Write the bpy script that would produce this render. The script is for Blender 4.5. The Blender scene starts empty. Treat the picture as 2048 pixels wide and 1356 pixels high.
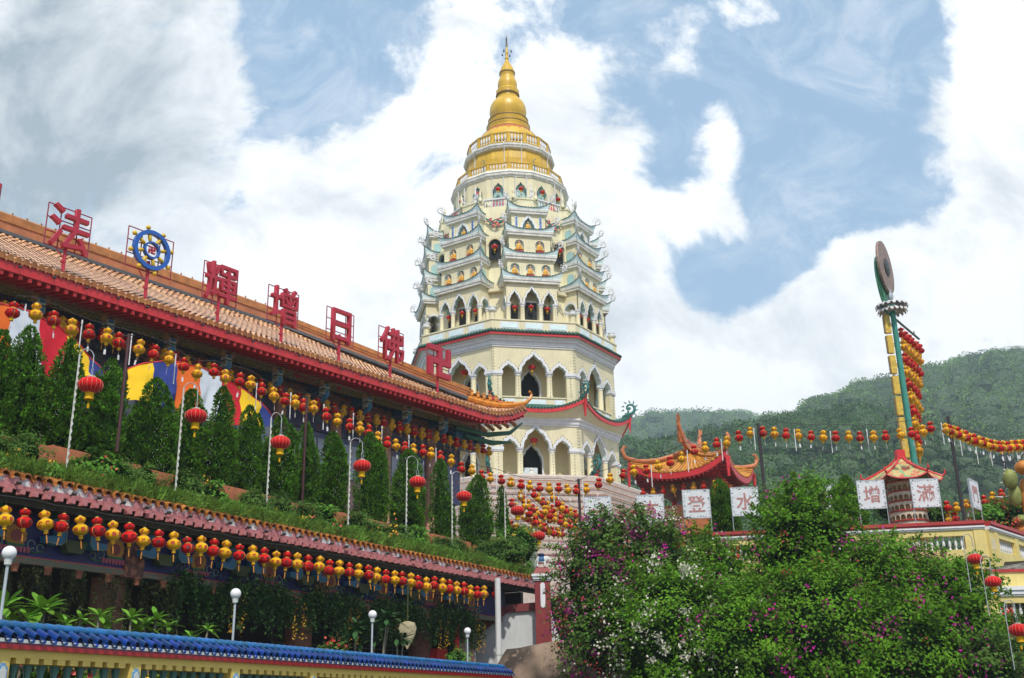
import bpy, math, random
import numpy as np
from mathutils import Matrix, Vector
R = math.radians
PI = math.pi
rnd = random.Random(7)
nr = np.random.RandomState(5)
sc = bpy.context.scene
COL = sc.collection

# ------------------------------------------------------------------ camera
F, TH, RL = 2139.79, .3361, -.0204          # focal length in photo pixels, pitch, roll
CAMR = Matrix.Rotation(PI / 2 + TH, 3, 'X') @ Matrix.Rotation(RL, 3, 'Z')
cd = bpy.data.cameras.new('camera'); cam = bpy.data.objects.new('camera', cd); COL.objects.link(cam)
cam.matrix_world = CAMR.to_4x4()
cd.sensor_width = 36.0; cd.lens = F / 2048 * 36.0; cd.clip_start = .1; cd.clip_end = 6000
sc.camera = cam


def ray(px, py):
    return CAMR @ Vector(((px - 1024) / F, -(py - 678) / F, -1.0))


def at(px, py, d):            # a point of the place, d metres deep
    return ray(px, py) * d


# ------------------------------------------------------------------ world
SUN_EL, SUN_ROT = R(53), R(172)      # sun behind the camera, a little to the left
sc.view_settings.view_transform = 'Standard'; sc.view_settings.look = 'None'
sc.view_settings.exposure = 0.2; sc.view_settings.gamma = 1
W = bpy.data.worlds.new('World'); sc.world = W; W.use_nodes = True
nt = W.node_tree; N = nt.nodes; L = nt.links; N.clear()
out = N.new('ShaderNodeOutputWorld'); bg = N.new('ShaderNodeBackground'); L.new(bg.outputs[0], out.inputs[0])
sky = N.new('ShaderNodeTexSky'); sky.sky_type = 'NISHITA'; sky.sun_disc = False
sky.sun_elevation = SUN_EL; sky.sun_rotation = SUN_ROT; sky.air_density = 1.0; sky.dust_density = 1.2; sky.ozone_density = 1.4
bg.inputs['Strength'].default_value = .12


def mth(op, a, b=None, c=None, clamp=False):
    n = N.new('ShaderNodeMath'); n.operation = op; n.use_clamp = clamp
    for i, q in enumerate((a, b, c)):
        if q is None: continue
        if isinstance(q, (int, float)): n.inputs[i].default_value = q
        else: L.new(q, n.inputs[i])
    return n.outputs[0]


tc = N.new('ShaderNodeTexCoord'); sep = N.new('ShaderNodeSeparateXYZ'); L.new(tc.outputs['Generated'], sep.inputs[0])
X, Y, Z = sep.outputs
yy = mth('MAXIMUM', Y, .05)
U = mth('DIVIDE', X, yy); V = mth('DIVIDE', Z, yy)      # direction on the sky, not on the picture


def uv(px, py):
    r = ray(px, py); return r.x / r.y, r.z / r.y


cmb = N.new('ShaderNodeCombineXYZ'); L.new(U, cmb.inputs[0]); L.new(V, cmb.inputs[1])


def noise(scale, detail=8, rough=.55, off=0., dist=0.):
    n = N.new('ShaderNodeTexNoise'); n.inputs['Scale'].default_value = scale; n.inputs['Detail'].default_value = detail
    n.inputs['Roughness'].default_value = rough; n.inputs['Distortion'].default_value = dist
    mp = N.new('ShaderNodeMapping'); mp.inputs['Location'].default_value = (off, off * .7, 0)
    L.new(cmb.outputs[0], mp.inputs[0]); L.new(mp.outputs[0], n.inputs[0])
    return n.outputs[0]


n_big = noise(5.0, 12, .62, 3.1, .3)
n_fine = noise(17., 9, .65, 8., .5)


def blob(px, py, rx, ry):          # gaussian in sky direction
    u0, v0 = uv(px, py)
    a = mth('DIVIDE', mth('SUBTRACT', U, u0), rx / F * 1.1); b = mth('DIVIDE', mth('SUBTRACT', V, v0), ry / F * 1.3)
    d = mth('ADD', mth('MULTIPLY', a, a), mth('MULTIPLY', b, b))
    return mth('POWER', 2.718, mth('MULTIPLY', d, -1.))


dens = mth('ADD', mth('MULTIPLY', mth('SUBTRACT', n_big, .5), 5.2), .55)
dens = mth('ADD', dens, mth('MULTIPLY', mth('SUBTRACT', n_fine, .5), 1.5))
# where the sky is open and where cloud is piled up
for (px, py, rx, ry, w) in ((600, 130, 105, 150, -1.7), (690, 200, 110, 70, -1.3), (480, 400, 60, 40, -.7), (660, 20, 140, 80, -1.5),
                            (1660, 230, 200, 170, -1.35), (1600, 400, 190, 120, -1.1), (1440, 130, 170, 120, -.6), (1780, 60, 160, 110, -1.3), (1345, 330, 70, 90, -.7), (1750, 420, 70, 60, -.6),
                            (1470, 620, 150, 110, -.85), (1700, 620, 160, 60, -.55), (1450, 540, 130, 60, -.75), (1860, 640, 70, 40, -.5), (1300, 440, 50, 60, -.5), (1230, 40, 80, 60, -.6), (1330, 200, 70, 60, -.5),
                            (150, 200, 420, 330, 1.3), (1000, 250, 150, 330, 1.1), (720, 560, 300, 150, 1.3), (1340, 620, 90, 200, .7),
                            (2040, 260, 150, 270, 2.3), (1960, 540, 160, 100, 1.5), (1700, 560, 80, 60, .6), (1455, 290, 70, 80, 1.35), (1425, 400, 70, 70, 1.3), (1480, 470, 60, 50, .8), (1560, 640, 200, 60, .8), (1250, 470, 80, 120, .8), (1380, 110, 50, 60, .5),
                            (1250, 760, 420, 90, .9), (1640, 740, 260, 90, 1.0), (1390, 40, 120, 40, .5), (1700, 500, 70, 45, 1.4), (1605, 590, 60, 45, 1.1), (1585, 240, 22, 22, 1.6)):
    dens = mth('ADD', dens, mth('MULTIPLY', blob(px, py, rx, ry), w * .95))
mr = N.new('ShaderNodeMapRange'); mr.interpolation_type = 'SMOOTHSTEP'
mr.inputs['From Min'].default_value = .05; mr.inputs['From Max'].default_value = .85; L.new(dens, mr.inputs['Value'])
thin = N.new('ShaderNodeMapRange'); thin.interpolation_type = 'SMOOTHSTEP'; thin.inputs['From Min'].default_value = .42; thin.inputs['From Max'].default_value = .75; thin.inputs['To Max'].default_value = .38; L.new(noise(9., 12, .7, 41., 1.2), thin.inputs['Value'])
front = N.new('ShaderNodeMapRange'); front.inputs['From Min'].default_value = -.35; front.inputs['From Max'].default_value = .1; L.new(Y, front.inputs['Value'])
cover = mth('MULTIPLY', mth('MAXIMUM', mr.outputs[0], thin.outputs[0]), front.outputs[0])      # unseen sky behind the camera kept clear to lower the ambient light
# body of the clouds: white tops, grey undersides, one heavy grey bank on the left
grey = mth('ADD', mth('MULTIPLY', blob(100, 200, 380, 300), .95), mth('MULTIPLY', blob(30, 420, 260, 170), .35))
n_sh = noise(7., 10, .6, 21., .4)
grey = mth('ADD', grey, mth('MULTIPLY', mth('SUBTRACT', n_sh, .50), 2.2))
grey = mth('ADD', grey, mth('MULTIPLY', mth('SUBTRACT', n_fine, .5), .5))
grey = mth('ADD', grey, mth('MULTIPLY', blob(2000, 420, 90, 160), .25))
grey = mth('ADD', grey, mth('MULTIPLY', blob(1250, 640, 500, 140), .12), clamp=True)
cc = N.new('ShaderNodeMix'); cc.data_type = 'RGBA'; L.new(grey, cc.inputs[0])
cc.inputs[6].default_value = (8.8, 8.9, 9.0, 1); cc.inputs[7].default_value = (2.9, 3.5, 4.0, 1)
mx = N.new('ShaderNodeMix'); mx.data_type = 'RGBA'; L.new(cover, mx.inputs[0])
hsv = N.new('ShaderNodeMix'); hsv.data_type = 'RGBA'; hsv.inputs[0].default_value = .62; L.new(sky.outputs[0], hsv.inputs[6]); hsv.inputs[7].default_value = (3.2, 4.9, 6.8, 1)
bk = N.new('ShaderNodeMix'); bk.data_type = 'RGBA'; L.new(front.outputs[0], bk.inputs[0]); L.new(sky.outputs[0], bk.inputs[6]); L.new(hsv.outputs[2], bk.inputs[7])
L.new(bk.outputs[2], mx.inputs[6]); L.new(cc.outputs[2], mx.inputs[7]); L.new(mx.outputs[2], bg.inputs[0])

sl = bpy.data.lights.new('sun', 'SUN'); sl.energy = 3.0; sl.angle = R(1.5); sl.color = (1, .95, .86)
so = bpy.data.objects.new('sun', sl); COL.objects.link(so)
# Nishita: rotation measured from +Y clockwise seen from above
sd = Vector((math.sin(SUN_ROT) * math.cos(SUN_EL), math.cos(SUN_ROT) * math.cos(SUN_EL), math.sin(SUN_EL)))
so.rotation_euler = sd.to_track_quat('Z', 'Y').to_euler(); so.location = sd * 100

# ------------------------------------------------------------------ helpers
MATS = {}


def mat(name, col, rough=.6, var=.12, scale=2., bump=0., bscale=20., dirt=0., dirtcol=(.10, .09, .07), metal=0., island=0., transl=0., coat=0., streak=False, spec=.5, objrand=0.):
    if name in MATS: return MATS[name]
    m = bpy.data.materials.new(name); m.use_nodes = True
    n = m.node_tree.nodes; l = m.node_tree.links; p = n['Principled BSDF']
    p.inputs['Roughness'].default_value = rough; p.inputs['Metallic'].default_value = metal
    p.inputs['Specular IOR Level'].default_value = spec
    if transl: p.inputs['Specular IOR Level'].default_value = .15; p.inputs['Roughness'].default_value = .7
    if coat: p.inputs['Coat Weight'].default_value = coat; p.inputs['Coat Roughness'].default_value = .12
    c = np.array(col[:3])
    tcn = n.new('ShaderNodeTexCoord')
    last = None
    no = n.new('ShaderNodeTexNoise'); no.inputs['Scale'].default_value = scale; no.inputs['Detail'].default_value = 7; l.new(tcn.outputs['Object'], no.inputs[0])
    cr = n.new('ShaderNodeValToRGB'); cr.color_ramp.elements[0].position = .32; cr.color_ramp.elements[1].position = .68
    cr.color_ramp.elements[0].color = (*np.clip(c * (1 - var), 0, 1), 1); cr.color_ramp.elements[1].color = (*np.clip(c * (1 + var * .6), 0, 1), 1)
    l.new(no.outputs[0], cr.inputs[0]); last = cr.outputs[0]
    if island:
        g = n.new('ShaderNodeNewGeometry'); h = n.new('ShaderNodeHueSaturation')
        a = n.new('ShaderNodeMapRange'); a.inputs['To Min'].default_value = 1 - island; a.inputs['To Max'].default_value = 1 + island
        l.new(g.outputs['Random Per Island'], a.inputs[0]); l.new(a.outputs[0], h.inputs['Value'])
        b = n.new('ShaderNodeMapRange'); b.inputs['To Min'].default_value = .5 - island * .045; b.inputs['To Max'].default_value = .5 + island * .03
        l.new(g.outputs['Random Per Island'], b.inputs[0]); l.new(b.outputs[0], h.inputs['Hue'])
        l.new(last, h.inputs['Color']); last = h.outputs[0]
    if objrand:
        oi = n.new('ShaderNodeObjectInfo'); h2 = n.new('ShaderNodeHueSaturation'); a2 = n.new('ShaderNodeMapRange'); a2.inputs['To Min'].default_value = 1 - objrand; a2.inputs['To Max'].default_value = 1 + objrand * .6
        l.new(oi.outputs['Random'], a2.inputs[0]); l.new(a2.outputs[0], h2.inputs['Value']); l.new(last, h2.inputs['Color']); last = h2.outputs[0]
    if dirt:
        nd = n.new('ShaderNodeTexNoise'); nd.inputs['Scale'].default_value = 3.5 if not streak else 6; nd.inputs['Detail'].default_value = 10; nd.inputs['Roughness'].default_value = .7
        if streak:
            mp = n.new('ShaderNodeMapping'); mp.inputs['Scale'].default_value = (1, 1, .12); l.new(tcn.outputs['Object'], mp.inputs[0]); l.new(mp.outputs[0], nd.inputs[0])
        else: l.new(tcn.outputs['Object'], nd.inputs[0])
        rr = n.new('ShaderNodeValToRGB'); rr.color_ramp.elements[0].position = .5; rr.color_ramp.elements[1].position = .78
        l.new(nd.outputs[0], rr.inputs[0]); mm = n.new('ShaderNodeMath'); mm.operation = 'MULTIPLY'; mm.inputs[1].default_value = dirt; l.new(rr.outputs[0], mm.inputs[0])
        mi = n.new('ShaderNodeMix'); mi.data_type = 'RGBA'; l.new(mm.outputs[0], mi.inputs[0]); l.new(last, mi.inputs[6]); mi.inputs[7].default_value = (*dirtcol, 1); last = mi.outputs[2]
    l.new(last, p.inputs['Base Color'])
    if bump:
        nb = n.new('ShaderNodeTexNoise'); nb.inputs['Scale'].default_value = bscale; nb.inputs['Detail'].default_value = 5; l.new(tcn.outputs['Object'], nb.inputs[0])
        bp = n.new('ShaderNodeBump'); bp.inputs['Strength'].default_value = bump; bp.inputs['Distance'].default_value = .03; l.new(nb.outputs[0], bp.inputs['Height']); l.new(bp.outputs[0], p.inputs['Normal'])
    if transl:
        t = n.new('ShaderNodeBsdfTranslucent'); l.new(last, t.inputs[0]); ms = n.new('ShaderNodeMixShader'); ms.inputs[0].default_value = transl
        l.new(p.outputs[0], ms.inputs[1]); l.new(t.outputs[0], ms.inputs[2]); l.new(ms.outputs[0], n['Material Output'].inputs[0])
    MATS[name] = m
    return m


class MB:
    def __init__(s): s.v = []; s.f = []; s.m = []; s.mi = 0
    def add(s, vs, fs, mi=None):
        o = len(s.v); s.v.extend([tuple(q) for q in vs]); s.f.extend([tuple(i + o for i in f) for f in fs]); s.m.extend([s.mi if mi is None else mi] * len(fs)); return s
    def box(s, x0, x1, y0, y1, z0, z1, mi=None):
        return s.add([(x0, y0, z0), (x1, y0, z0), (x1, y1, z0), (x0, y1, z0), (x0, y0, z1), (x1, y0, z1), (x1, y1, z1), (x0, y1, z1)],
                     [(3, 2, 1, 0), (4, 5, 6, 7), (0, 1, 5, 4), (1, 2, 6, 5), (2, 3, 7, 6), (3, 0, 4, 7)], mi)
    def beam(s, a, b, w, h, mi=None, up=(0, 0, 1)):       # box from a to b
        a, b = Vector(a), Vector(b); d = (b - a).normalized(); u = Vector(up); x = d.cross(u).normalized(); z = x.cross(d)
        vs = [p + x * i * w / 2 + z * j * h / 2 for p in (a, b) for i, j in ((-1, -1), (1, -1), (1, 1), (-1, 1))]
        return s.add(vs, [(0, 1, 2, 3), (7, 6, 5, 4), (0, 4, 5, 1), (1, 5, 6, 2), (2, 6, 7, 3), (3, 7, 4, 0)], mi)
    def loft(s, rings, mi=None, closed=True, cap=False):
        n = len(rings[0]); vs = [p for r in rings for p in r]; fs = []
        for i in range(len(rings) - 1):
            for j in range(n if closed else n - 1):
                k = (j + 1) % n; fs.append((i * n + j, i * n + k, (i + 1) * n + k, (i + 1) * n + j))
        if cap: fs.append(tuple(range(n))[::-1]); fs.append(tuple((len(rings) - 1) * n + j for j in range(n)))
        return s.add(vs, fs, mi)
    def lathe(s, prof, seg=16, c=(0, 0, 0), mi=None, ph=0.):
        return s.loft([[(c[0] + r * math.cos(ph + 2 * PI * j / seg), c[1] + r * math.sin(ph + 2 * PI * j / seg), c[2] + z) for j in range(seg)] for r, z in prof], mi)
    def tube(s, pts, r, seg=6, mi=None, cap=True):
        pts = [Vector(p) for p in pts]; rings = []; ref = None
        for i, p in enumerate(pts):
            d = (pts[min(i + 1, len(pts) - 1)] - pts[max(i - 1, 0)]).normalized()
            if ref is None: ref = d.orthogonal().normalized()
            ref = (ref - d * ref.dot(d)).normalized(); y = d.cross(ref); rr = r[i] if isinstance(r, (list, tuple)) else r
            rings.append([p + ref * rr * math.cos(2 * PI * j / seg) + y * rr * math.sin(2 * PI * j / seg) for j in range(seg)])
        return s.loft(rings, mi, True, cap)
    def prism(s, poly, y0, y1, mi=None):                  # polygon in XZ (seen from -Y, anticlockwise), pushed along Y
        n = len(poly); vs = [(x, y0, z) for x, z in poly] + [(x, y1, z) for x, z in poly]
        fs = [tuple(range(n)), tuple(range(2 * n - 1, n - 1, -1))] + [(j, n + j, n + (j + 1) % n, (j + 1) % n) for j in range(n)]
        return s.add(vs, fs, mi)
    def ball(s, c, rx, ry=None, rz=None, seg=10, mi=None):
        ry = ry or rx; rz = rz or rx; k = max(4, seg // 2); rings = []
        for i in range(k + 1):
            t = -PI / 2 + PI * i / k; q = max(math.cos(t), .02)
            rings.append([(c[0] + rx * q * math.cos(2 * PI * j / seg), c[1] + ry * q * math.sin(2 * PI * j / seg), c[2] + rz * math.sin(t)) for j in range(seg)])
        return s.loft(rings, mi, True, True)
    def dot(s, c, r, mi=None):
        x, y, z = c
        return s.add([(x - r, y, z), (x + r, y, z), (x, y - r, z), (x, y + r, z), (x, y, z - r), (x, y, z + r)],
                     [(0, 2, 5), (2, 1, 5), (1, 3, 5), (3, 0, 5), (2, 0, 4), (1, 2, 4), (3, 1, 4), (0, 3, 4)], mi)
    def build(s, name, mats, parent=None, smooth=False, angle=None):
        me = bpy.data.meshes.new(name); me.from_pydata(s.v, [], s.f)
        if not isinstance(mats, (list, tuple)): mats = [mats]
        for m in mats: me.materials.append(m)
        if len(mats) > 1: me.polygons.foreach_set('material_index', s.m)
        me.update()
        if smooth:
            me.polygons.foreach_set('use_smooth', [True] * len(me.polygons)); me.set_sharp_from_angle(angle=R(angle or 40))
        o = bpy.data.objects.new(name, me); COL.objects.link(o)
        if parent: o.parent = parent
        return o


def tag(o, label=None, cat=None, group=None, kind=None):
    if label: o['label'] = label
    if cat: o['category'] = cat
    if group: o['group'] = group
    if kind: o['kind'] = kind
    return o


def thing(name, label, cat, loc=(0, 0, 0), rz=0., group=None):
    o = bpy.data.objects.new(name, None); COL.objects.link(o); o.location = loc; o.rotation_euler = (0, 0, rz); o.empty_display_size = .2
    return tag(o, label, cat, group)


def dup(root, loc=None, rz=None, label=None, group=None, scale=None):
    def cp(o, par):
        c = o.copy(); COL.objects.link(c); c.parent = par
        for ch in o.children: cp(ch, c)
        return c
    r = cp(root, None)
    if loc is not None: r.location = loc
    if rz is not None: r.rotation_euler = (0, 0, rz)
    if label: r['label'] = label
    if group: r['group'] = group
    if scale: r.scale = (scale,) * 3
    return r


def rep(o, angles):                         # copies of a part round its thing
    kids = list(o.children)
    for a in angles:
        c = o.copy(); COL.objects.link(c); c.rotation_euler = (0, 0, o.rotation_euler[2] + a)
        for k in kids:
            q = k.copy(); COL.objects.link(q); q.parent = c


def leaf_obj(name, P, D, S, Wd, m, parent=None, mats=None, midx=None, Nr=None):
    P = np.asarray(P, float); D = np.asarray(D, float); n = len(P)
    D /= np.linalg.norm(D, axis=1)[:, None] + 1e-9
    S = np.broadcast_to(S, (n,)); Wd = np.broadcast_to(Wd, (n,))
    q = nr.normal(size=(n, 3)) if Nr is None else Nr; sd_ = np.cross(D, q); sd_ /= np.linalg.norm(sd_, axis=1)[:, None] + 1e-9
    nn = np.cross(D, sd_)
    mid = P + D * (S * .5)[:, None] + nn * (S * .12)[:, None]
    v = np.stack([P, mid + sd_ * (Wd * .5)[:, None], P + D * S[:, None], mid - sd_ * (Wd * .5)[:, None]], 1).reshape(-1, 3)
    me = bpy.data.meshes.new(name); me.vertices.add(4 * n); me.vertices.foreach_set('co', v.ravel())
    me.loops.add(4 * n); me.loops.foreach_set('vertex_index', np.arange(4 * n)); me.polygons.add(n)
    me.polygons.foreach_set('loop_start', np.arange(n) * 4)
    for mm in (mats or [m]): me.materials.append(mm)
    if midx is not None: me.polygons.foreach_set('material_index', np.asarray(midx, dtype=np.int32))
    me.update(calc_edges=True)
    o = bpy.data.objects.new(name, me); COL.objects.link(o)
    if parent: o.parent = parent
    return o


def usphere(n):
    q = nr.normal(size=(n, 3)); return q / np.linalg.norm(q, axis=1)[:, None]


def lumpy(mb, c, r, seed=0, amp=.18, sub=10, mi=None):
    rg = np.random.RandomState(seed); ph = rg.rand(6) * 6.28; seg = sub * 2; rings = []
    for i in range(sub + 1):
        t = -PI / 2 + PI * i / sub; row = []
        for j in range(seg):
            a = 2 * PI * j / seg; k = max(math.cos(t), .02)
            d = 1 + amp * (math.sin(3 * a + ph[0] + 2 * t) * .5 + math.sin(5 * t + 2 * a + ph[1]) * .4 + math.sin(7 * a - 3 * t + ph[2]) * .3)
            row.append((c[0] + r[0] * k * math.cos(a) * d, c[1] + r[1] * k * math.sin(a) * d, c[2] + r[2] * math.sin(t) * d))
        rings.append(row)
    mb.loft(rings, mi, True, True)


_one = 'zeroth first second third fourth fifth sixth seventh eighth ninth tenth eleventh twelfth thirteenth fourteenth fifteenth sixteenth seventeenth eighteenth nineteenth'.split()
_ten = {2: 'twent', 3: 'thirt', 4: 'fort', 5: 'fift', 6: 'sixt', 7: 'sevent', 8: 'eight', 9: 'ninet'}


def nth(i):
    if i < 20: return _one[i]
    t, u = divmod(i, 10); return _ten[t] + ('ieth' if u == 0 else 'y-' + _one[u])


def text_mesh(txt, size, depth, bold=0., res=3):
    c = bpy.data.curves.new('glyph', 'FONT'); c.body = txt; c.size = size; c.extrude = depth / 2; c.offset = bold; c.resolution_u = res
    c.align_x = 'CENTER'; c.align_y = 'CENTER'
    o = bpy.data.objects.new('glyph', c); COL.objects.link(o)
    bpy.context.view_layer.update()
    me = bpy.data.meshes.new_from_object(o.evaluated_get(bpy.context.evaluated_depsgraph_get()))
    bpy.data.objects.remove(o)
    co = np.array([v.co[:] for v in me.vertices])
    if len(co) == 0: return me
    ctr = (co.max(0) + co.min(0)) / 2; ctr[2] = 0; co -= ctr
    me.vertices.foreach_set('co', np.stack([co[:, 0], -co[:, 2], co[:, 1]], 1).ravel())       # stand it up, facing -Y
    me.update(); return me


def glyph(name, txt, size, depth, m, parent, loc, bold=0., sx=1.):
    me = text_mesh(txt, size, depth, bold); me.materials.clear(); me.materials.append(m)
    o = bpy.data.objects.new(name, me); COL.objects.link(o); o.parent = parent; o.location = loc; o.scale = (sx, 1, 1); return o


# building lines found from the photograph: a foot point, a direction along and a direction back
def frame(az, px, py, d):
    p = at(px, py, d); u = Vector((math.sin(az), math.cos(az), 0)); w = Vector((-u.y, u.x, 0)); return Vector((p.x, p.y, 0)), u, w, math.atan2(u.y, u.x)


FA = frame(.6431, 0, 508, 31.5)       # upper hall
FB = frame(.5048, 0, 945, 23.)        # lower corridor and the planted terrace on it
FC = frame(.3553, 0, 1237, 14.)       # blue tiled wall


def loc(fr, s, w, z): return fr[0] + fr[1] * s + fr[2] * w + Vector((0, 0, z))


def hit(fr, px, py, w=0.):            # (s, z) where the sight line meets the plane w behind a building line
    d = ray(px, py); t = (fr[2].dot(fr[0]) + w) / (fr[2].dot(d)); q = d * t
    return (q - fr[0]).dot(fr[1]), q.z


# ------------------------------------------------------------------ materials
M = {}
M['cream'] = mat('cream_paint', (.76, .69, .45), .65, .08, 1.2, .05, 30, .42, (.36, .32, .22), streak=True)
M['cream2'] = mat('cream_wall', (.66, .57, .33), .7, .08, 1.2, .05, 30)
M['white'] = mat('white_trim', (.74, .75, .76), .55, .08, 3, 0, 20, .3, (.36, .35, .33), streak=True)
M['grey'] = mat('grey_cornice', (.76, .75, .69), .7, .2, 3, .1, 20, .5, (.16, .15, .12), streak=True)
M['paleblue'] = mat('pale_blue', (.70, .85, .85), .6, .1, 2)
M['teal'] = mat('pale_teal', (.36, .56, .54), .6, .1, 2)
M['dark'] = mat('dark_inside', (.02, .02, .022), .9, .2)  # near-black sheets stand in for the shade of the interiors
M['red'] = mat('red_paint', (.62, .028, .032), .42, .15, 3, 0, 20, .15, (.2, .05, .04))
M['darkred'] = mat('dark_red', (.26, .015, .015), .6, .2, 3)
M['greentile'] = mat('green_tile', (.03, .12, .09), .3, .3, 6)
M['greenorn'] = mat('green_ornament', (.04, .20, .18), .4, .3, 6)
M['gold'] = mat('gold_paint', (.70, .43, .03), .38, .18, 1.2, .05, 20, .6, (.20, .12, .03), streak=True)
M['golddark'] = mat('gold_dirty', (.30, .19, .04), .5, .3, 4)
M['bluepaint'] = mat('blue_character_paint', (.05, .12, .5), .5)
M['skin'] = mat('relief_face', (.75, .5, .35), .6)
M['robe'] = mat('relief_robe', (.78, .42, .04), .5, .15, 6)
M['lotus'] = mat('relief_lotus', (.55, .06, .10), .5, .2, 8)
M['hair'] = mat('relief_hair', (.05, .03, .03), .6)
M['bulb'] = mat('unlit_bulbs', (.10, .08, .05), .4)
M['wire'] = mat('black_cable', (.03, .03, .03), .6)
M['steel'] = mat('galvanised_steel', (.5, .52, .53), .35, .15, 8, metal=.6)
# ------------------------------------------------------------------ pagoda
CX, CY, PHO = .043, 72.0, math.radians(214.36)
ZB = 12.0
pag = thing('pagoda_tower', 'tall cream pagoda with golden dome and spire, rising behind the long hall', 'pagoda', (CX, CY, ZB), PHO)
T8 = math.tan(PI / 8); C8 = math.cos(PI / 8)
FACE0 = PI / 8 + PI / 2            # turns a part modelled facing -Y to the first face
EIGHT = [k * PI / 4 for k in range(1, 8)]


def face(mb, name, mats, smooth=False, k0=2, sub=None):
    o = mb.build(name, mats, pag, smooth); o.rotation_euler = (0, 0, FACE0); o.location = (0, 0, -ZB)
    return o


OGEE = [(1, 0), (.985, .16), (.93, .30), (.84, .40), (.74, .44), (.70, .56), (.60, .68), (.47, .75), (.36, .78), (.27, .86), (.16, .93), (.07, 1.0), (0, 1.12)]
ROUND = [(math.cos(a), math.sin(a)) for a in [i * PI / 20 for i in range(11)]]


def arch(mb, xc, hw, z0, h, ztop, yf, yb, prof=OGEE, trim=.13, mi=0, mtrim=1, x0=None, x1=None, msof=None, proud=.05):
    """spandrel with an arched hole; x0..x1 the width it fills"""
    c = [(xc - hw * a, z0 + h * b) for a, b in prof]; c += [(xc + hw * a, z0 + h * b) for a, b in reversed(prof[:-1])]
    x0 = xc - hw if x0 is None else x0; x1 = xc + hw if x1 is None else x1
    n = len(c)
    for y, flip in ((yf, 0), (yb, 1)):
        vs = [(x, y, z) for x, z in c] + [(x, y, ztop) for x, z in c]
        mb.add(vs, [((j, j + 1, n + j + 1, n + j) if not flip else (j + 1, j, n + j, n + j + 1)) for j in range(n - 1)], mi)
        if x0 < xc - hw - 1e-4: mb.add([(x0, y, z0), (xc - hw, y, z0), (xc - hw, y, ztop), (x0, y, ztop)], [(0, 1, 2, 3) if not flip else (3, 2, 1, 0)], mi)
        if x1 > xc + hw + 1e-4: mb.add([(xc + hw, y, z0), (x1, y, z0), (x1, y, ztop), (xc + hw, y, ztop)], [(0, 1, 2, 3) if not flip else (3, 2, 1, 0)], mi)
    mb.add([(x, yf, z) for x, z in c] + [(x, yb, z) for x, z in c], [(j + 1, j, n + j, n + j + 1) for j in range(n - 1)], mtrim if msof is None else msof)
    if trim:
        k = (hw + trim) / hw; kz = (h + trim * 1.5) / h
        o = [(xc + (x - xc) * k, z0 + (z - z0) * kz) for x, z in c]; y = yf - proud
        g = [(xc + (x - xc) * .985, z0 + (z - z0) * .99) for x, z in c]
        vs = [(x, y, z) for x, z in g] + [(x, y, z) for x, z in o] + [(x, yf + .01, z) for x, z in o] + [(x, yf + .02, z) for x, z in g]
        fs = []
        for j in range(n - 1):
            fs += [(j, j + 1, n + j + 1, n + j), (n + j, n + j + 1, 2 * n + j + 1, 2 * n + j), (3 * n + j, 3 * n + j + 1, j + 1, j)]
        mb.add(vs, fs, mtrim)
    return c, n


def bulbs(mb, pts, step, r=.035, off=0.):
    acc = 0.
    for (a, b) in zip(pts[:-1], pts[1:]):
        a, b = Vector(a), Vector(b); l = (b - a).length; t = (step - acc) if acc else 0
        while t < l: mb.dot(a + (b - a) * (t / l), r); t += step
        acc = (l - (t - step)) % step


def column(mb, x, y, z0, z1, r=.17, seg=14, mc=0, mw=1):
    mb.lathe([(r * 1.15, z0), (r * 1.15, z0 + .1), (r, z0 + .14), (r * .96, z1 - .2)], seg, (x, y, 0), mc)
    mb.lathe([(r, z1 - .22), (r * 1.1, z1 - .2), (r * 1.05, z1 - .12), (r * 1.35, z1 - .06), (r * 1.42, z1), (r * 1.42, z1 + .05), (.01, z1 + .05)], seg, (x, y, 0), mw)


CW = [M['cream'], M['white'], M['paleblue'], M['cream2'], M['dark'], M['teal']]


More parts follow.
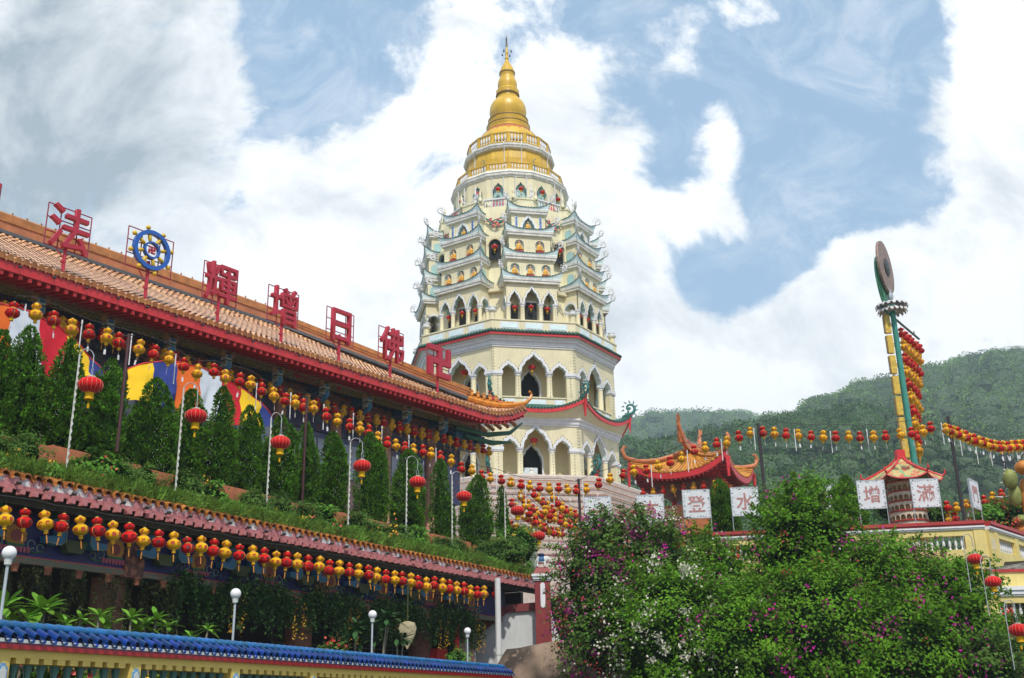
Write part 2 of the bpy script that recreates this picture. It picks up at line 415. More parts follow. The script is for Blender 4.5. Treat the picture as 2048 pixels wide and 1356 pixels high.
def storey(ap, zb, zs, zc, zbig, zsm, ztop, door=True):
    hw = ap * T8
    w = MB()                                       # outer wall: piers, arches, spandrels
    for s in (-1, 1):
        w.prism([(s * (hw - .57), zb), (s * (hw + .02), zb), (s * (hw + .02), zc), (s * (hw - .57), zc)][::s], -ap, -ap + .42, 0)
        w.prism([(s * (hw - .64), zc), (s * (hw + .05), zc), (s * (hw + .05), zc + .2), (s * (hw - .64), zc + .2)][::s], -ap - .08, -ap + .40, 1)
        w.prism([(s * (hw - .60), zc - .09), (s * (hw + .035), zc - .09), (s * (hw + .035), zc - .002), (s * (hw - .60), zc - .002)][::s], -ap - .04, -ap + .41, 1)
    zz = zc + .2
    arch(w, 0, .84, zz, zbig - zz, ztop, -ap, -ap + .35, msof=2, trim=.17, x0=-1.03, x1=1.03)
    xs = (1.22 + hw - .57) / 2; hs = (hw - .57 - 1.22) / 2
    for s in (-1, 1): arch(w, s * xs, hs, zz, zsm - zz, ztop, -ap, -ap + .35, msof=2, trim=.15, x0=(s * xs - hs - .19 if s > 0 else -hw), x1=(s * xs + hs + .19 if s < 0 else hw))
    o1 = face(w, 'arcade_wall', CW)
    o2 = []
    for s in (-1, 1): c = MB(); column(c, s * 1.03, -ap + .2, zs, zc + .15, .19); o2.append(face(c, 'column', CW, True))
    p = MB()                                       # parapet with framed panels
    p.box(-hw + .58, hw - .58, -ap + .06, -ap + .36, zb, zs - .08, 0); p.box(-hw + .58, hw - .58, -ap + .0, -ap + .42, zs - .08, zs, 0)
    for x0, x1 in ((-hw + .72, -1.28), (-.76, .76), (1.28, hw - .72)):
        p.box(x0, x1, -ap + .035, -ap + .07, zb + .12, zs - .16, 1); p.box(x0 + .09, x1 - .09, -ap + .02, -ap + .05, zb + .2, zs - .24, 2)
    o3 = face(p, 'parapet', CW)
    b = MB(); ai = ap - 1.3; hi = ai * T8          # inner wall with the doorway
    b.box(-hi, -.62, -ai, -ai + .3, zb - .4, ztop, 3); b.box(.62, hi, -ai, -ai + .3, zb - .4, ztop, 3)
    arch(b, 0, .62, zc - .35, 1.0, ztop, -ai, -ai + .3, mi=3, trim=.12, msof=2)
    for s in (-1, 1): b.prism([(s * .62, zs - .6), (s * .74, zs - .6), (s * .74, zc - .35), (s * .62, zc - .35)][::s], -ai - .05, -ai + .2, 1)
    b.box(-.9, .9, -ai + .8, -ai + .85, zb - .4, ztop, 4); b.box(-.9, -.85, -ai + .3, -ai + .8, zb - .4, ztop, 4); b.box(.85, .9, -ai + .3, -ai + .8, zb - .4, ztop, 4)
    o4 = face(b, 'inner_wall', CW)
    lb = MB()
    for s in (-1, 1):
        for x in (hw - .3, 1.03): bulbs(lb, [(s * x, -ap - .03 - (.08 if x < 2 else 0) * 0, zs + .1), (s * x, -ap - .04, zc - .15)], .2)
        bulbs(lb, [(s * (hw - .05), -ap - .03, zc + .3), (s * (hw - .05), -ap - .03, ztop - .1)], .2)
    for xc, h_, zt in ((0, .84, zbig), (-xs, hs, zsm), (xs, hs, zsm)):
        cc_ = [(xc + sg * (h_ + .2) * a, -ap - .04, zz + (zt - zz + .28) * b_) for sg, pr in ((-1, OGEE), (1, OGEE[::-1])) for a, b_ in pr]
        bulbs(lb, cc_, .2)
    o5 = face(lb, 'string_of_bulbs', [M['bulb']])
    for o in (o1, *o2, o3, o4, o5): rep(o, EIGHT)
    fl = MB(); ring(fl, [(.1, zb - .4), (ap + .1, zb - .4), (ap + .1, zb), (.1, zb)], 8); ring(fl, [(.1, ztop - .3), (ap - .4, ztop - .3), (ap - .4, ztop), (.1, ztop)], 8)
    o = fl.build('floor_slab', [M['cream2']], pag); o.location = (0, 0, -ZB)


def ring(mb, prof, n=8, ph=0., mi=None, ap=True):
    k = 1 / math.cos(PI / n) if ap else 1
    mb.loft([[(a * k * math.cos(ph + 2 * PI * j / n), a * k * math.sin(ph + 2 * PI * j / n), z) for j in range(n)] for a, z in prof], mi)


def pring(name, prof, m, n=8, ph=0., smooth=False, ap=True):
    b = MB(); ring(b, prof, n, ph, None, ap); o = b.build(name, [m], pag, smooth); o.location = (0, 0, -ZB); return o


storey(6.5, 18.1, 19.0, 20.45, 21.75, 21.1, 22.5)
storey(6.6, 13.0, 13.9, 15.45, 16.9, 16.15, 17.3)
# white mouldings
pring('moulding', [(6.48, 22.25), (6.56, 22.28), (6.56, 22.36), (6.62, 22.4), (6.64, 22.6), (6.74, 22.68), (6.74, 22.8), (6.84, 22.86), (6.86, 22.98), (6.4, 23.0)], M['white'])
pring('moulding', [(6.58, 17.05), (6.66, 17.08), (6.66, 17.16), (6.72, 17.2), (6.74, 17.38), (6.84, 17.46), (6.84, 17.58), (6.4, 17.6)], M['white'])
pring('moulding', [(6.5, 12.2), (6.75, 12.25), (6.8, 12.6), (6.5, 12.7)], M['white'])
# straight eave under the arcade: red band, green tile ends
pring('eave_soffit', [(6.8, 22.98), (6.97, 23.0)], M['cream'])
pring('eave_band', [(6.97, 22.96), (7.03, 22.96), (7.03, 23.12), (6.9, 23.14)], M['red'])
pring('eave_tiles', [(7.08, 23.13), (7.09, 23.17), (6.75, 23.4)], M['greentile'])
hwE = 7.05 * T8
te = MB()
for i in range(26):
    x = -hwE + (i + .5) * 2 * hwE / 26
    te.tube([(x, -7.12, 23.17), (x, -6.78, 23.40)], .07, 7)
o = face(te, 'tile_ends', [M['greentile']], True); rep(o, EIGHT)


def curly(scale=1., n=7, r=.045, m=None, name='corner_scroll'):          # scroll-work of a roof corner
    b = MB(); pts = []
    for i in range(22):
        t = i / 21; a = -1.2 + 5.2 * t; q = .30 * (1 - .62 * t)
        pts.append((.12 + q * math.cos(a) * scale, 0, .42 * scale + q * math.sin(a) * scale))
    b.tube([(-.32 * scale, 0, -.02)] + [(-.1 * scale, 0, .05 * scale)] + pts, [r * 1.4 * scale] * 2 + [r * (1.3 - .7 * i / 21) * scale * 1.3 for i in range(22)], 6)
    for i in range(n):
        a = -1.0 + i * .62; c = Vector((.12 + .32 * math.cos(a) * scale, 0, .42 * scale + .32 * math.sin(a) * scale))
        b.tube([c, c + Vector((math.cos(a + .5), .25 * (-1) ** i, math.sin(a + .5))) * .17 * scale], [r * scale, .008], 5)
    b.ball((.10, 0, .42 * scale), .09 * scale, .07 * scale, .09 * scale, 8)
    b.tube([(-.1, .0, .02), (-.02, .06, .2 * scale), (.05, 0, .3 * scale)], r * scale, 5)
    return b


def curved_eave(ap, zmid, zcor, Rcor, zin, apin, red_h=.2):
    hwm = Rcor * C8 * T8; aps = Rcor * C8; b = MB(); n = 28; top = []; bot = []; inn = []; sof = []
    tl = MB()
    for i in range(n + 1):
        t = -1 + 2 * i / n; k = abs(t) ** 2.3; z = zmid + (zcor - zmid) * k; y = -(ap + (aps - ap) * k); x = t * hwm * (1 - .0 * k)
        top.append((x, y, z + .05)); bot.append((x, y + .0, z - red_h)); inn.append((t * apin * T8, -apin, zin)); sof.append((t * 6.8 * T8, -6.8, zmid - .45))
    b.loft([top, bot], 0, False); b.loft([[(x, y + .12, z) for x, y, z in bot], bot], 0, False)
    b.loft([inn, top], 1, False); b.loft([[(x, y + .12, z) for x, y, z in bot], sof], 2, False)
    o = face(b, 'eave', [M['red'], M['greentile'], M['cream']], True)
    for i in range(n + 1):
        x, y, z = top[i]; tl.tube([(x, y - .04, z + .03), (x * .985, y + .38, z + .16)], .075, 7)
    o2 = face(tl, 'tile_ends', [M['greentile']], True)
    rep(o, EIGHT); rep(o2, EIGHT)
    # corner: red hanging fin and green scroll; modelled pointing along +X
    f = MB(); f.prism([(Rcor - .05, zcor - 1.15), (Rcor + .06, zcor - .05), (Rcor + .16, zcor + .22), (Rcor - .35, zcor + .06), (Rcor - .16, zcor - .25)], -.07, .07, 0)
    ff = f.build('corner_fin', [M['red']], pag); ff.location = (0, 0, -ZB)
    g = curly(1.3, 9, .05); gg = g.build('corner_scroll', [M['greenorn']], ff, True); gg.location = (Rcor - .12, 0, zcor + .16)
    rd = MB(); rd.tube([(6.9, 0, zin + .02), (Rcor - .9, 0, zmid + .35), (Rcor - .35, 0, zcor - .12), (Rcor + .1, 0, zcor + .16)], .11, 7)
    hr = rd.build('hip_ridge', [M['greentile']], ff, True)
    rep(ff, EIGHT)


curved_eave(7.35, 17.95, 18.74, 8.02, 18.45, 6.75)
curved_eave(7.9, 12.75, 13.71, 8.85, 13.35, 6.8)

# parapet over the straight eave
hp = 6.78 * T8
p = MB(); p.box(-hp - .01, hp + .01, -6.78, -6.55, 23.3, 24.0, 0); p.box(-hp - .03, hp + .03, -6.83, -6.5, 24.0, 24.09, 0)
for i in range(3):
    xc = (i - 1) * 1.62; p.box(xc - .62, xc + .62, -6.81, -6.78, 23.42, 23.9, 1); p.box(xc - .5, xc + .5, -6.83, -6.8, 23.5, 23.82, 2)
o = face(p, 'parapet', CW); rep(o, EIGHT)
pring('terrace_floor', [(.1, 23.9), (6.6, 23.9), (6.6, 24.0), (.1, 24.0)], M['cream2'])
u = MB(); u.lathe([(.2, 24.05), (.2, 24.1), (.2, 24.62)], 14, (7.05, 0, 0), 0); u.lathe([(.2, 24.62), (.3, 24.66), (.32, 24.76), (.2, 24.84), (.24, 24.95), (.1, 25.02), (.01, 25.03)], 14, (7.05, 0, 0), 1)
o = u.build('corner_post', CW, pag, True); o.location = (0, 0, -ZB); rep(o, EIGHT)

# core of the upper tiers: faces look out through the gaps between the bays
def core(z0, z1, r0, r1, m):
    return pring('core_wall', [(r0, z0), (r1, z1)], m, 16, PI / 16, ap=True)
core(23.9, 33.2, 5.75, 5.0, M['cream'])
pring('core_cornice', [(5.75, 26.5), (5.86, 26.55), (5.86, 26.75), (5.66, 26.8)], M['cream'], 16, PI / 16)

# arcade of the bays
H1, A1 = 1.72, 6.42
b = MB(); zc = 25.3
arch(b, 0, .5, zc + .1, 1.02, 26.8, -A1, -A1 + .28, msof=5, x0=-.65, x1=.65, trim=.11)
for s in (-1, 1): arch(b, s * 1.16, .37, zc + .1, .78, 26.8, -A1, -A1 + .28, msof=5, trim=.1, x0=s * 1.16 - (.51 if s > 0 else .56), x1=s * 1.16 + (.51 if s < 0 else .56))
n0 = len(b.v)
for s in (-1, 1):                     # side walls with a round arch
    q = MB(); arch(q, 0, .42, zc + .1, .55, 26.8, -H1, -H1 + .25, ROUND, .09, 0, 1, -.55, .62, 5)
    b.add([(-s * y, s * x - A1 + .55 if s > 0 else -x - A1 + .55 if False else -A1 + .62 + (x * 1.0), z) for x, y, z in q.v], q.f, None); b.m[-len(q.m):] = q.m
o = face(b, 'bay_arcade', CW); rep(o, EIGHT)
for x, y in ((-1.57, -A1 + .14), (-.62, -A1 + .14), (.62, -A1 + .14), (1.57, -A1 + .14), (-1.6, -5.45), (1.6, -5.45)):
    c = MB(); column(c, x, y, 24.0, zc + .08, .15, 12); rep(face(c, 'bay_column', CW, True), EIGHT)
b = MB()
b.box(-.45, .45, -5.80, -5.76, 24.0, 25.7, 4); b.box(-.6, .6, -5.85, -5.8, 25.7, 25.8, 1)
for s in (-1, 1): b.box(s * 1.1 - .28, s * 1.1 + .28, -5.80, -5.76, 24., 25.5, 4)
o = face(b, 'doorway', CW); rep(o, EIGHT)
lb = MB()
for x in (-1.57, -.66, .66, 1.57): bulbs(lb, [(x, -A1 - .04, 24.2), (x, -A1 - .04, 25.1)], .17, .028)
for xc, h_, zt in ((0, .5, 1.2), (-1.16, .37, .95), (1.16, .37, .95)):
    bulbs(lb, [(xc + sg * (h_ + .17) * a, -A1 - .05, zc + .1 + zt * b_) for sg, pr in ((-1, OGEE), (1, OGEE[::-1])) for a, b_ in pr], .2, .03)
o = face(lb, 'string_of_bulbs', [M['bulb']]); rep(o, EIGHT)


def buddha(par, x, y, z, s=1.):
    b = MB(); b.lathe([(.02, 0), (.20, 0), (.27, .05), (.22, .09), (.25, .13), (.18, .16)], 12, (0, 0, 0), 2)
    b.ball((0, 0, .25), .25, .15, .10, 12, 0); b.ball((0, .0, .43), .15, .11, .2, 12, 0)
    b.ball((-.13, -.04, .40), .05, .06, .13, 8, 0); b.ball((.13, -.04, .40), .05, .06, .13, 8, 0); b.ball((0, -.12, .30), .07, .05, .03, 8, 1)
    b.ball((.045, -.09, .52), .05, .035, .08, 8, 1); b.lathe([(.045, .56), (.04, .66)], 8, (0, -.01, 0), 1)
    b.ball((0, -.02, .69), .075, .075, .09, 12, 1); b.ball((0, 0, .735), .078, .075, .065, 12, 3); b.ball((0, 0, .80), .03, .03, .035, 8, 3)
    for q in (-1, 1): b.ball((q * .075, -.01, .68), .014, .012, .035, 6, 1); b.ball((q * .026, -.09, .695), .010, .008, .006, 6, 3)
    b.ball((0, -.1, .675), .012, .016, .018, 6, 1)
    o = b.build('buddha_relief', [M['robe'], M['skin'], M['lotus'], M['hair']], par, True); o.location = (x, y, z); o.scale = (s, s, s); return o


BU = []
def bay_tier(z0, z1, h, a, niches):
    b = MB(); zt = z1
    if niches:
        nw, hw_ = (2 * h) / niches, .31; zsp = z0 + .74
        for i in range(niches):
            xc = -h + nw * (i + .5)
            arch(b, xc, hw_, zsp, .3, zt, -a, -a + .22, ROUND, .0, 0, 1, xc - nw / 2, xc + nw / 2, 2)
            b.box(xc - nw / 2, xc - hw_, -a, -a + .22, z0, zsp, 0); b.box(xc + hw_, xc + nw / 2, -a, -a + .22, z0, zsp, 0)
            b.box(xc - hw_, xc + hw_, -a, -a + .22, z0, z0 + .08, 0)
        b.box(-h, h, -a + .222, -a + .26, z0, zt, 2)
    else:
        arch(b, 0, .42, z0 + .25, .75, zt, -a, -a + .25, OGEE, .14, 0, 1, -h, h, 5)
        for s in (-1, 1): b.box(min(s * .42, s * h), max(s * .42, s * h), -a, -a + .25, z0, z0 + .25, 0)
        b.box(-h, h, -a + .252, -a + .28, z0, zt, 5)
        for s in (-1, 1):
            b.box(s * .84 - .09, s * .84 + .09, -a - .02, -a + .01, z0 + .12, zt - .22, 2); b.box(s * .84 - .09, s * .84 + .09, -a - .025, -a + .01, zt - .22, zt - .14, 5)
    for s in (-1, 1):                      # side cheeks with a blind arch
        x0, x1 = sorted((s * h, s * (h - .04))); b.box(x0, x1, -a + .001, -4.9, z0, zt, 0)
        ys = [-a + .42 + .27 * math.cos(t) for t in [i * PI / 10 for i in range(11)]]; zs_ = [z0 + .62 + .27 * math.sin(t) for t in [i * PI / 10 for i in range(11)]]
        poly = [(-a + .69, z0 + .05)] + list(zip(ys, zs_)) + [(-a + .15, z0 + .05)]
        b.add([(s * (h + .012), y, z) for y, z in poly], [tuple(range(len(poly)))[::(1 if s > 0 else -1)]], 5)
    o = face(b, 'bay_wall', CW)
    if niches:
        for i in range(niches): buddha(o, -h + (2 * h / niches) * (i + .5), -a + .14, z0 + .08, 1.12 if niches > 2 else 1.22)
    else:
        buddha(o, 0, -a + .16, z0 + .02, 1.0)
        for s in (-1, 1): glyph('couplet_characters', '佛\n光\n普\n照\n法' if s < 0 else '萬\n德\n莊\n嚴\n寺', .17, .01, M['bluepaint'], o, (s * .84, -a - .03, (z0 + zt) / 2 - .03), .004)
    rep(o, EIGHT)


def bay_roof(h, a, z, back=5.2):
    b = MB()
    def U(hh, aa, zz, fl=0., out_=0.):      # fl lifts the corners
        pts = []
        ny, nx = 8, 18
        for i in range(ny): t = i / ny; k = t ** 3.2; pts.append((-(hh + out_ * k), -back - (aa - back) * t - out_ * k, zz + fl * k))
        for i in range(nx + 1): t = -1 + 2 * i / nx; k = abs(t) ** 3.2; pts.append((t * (hh + out_ * k), -(aa + out_ * k), zz + fl * k))
        for i in range(ny - 1, -1, -1): t = i / ny; k = t ** 3.2; pts.append((hh + out_ * k, -back - (aa - back) * t - out_ * k, zz + fl * k))
        return pts
    b.loft([U(h - .16, a - .16, z - .02), U(h, a, z), U(h, a, z + .13), U(h + .05, a + .05, z + .16), U(h + .07, a + .07, z + .33)][::-1], 0, False)
    b.loft([U(h + .07, a + .07, z + .33), U(h + .03, a + .03, z + .34, .05, .04), U(h + .08, a + .08, z + .42, .40, .10)][::-1], 1, False)
    b.loft([U(h + .08, a + .08, z + .42, .40, .10), U(h - .12, a - .12, z + .47, .24, .05)][::-1], 1, False)
    b.loft([U(h - .12, a - .12, z + .47, .24, .05), U(h - .5, a - .5, z + .49)][::-1], 1, False)
    o = face(b, 'bay_roof', [M['grey'], M['paleblue']], False)
    e = MB(); e.tube(U(h + .09, a + .09, z + .43, .40, .10), .022, 5); e2 = U(h + .11, a + .11, z + .45, .4, .10); bulbs(e, e2, .22, .045)
    eo = face(e, 'edge_tiles', [M['greentile']]); eo.parent = o; eo.location = (0, 0, 0); eo.rotation_euler = (0, 0, 0)
    for s in (-1, 1):
        cb = curly(.8, 8, .045); c = cb.build('corner_scroll', [M['white']], o, True); c.location = (s * (h + .15), -(a + .17), z + .76); c.rotation_euler = (0, 0, math.atan2(-1, s))
    rep(o, EIGHT)


TI = [(26.79, 1.9, 6.63), (28.56, 1.74, 6.47), (30.35, 1.57, 6.38), (32.08, 1.32, 6.17)]
for i, (z, h, a) in enumerate(TI): bay_roof(h, a, z)
for i in (1, 2, 3):
    z, h, a = TI[i]; bay_tier(TI[i - 1][0] + .46, z, h - .15, a - .18, (0, 3, 2, 0)[i])

# recess windows and reliefs between the bays (turned half a face)
b = MB(); y0 = -5.75
arch(b, 0, .42, 29.9, .45, 30.6, y0 - .1, y0 + .35, ROUND, .07, 0, 3, -.6, .6, 5); b.box(-.60, -.42, y0 - .1, y0 + .3, 28.9, 29.9, 0); b.box(.42, .6, y0 - .1, y0 + .3, 28.9, 29.9, 0)
b.box(-.42, .42, y0 + .03, y0 + .06, 28.9, 30.5, 4)
o = b.build('recess_window', CW, pag); o.rotation_euler = (0, 0, PI / 2); o.location = (0, 0, -ZB); rep(o, EIGHT)
rl = MB()
for i in range(26):
    a = PI + PI * (i / 25); c_ = (.62 * math.cos(a) * (.6 + .4 * math.sin(i)), -5.32 - .04 * math.sin(i * 3), 32.15 + .62 * math.sin(a) * (.4 + .6 * abs(math.cos(i * 1.7))))
    rl.ball(c_, .12, .05, .07, 8, i % 3)
rl.tube([(-.7, -5.3, 32.2), (-.4, -5.35, 31.85), (0, -5.35, 32.05), (.4, -5.35, 31.8), (.7, -5.3, 32.2)], .05, 6, 1)
o = rl.build('carved_relief', [M['lotus'], M['greenorn'], mat('coral_relief', (.7, .25, .15), .6)], pag, True); o.rotation_euler = (0, 0, PI / 2); o.location = (0, 0, -ZB); rep(o, EIGHT)

# balcony over the bays: cream pods and baluster panels
pring('balcony_floor', [(4.4, 32.55), (4.62, 32.75), (4.95, 32.85), (4.95, 33.1), (1, 33.1)], M['cream'], 16, PI / 16)
BALP = [(.045, 0), (.045, .04), (.02, .08), (.055, .2), (.045, .3), (.02, .42), (.035, .46), (.04, .5)]
def balus(mb, x, y, z, s=1., mi=0, seg=8): mb.lathe([(r * s, q * s) for r, q in BALP], seg, (x, y, z), mi)
b = MB(); yb = -4.85
b.box(-.95, .95, yb - .08, yb + .08, 33.1, 33.2, 1); b.box(-.95, .95, yb - .1, yb + .1, 33.78, 33.88, 1)
for i in range(9): balus(b, -.84 + i * .21, yb, 33.2, 1.15, 2 if 2 < i < 7 else 1)
o = b.build('balustrade', [M['cream'], M['white'], mat('pink_baluster', (.7, .12, .2), .5)], pag, True); o.rotation_euler = (0, 0, PI / 2); o.location = (0, 0, -ZB); rep(o, EIGHT)
b = MB()
b.loft([[(x * k * 1.02, -4.5 + y * k, z) for x, y in ((-1.0, .5), (-.95, -.25), (-.55, -.75), (.55, -.75), (.95, -.25), (1., .5))] for k, z in ((.9, 32.8), (1.02, 33.0), (1.02, 33.14), (.96, 33.16), (.96, 33.55), (1.04, 33.6), (1.04, 33.7), (.9, 33.7), (.0, 33.7))], 0)
for s in (-1, 1):
    b.lathe([(.12, 33.7), (.16, 33.8), (.07, 34.1), (.1, 34.3), (.04, 34.6), (.01, 34.7)], 10, (s * .8, -5.0, 0), 0)
    b.tube([(s * .1, -5.2, 33.75), (s * .3, -5.25, 33.8), (s * .55, -5.2, 34.0), (s * .6, -5.2, 34.25), (s * .45, -5.2, 34.3)], .04, 6, 1)
o = face(b, 'balcony_pod', CW); rep(o, EIGHT)
pn = MB()                                           # slender white pinnacles on the pods
pn.lathe([(.13, 33.7), (.13, 33.8), (.07, 33.9), (.09, 34.1), (.05, 34.3), (.08, 34.42), (.03, 34.7), (.05, 34.8), (.01, 35.0)], 8, (.45, -5.1, 0))
o = face(pn, 'pinnacle', [M['white']]); rep(o, EIGHT)

# drum with sixteen niches; a corner of the sixteen-sided part looks at the camera
P16 = math.radians(270) - PHO
S16 = [k * PI / 8 for k in range(1, 16)]
def face16(mb, name, mats, smooth=False):
    o = mb.build(name, mats, pag, smooth); o.rotation_euler = (0, 0, P16 + PI / 16 + PI / 2); o.location = (0, 0, -ZB); return o
a6 = 4.12; h6 = a6 * math.tan(PI / 16)
b = MB(); arch(b, 0, .43, 34.75, .72, 35.95, -a6, -a6 + .3, OGEE, .0, 0, 1, -h6, h6, 5)
b.box(-h6, -.43, -a6, -a6 + .3, 33.1, 34.75, 0); b.box(.43, h6, -a6, -a6 + .3, 33.1, 34.75, 0); b.box(-.4, .4, -a6 + .301, -a6 + .33, 33.1, 35.9, 5)
o = face16(b, 'drum_wall', CW); rep(o, S16)
pring('cornice', [(3.9, 35.9), (4.18, 35.9), (4.2, 36.0), (4.28, 36.05), (4.3, 36.22), (4.34, 36.25), (4.2, 36.42), (3.0, 36.42)], M['grey'], 16, P16)
pring('balcony_beam', [(4.0, 36.3), (4.12, 36.4), (4.12, 36.55), (4.1, 36.56), (3.9, 36.6)], M['cream'], 16, P16)
def bal16(a, z0, z1, nb):
    h = a * math.tan(PI / 16); b = MB(); t = .12
    b.box(-h, h, -a, -a + t, z0, z0 + .09, 0); b.box(-h - .01, h + .01, -a - .02, -a + t + .02, z1 - .09, z1, 0)
    for s in (-1, 1): x0, x1 = sorted((s * h, s * (h - .14))); b.box(x0, x1, -a - .001, -a + t, z0 + .09, z1 - .09, 0)
    hh = h - .14
    for i in range(nb): balus(b, -hh + (i + .5) * 2 * hh / nb, -a + t / 2, z0 + .09, (z1 - z0 - .18) / .5, 1)
    o = face16(b, 'balustrade', [M['gold'], M['white']]); rep(o, S16)
bal16(4.0, 36.5, 37.2, 6)
pring('yellow_drum', [(3.15, 36.4), (3.2, 38.0), (3.1, 38.8)], M['gold'], 16, P16)
b = MB()
b.prism([(-.3, 37.0)] + [(-.3 + .6 * 0, 37.9)] + [(.3 * math.cos(t), 37.9 + .3 * math.sin(t)) for t in [PI - i * PI / 10 for i in range(11)]][1:] + [(.3, 37.0)], -3.19, -3.1, 1)
o = b.build('drum_window', [M['teal'], mat('window_shade', (.12, .2, .2), .6)], pag); o.location = (0, 0, -ZB); o.rotation_euler = (0, 0, P16 + PI / 2 - R(39)); rep(o, [R(78), R(160), R(-80)])
pring('cornice', [(3.05, 38.7), (3.3, 38.78), (3.34, 38.9), (3.38, 38.95), (3.38, 39.1), (3.2, 39.2), (2.5, 39.25)], M['grey'], 16, P16)
bal16(3.12, 39.3, 40.15, 4)
pring('gutter_band', [(3.0, 39.2), (3.14, 39.22), (3.14, 39.3), (3.0, 39.32)], M['golddark'], 16, P16)
pp = MB()
for s in (-1, 1): pp.tube([(s * .62, -4.02, 36.5), (s * .62, -4.05, 35.95), (s * .42, -4.2, 35.9), (s * .42, -4.19, 33.6)], .035, 6)
pp.tube([(.3, -3.2, 39.3), (.3, -3.42, 39.0), (.3, -3.2, 38.6), (.3, -3.24, 37.3)], .035, 6)
o = face16(pp, 'drain_pipe', [M['white']], True); rep(o, [S16[1], S16[3], S16[12], S16[14]])

# dome, red painted swags, spire
def plathe(name, prof, m, seg=40, smooth=True):
    b = MB(); b.lathe(prof, seg); o = b.build(name, [m], pag, smooth); o.location = (0, 0, -ZB); return o
plathe('dome', [(2.45, 39.9), (2.5, 40.3), (2.42, 40.6), (2.28, 40.95), (2.08, 41.25), (1.85, 41.5), (1.72, 41.62)], M['gold'])
sw = MB(); nS = 16
def dome_r(z): return float(np.interp(z, [39.9, 40.3, 40.6, 40.95, 41.25, 41.5, 41.62], [2.45, 2.5, 2.42, 2.28, 2.08, 1.85, 1.72])) + .025
up_, dn_ = [], []
for i in range(nS * 12 + 1):
    a = 2 * PI * i / (nS * 12); t = (i % 12) / 12; zl = 41.42 - .16 * abs(math.sin(PI * t)) - (.34 if i % 12 == 0 else 0) - (.28 if i % 12 == 6 else 0)
    up_.append((dome_r(41.6) * math.cos(a), dome_r(41.6) * math.sin(a), 41.6)); dn_.append((dome_r(zl) * math.cos(a), dome_r(zl) * math.sin(a), zl))
sw.loft([dn_, up_], 0, False); o = sw.build('red_swags', [mat('faded_red_swag', (.5, .09, .06), .5, .2, 5)], pag); o.location = (0, 0, -ZB)
plathe('spire', [(1.68, 41.6), (1.72, 41.72), (1.62, 41.85), (1.66, 42.0), (1.66, 42.1), (1.56, 42.2), (1.6, 42.32), (1.6, 42.42), (1.48, 42.5), (1.52, 42.62), (1.50, 42.74), (1.38, 42.8),
                 (1.3, 42.95), (1.38, 43.2), (1.42, 43.55), (1.38, 43.95), (1.24, 44.3), (1.02, 44.58), (.85, 44.75), (.80, 44.95), (.84, 45.05), (.90, 45.12), (.88, 45.3), (.9, 45.4), (.84, 45.48),
                 (.72, 45.6), (.75, 45.85), (.76, 46.1), (.71, 46.35), (.6, 46.6), (.56, 46.8), (.6, 46.9), (.58, 47.05), (.62, 47.15), (.55, 47.3), (.5, 47.5), (.38, 47.75), (.26, 47.95), (.16, 48.2), (.13, 48.35), (.17, 48.45), (.12, 48.6),
                 (.1, 48.9), (.13, 49.0), (.09, 49.1), (.08, 49.5)], M['gold'])
plathe('spire_ring', [(1.60, 42.12), (1.68, 42.15), (1.68, 42.21), (1.6, 42.24)], M['golddark']); plathe('spire_ring', [(1.5, 42.68), (1.55, 42.7), (1.55, 42.78), (1.45, 42.8)], M['golddark']); plathe('spire_ring', [(.84, 45.0), (.92, 45.02), (.92, 45.06), (.84, 45.09)], M['golddark'])
plathe('spire_ring', [(.56, 47.0), (.63, 47.02), (.63, 47.07), (.56, 47.1)], M['golddark']); plathe('finial', [(.075, 49.4), (.08, 50.0), (.05, 50.05), (.09, 50.2), (.07, 50.3), (.02, 50.5), (.005, 50.75)], mat('weathered_finial', (.14, .11, .07), .6), 12)
be = MB()
for k in range(4):
    a = k * PI / 2 + .4; x, y = .42 * math.cos(a), .42 * math.sin(a)
    be.tube([(0, 0, 49.05), (x * .5, y * .5, 49.15), (x, y, 49.12)], .012, 5); be.lathe([(.01, .0), (.04, -.03), (.05, -.12), (.075, -.18)], 8, (x, y, 49.08))
o = be.build('wind_bells', [M['wire']], pag); o.location = (0, 0, -ZB)

# figure with white panel in the lowest doorway
af = math.radians(281.86); fx, fy = CX + 5.45 * math.cos(af), CY + 5.45 * math.sin(af)
st = thing('marble_statue', 'small white seated statue with white back panel in the lowest pagoda doorway', 'statue', (fx - .1, fy + .0, 13.4), af + PI / 2)
q = MB(); q.box(-.5, .42, .1, .15, 0, 1.25); q.build('back_panel', [mat('pale_panel', (.62, .70, .74), .5)], st)
q = MB(); q.lathe([(.3, 0), (.34, .1), (.28, .5)], 14); q.ball((0, 0, .6), .27, .2, .13, 12); q.ball((0, 0, .8), .16, .13, .24, 12); q.ball((0, -.02, 1.1), .09, .09, .11, 12); q.ball((0, 0, 1.2), .04, .04, .04, 8)
q.ball((-.16, -.05, .76), .06, .07, .16, 8); q.ball((.16, -.05, .76), .06, .07, .16, 8)
q.build('figure', [mat('white_marble', (.75, .74, .7), .4)], st, True)

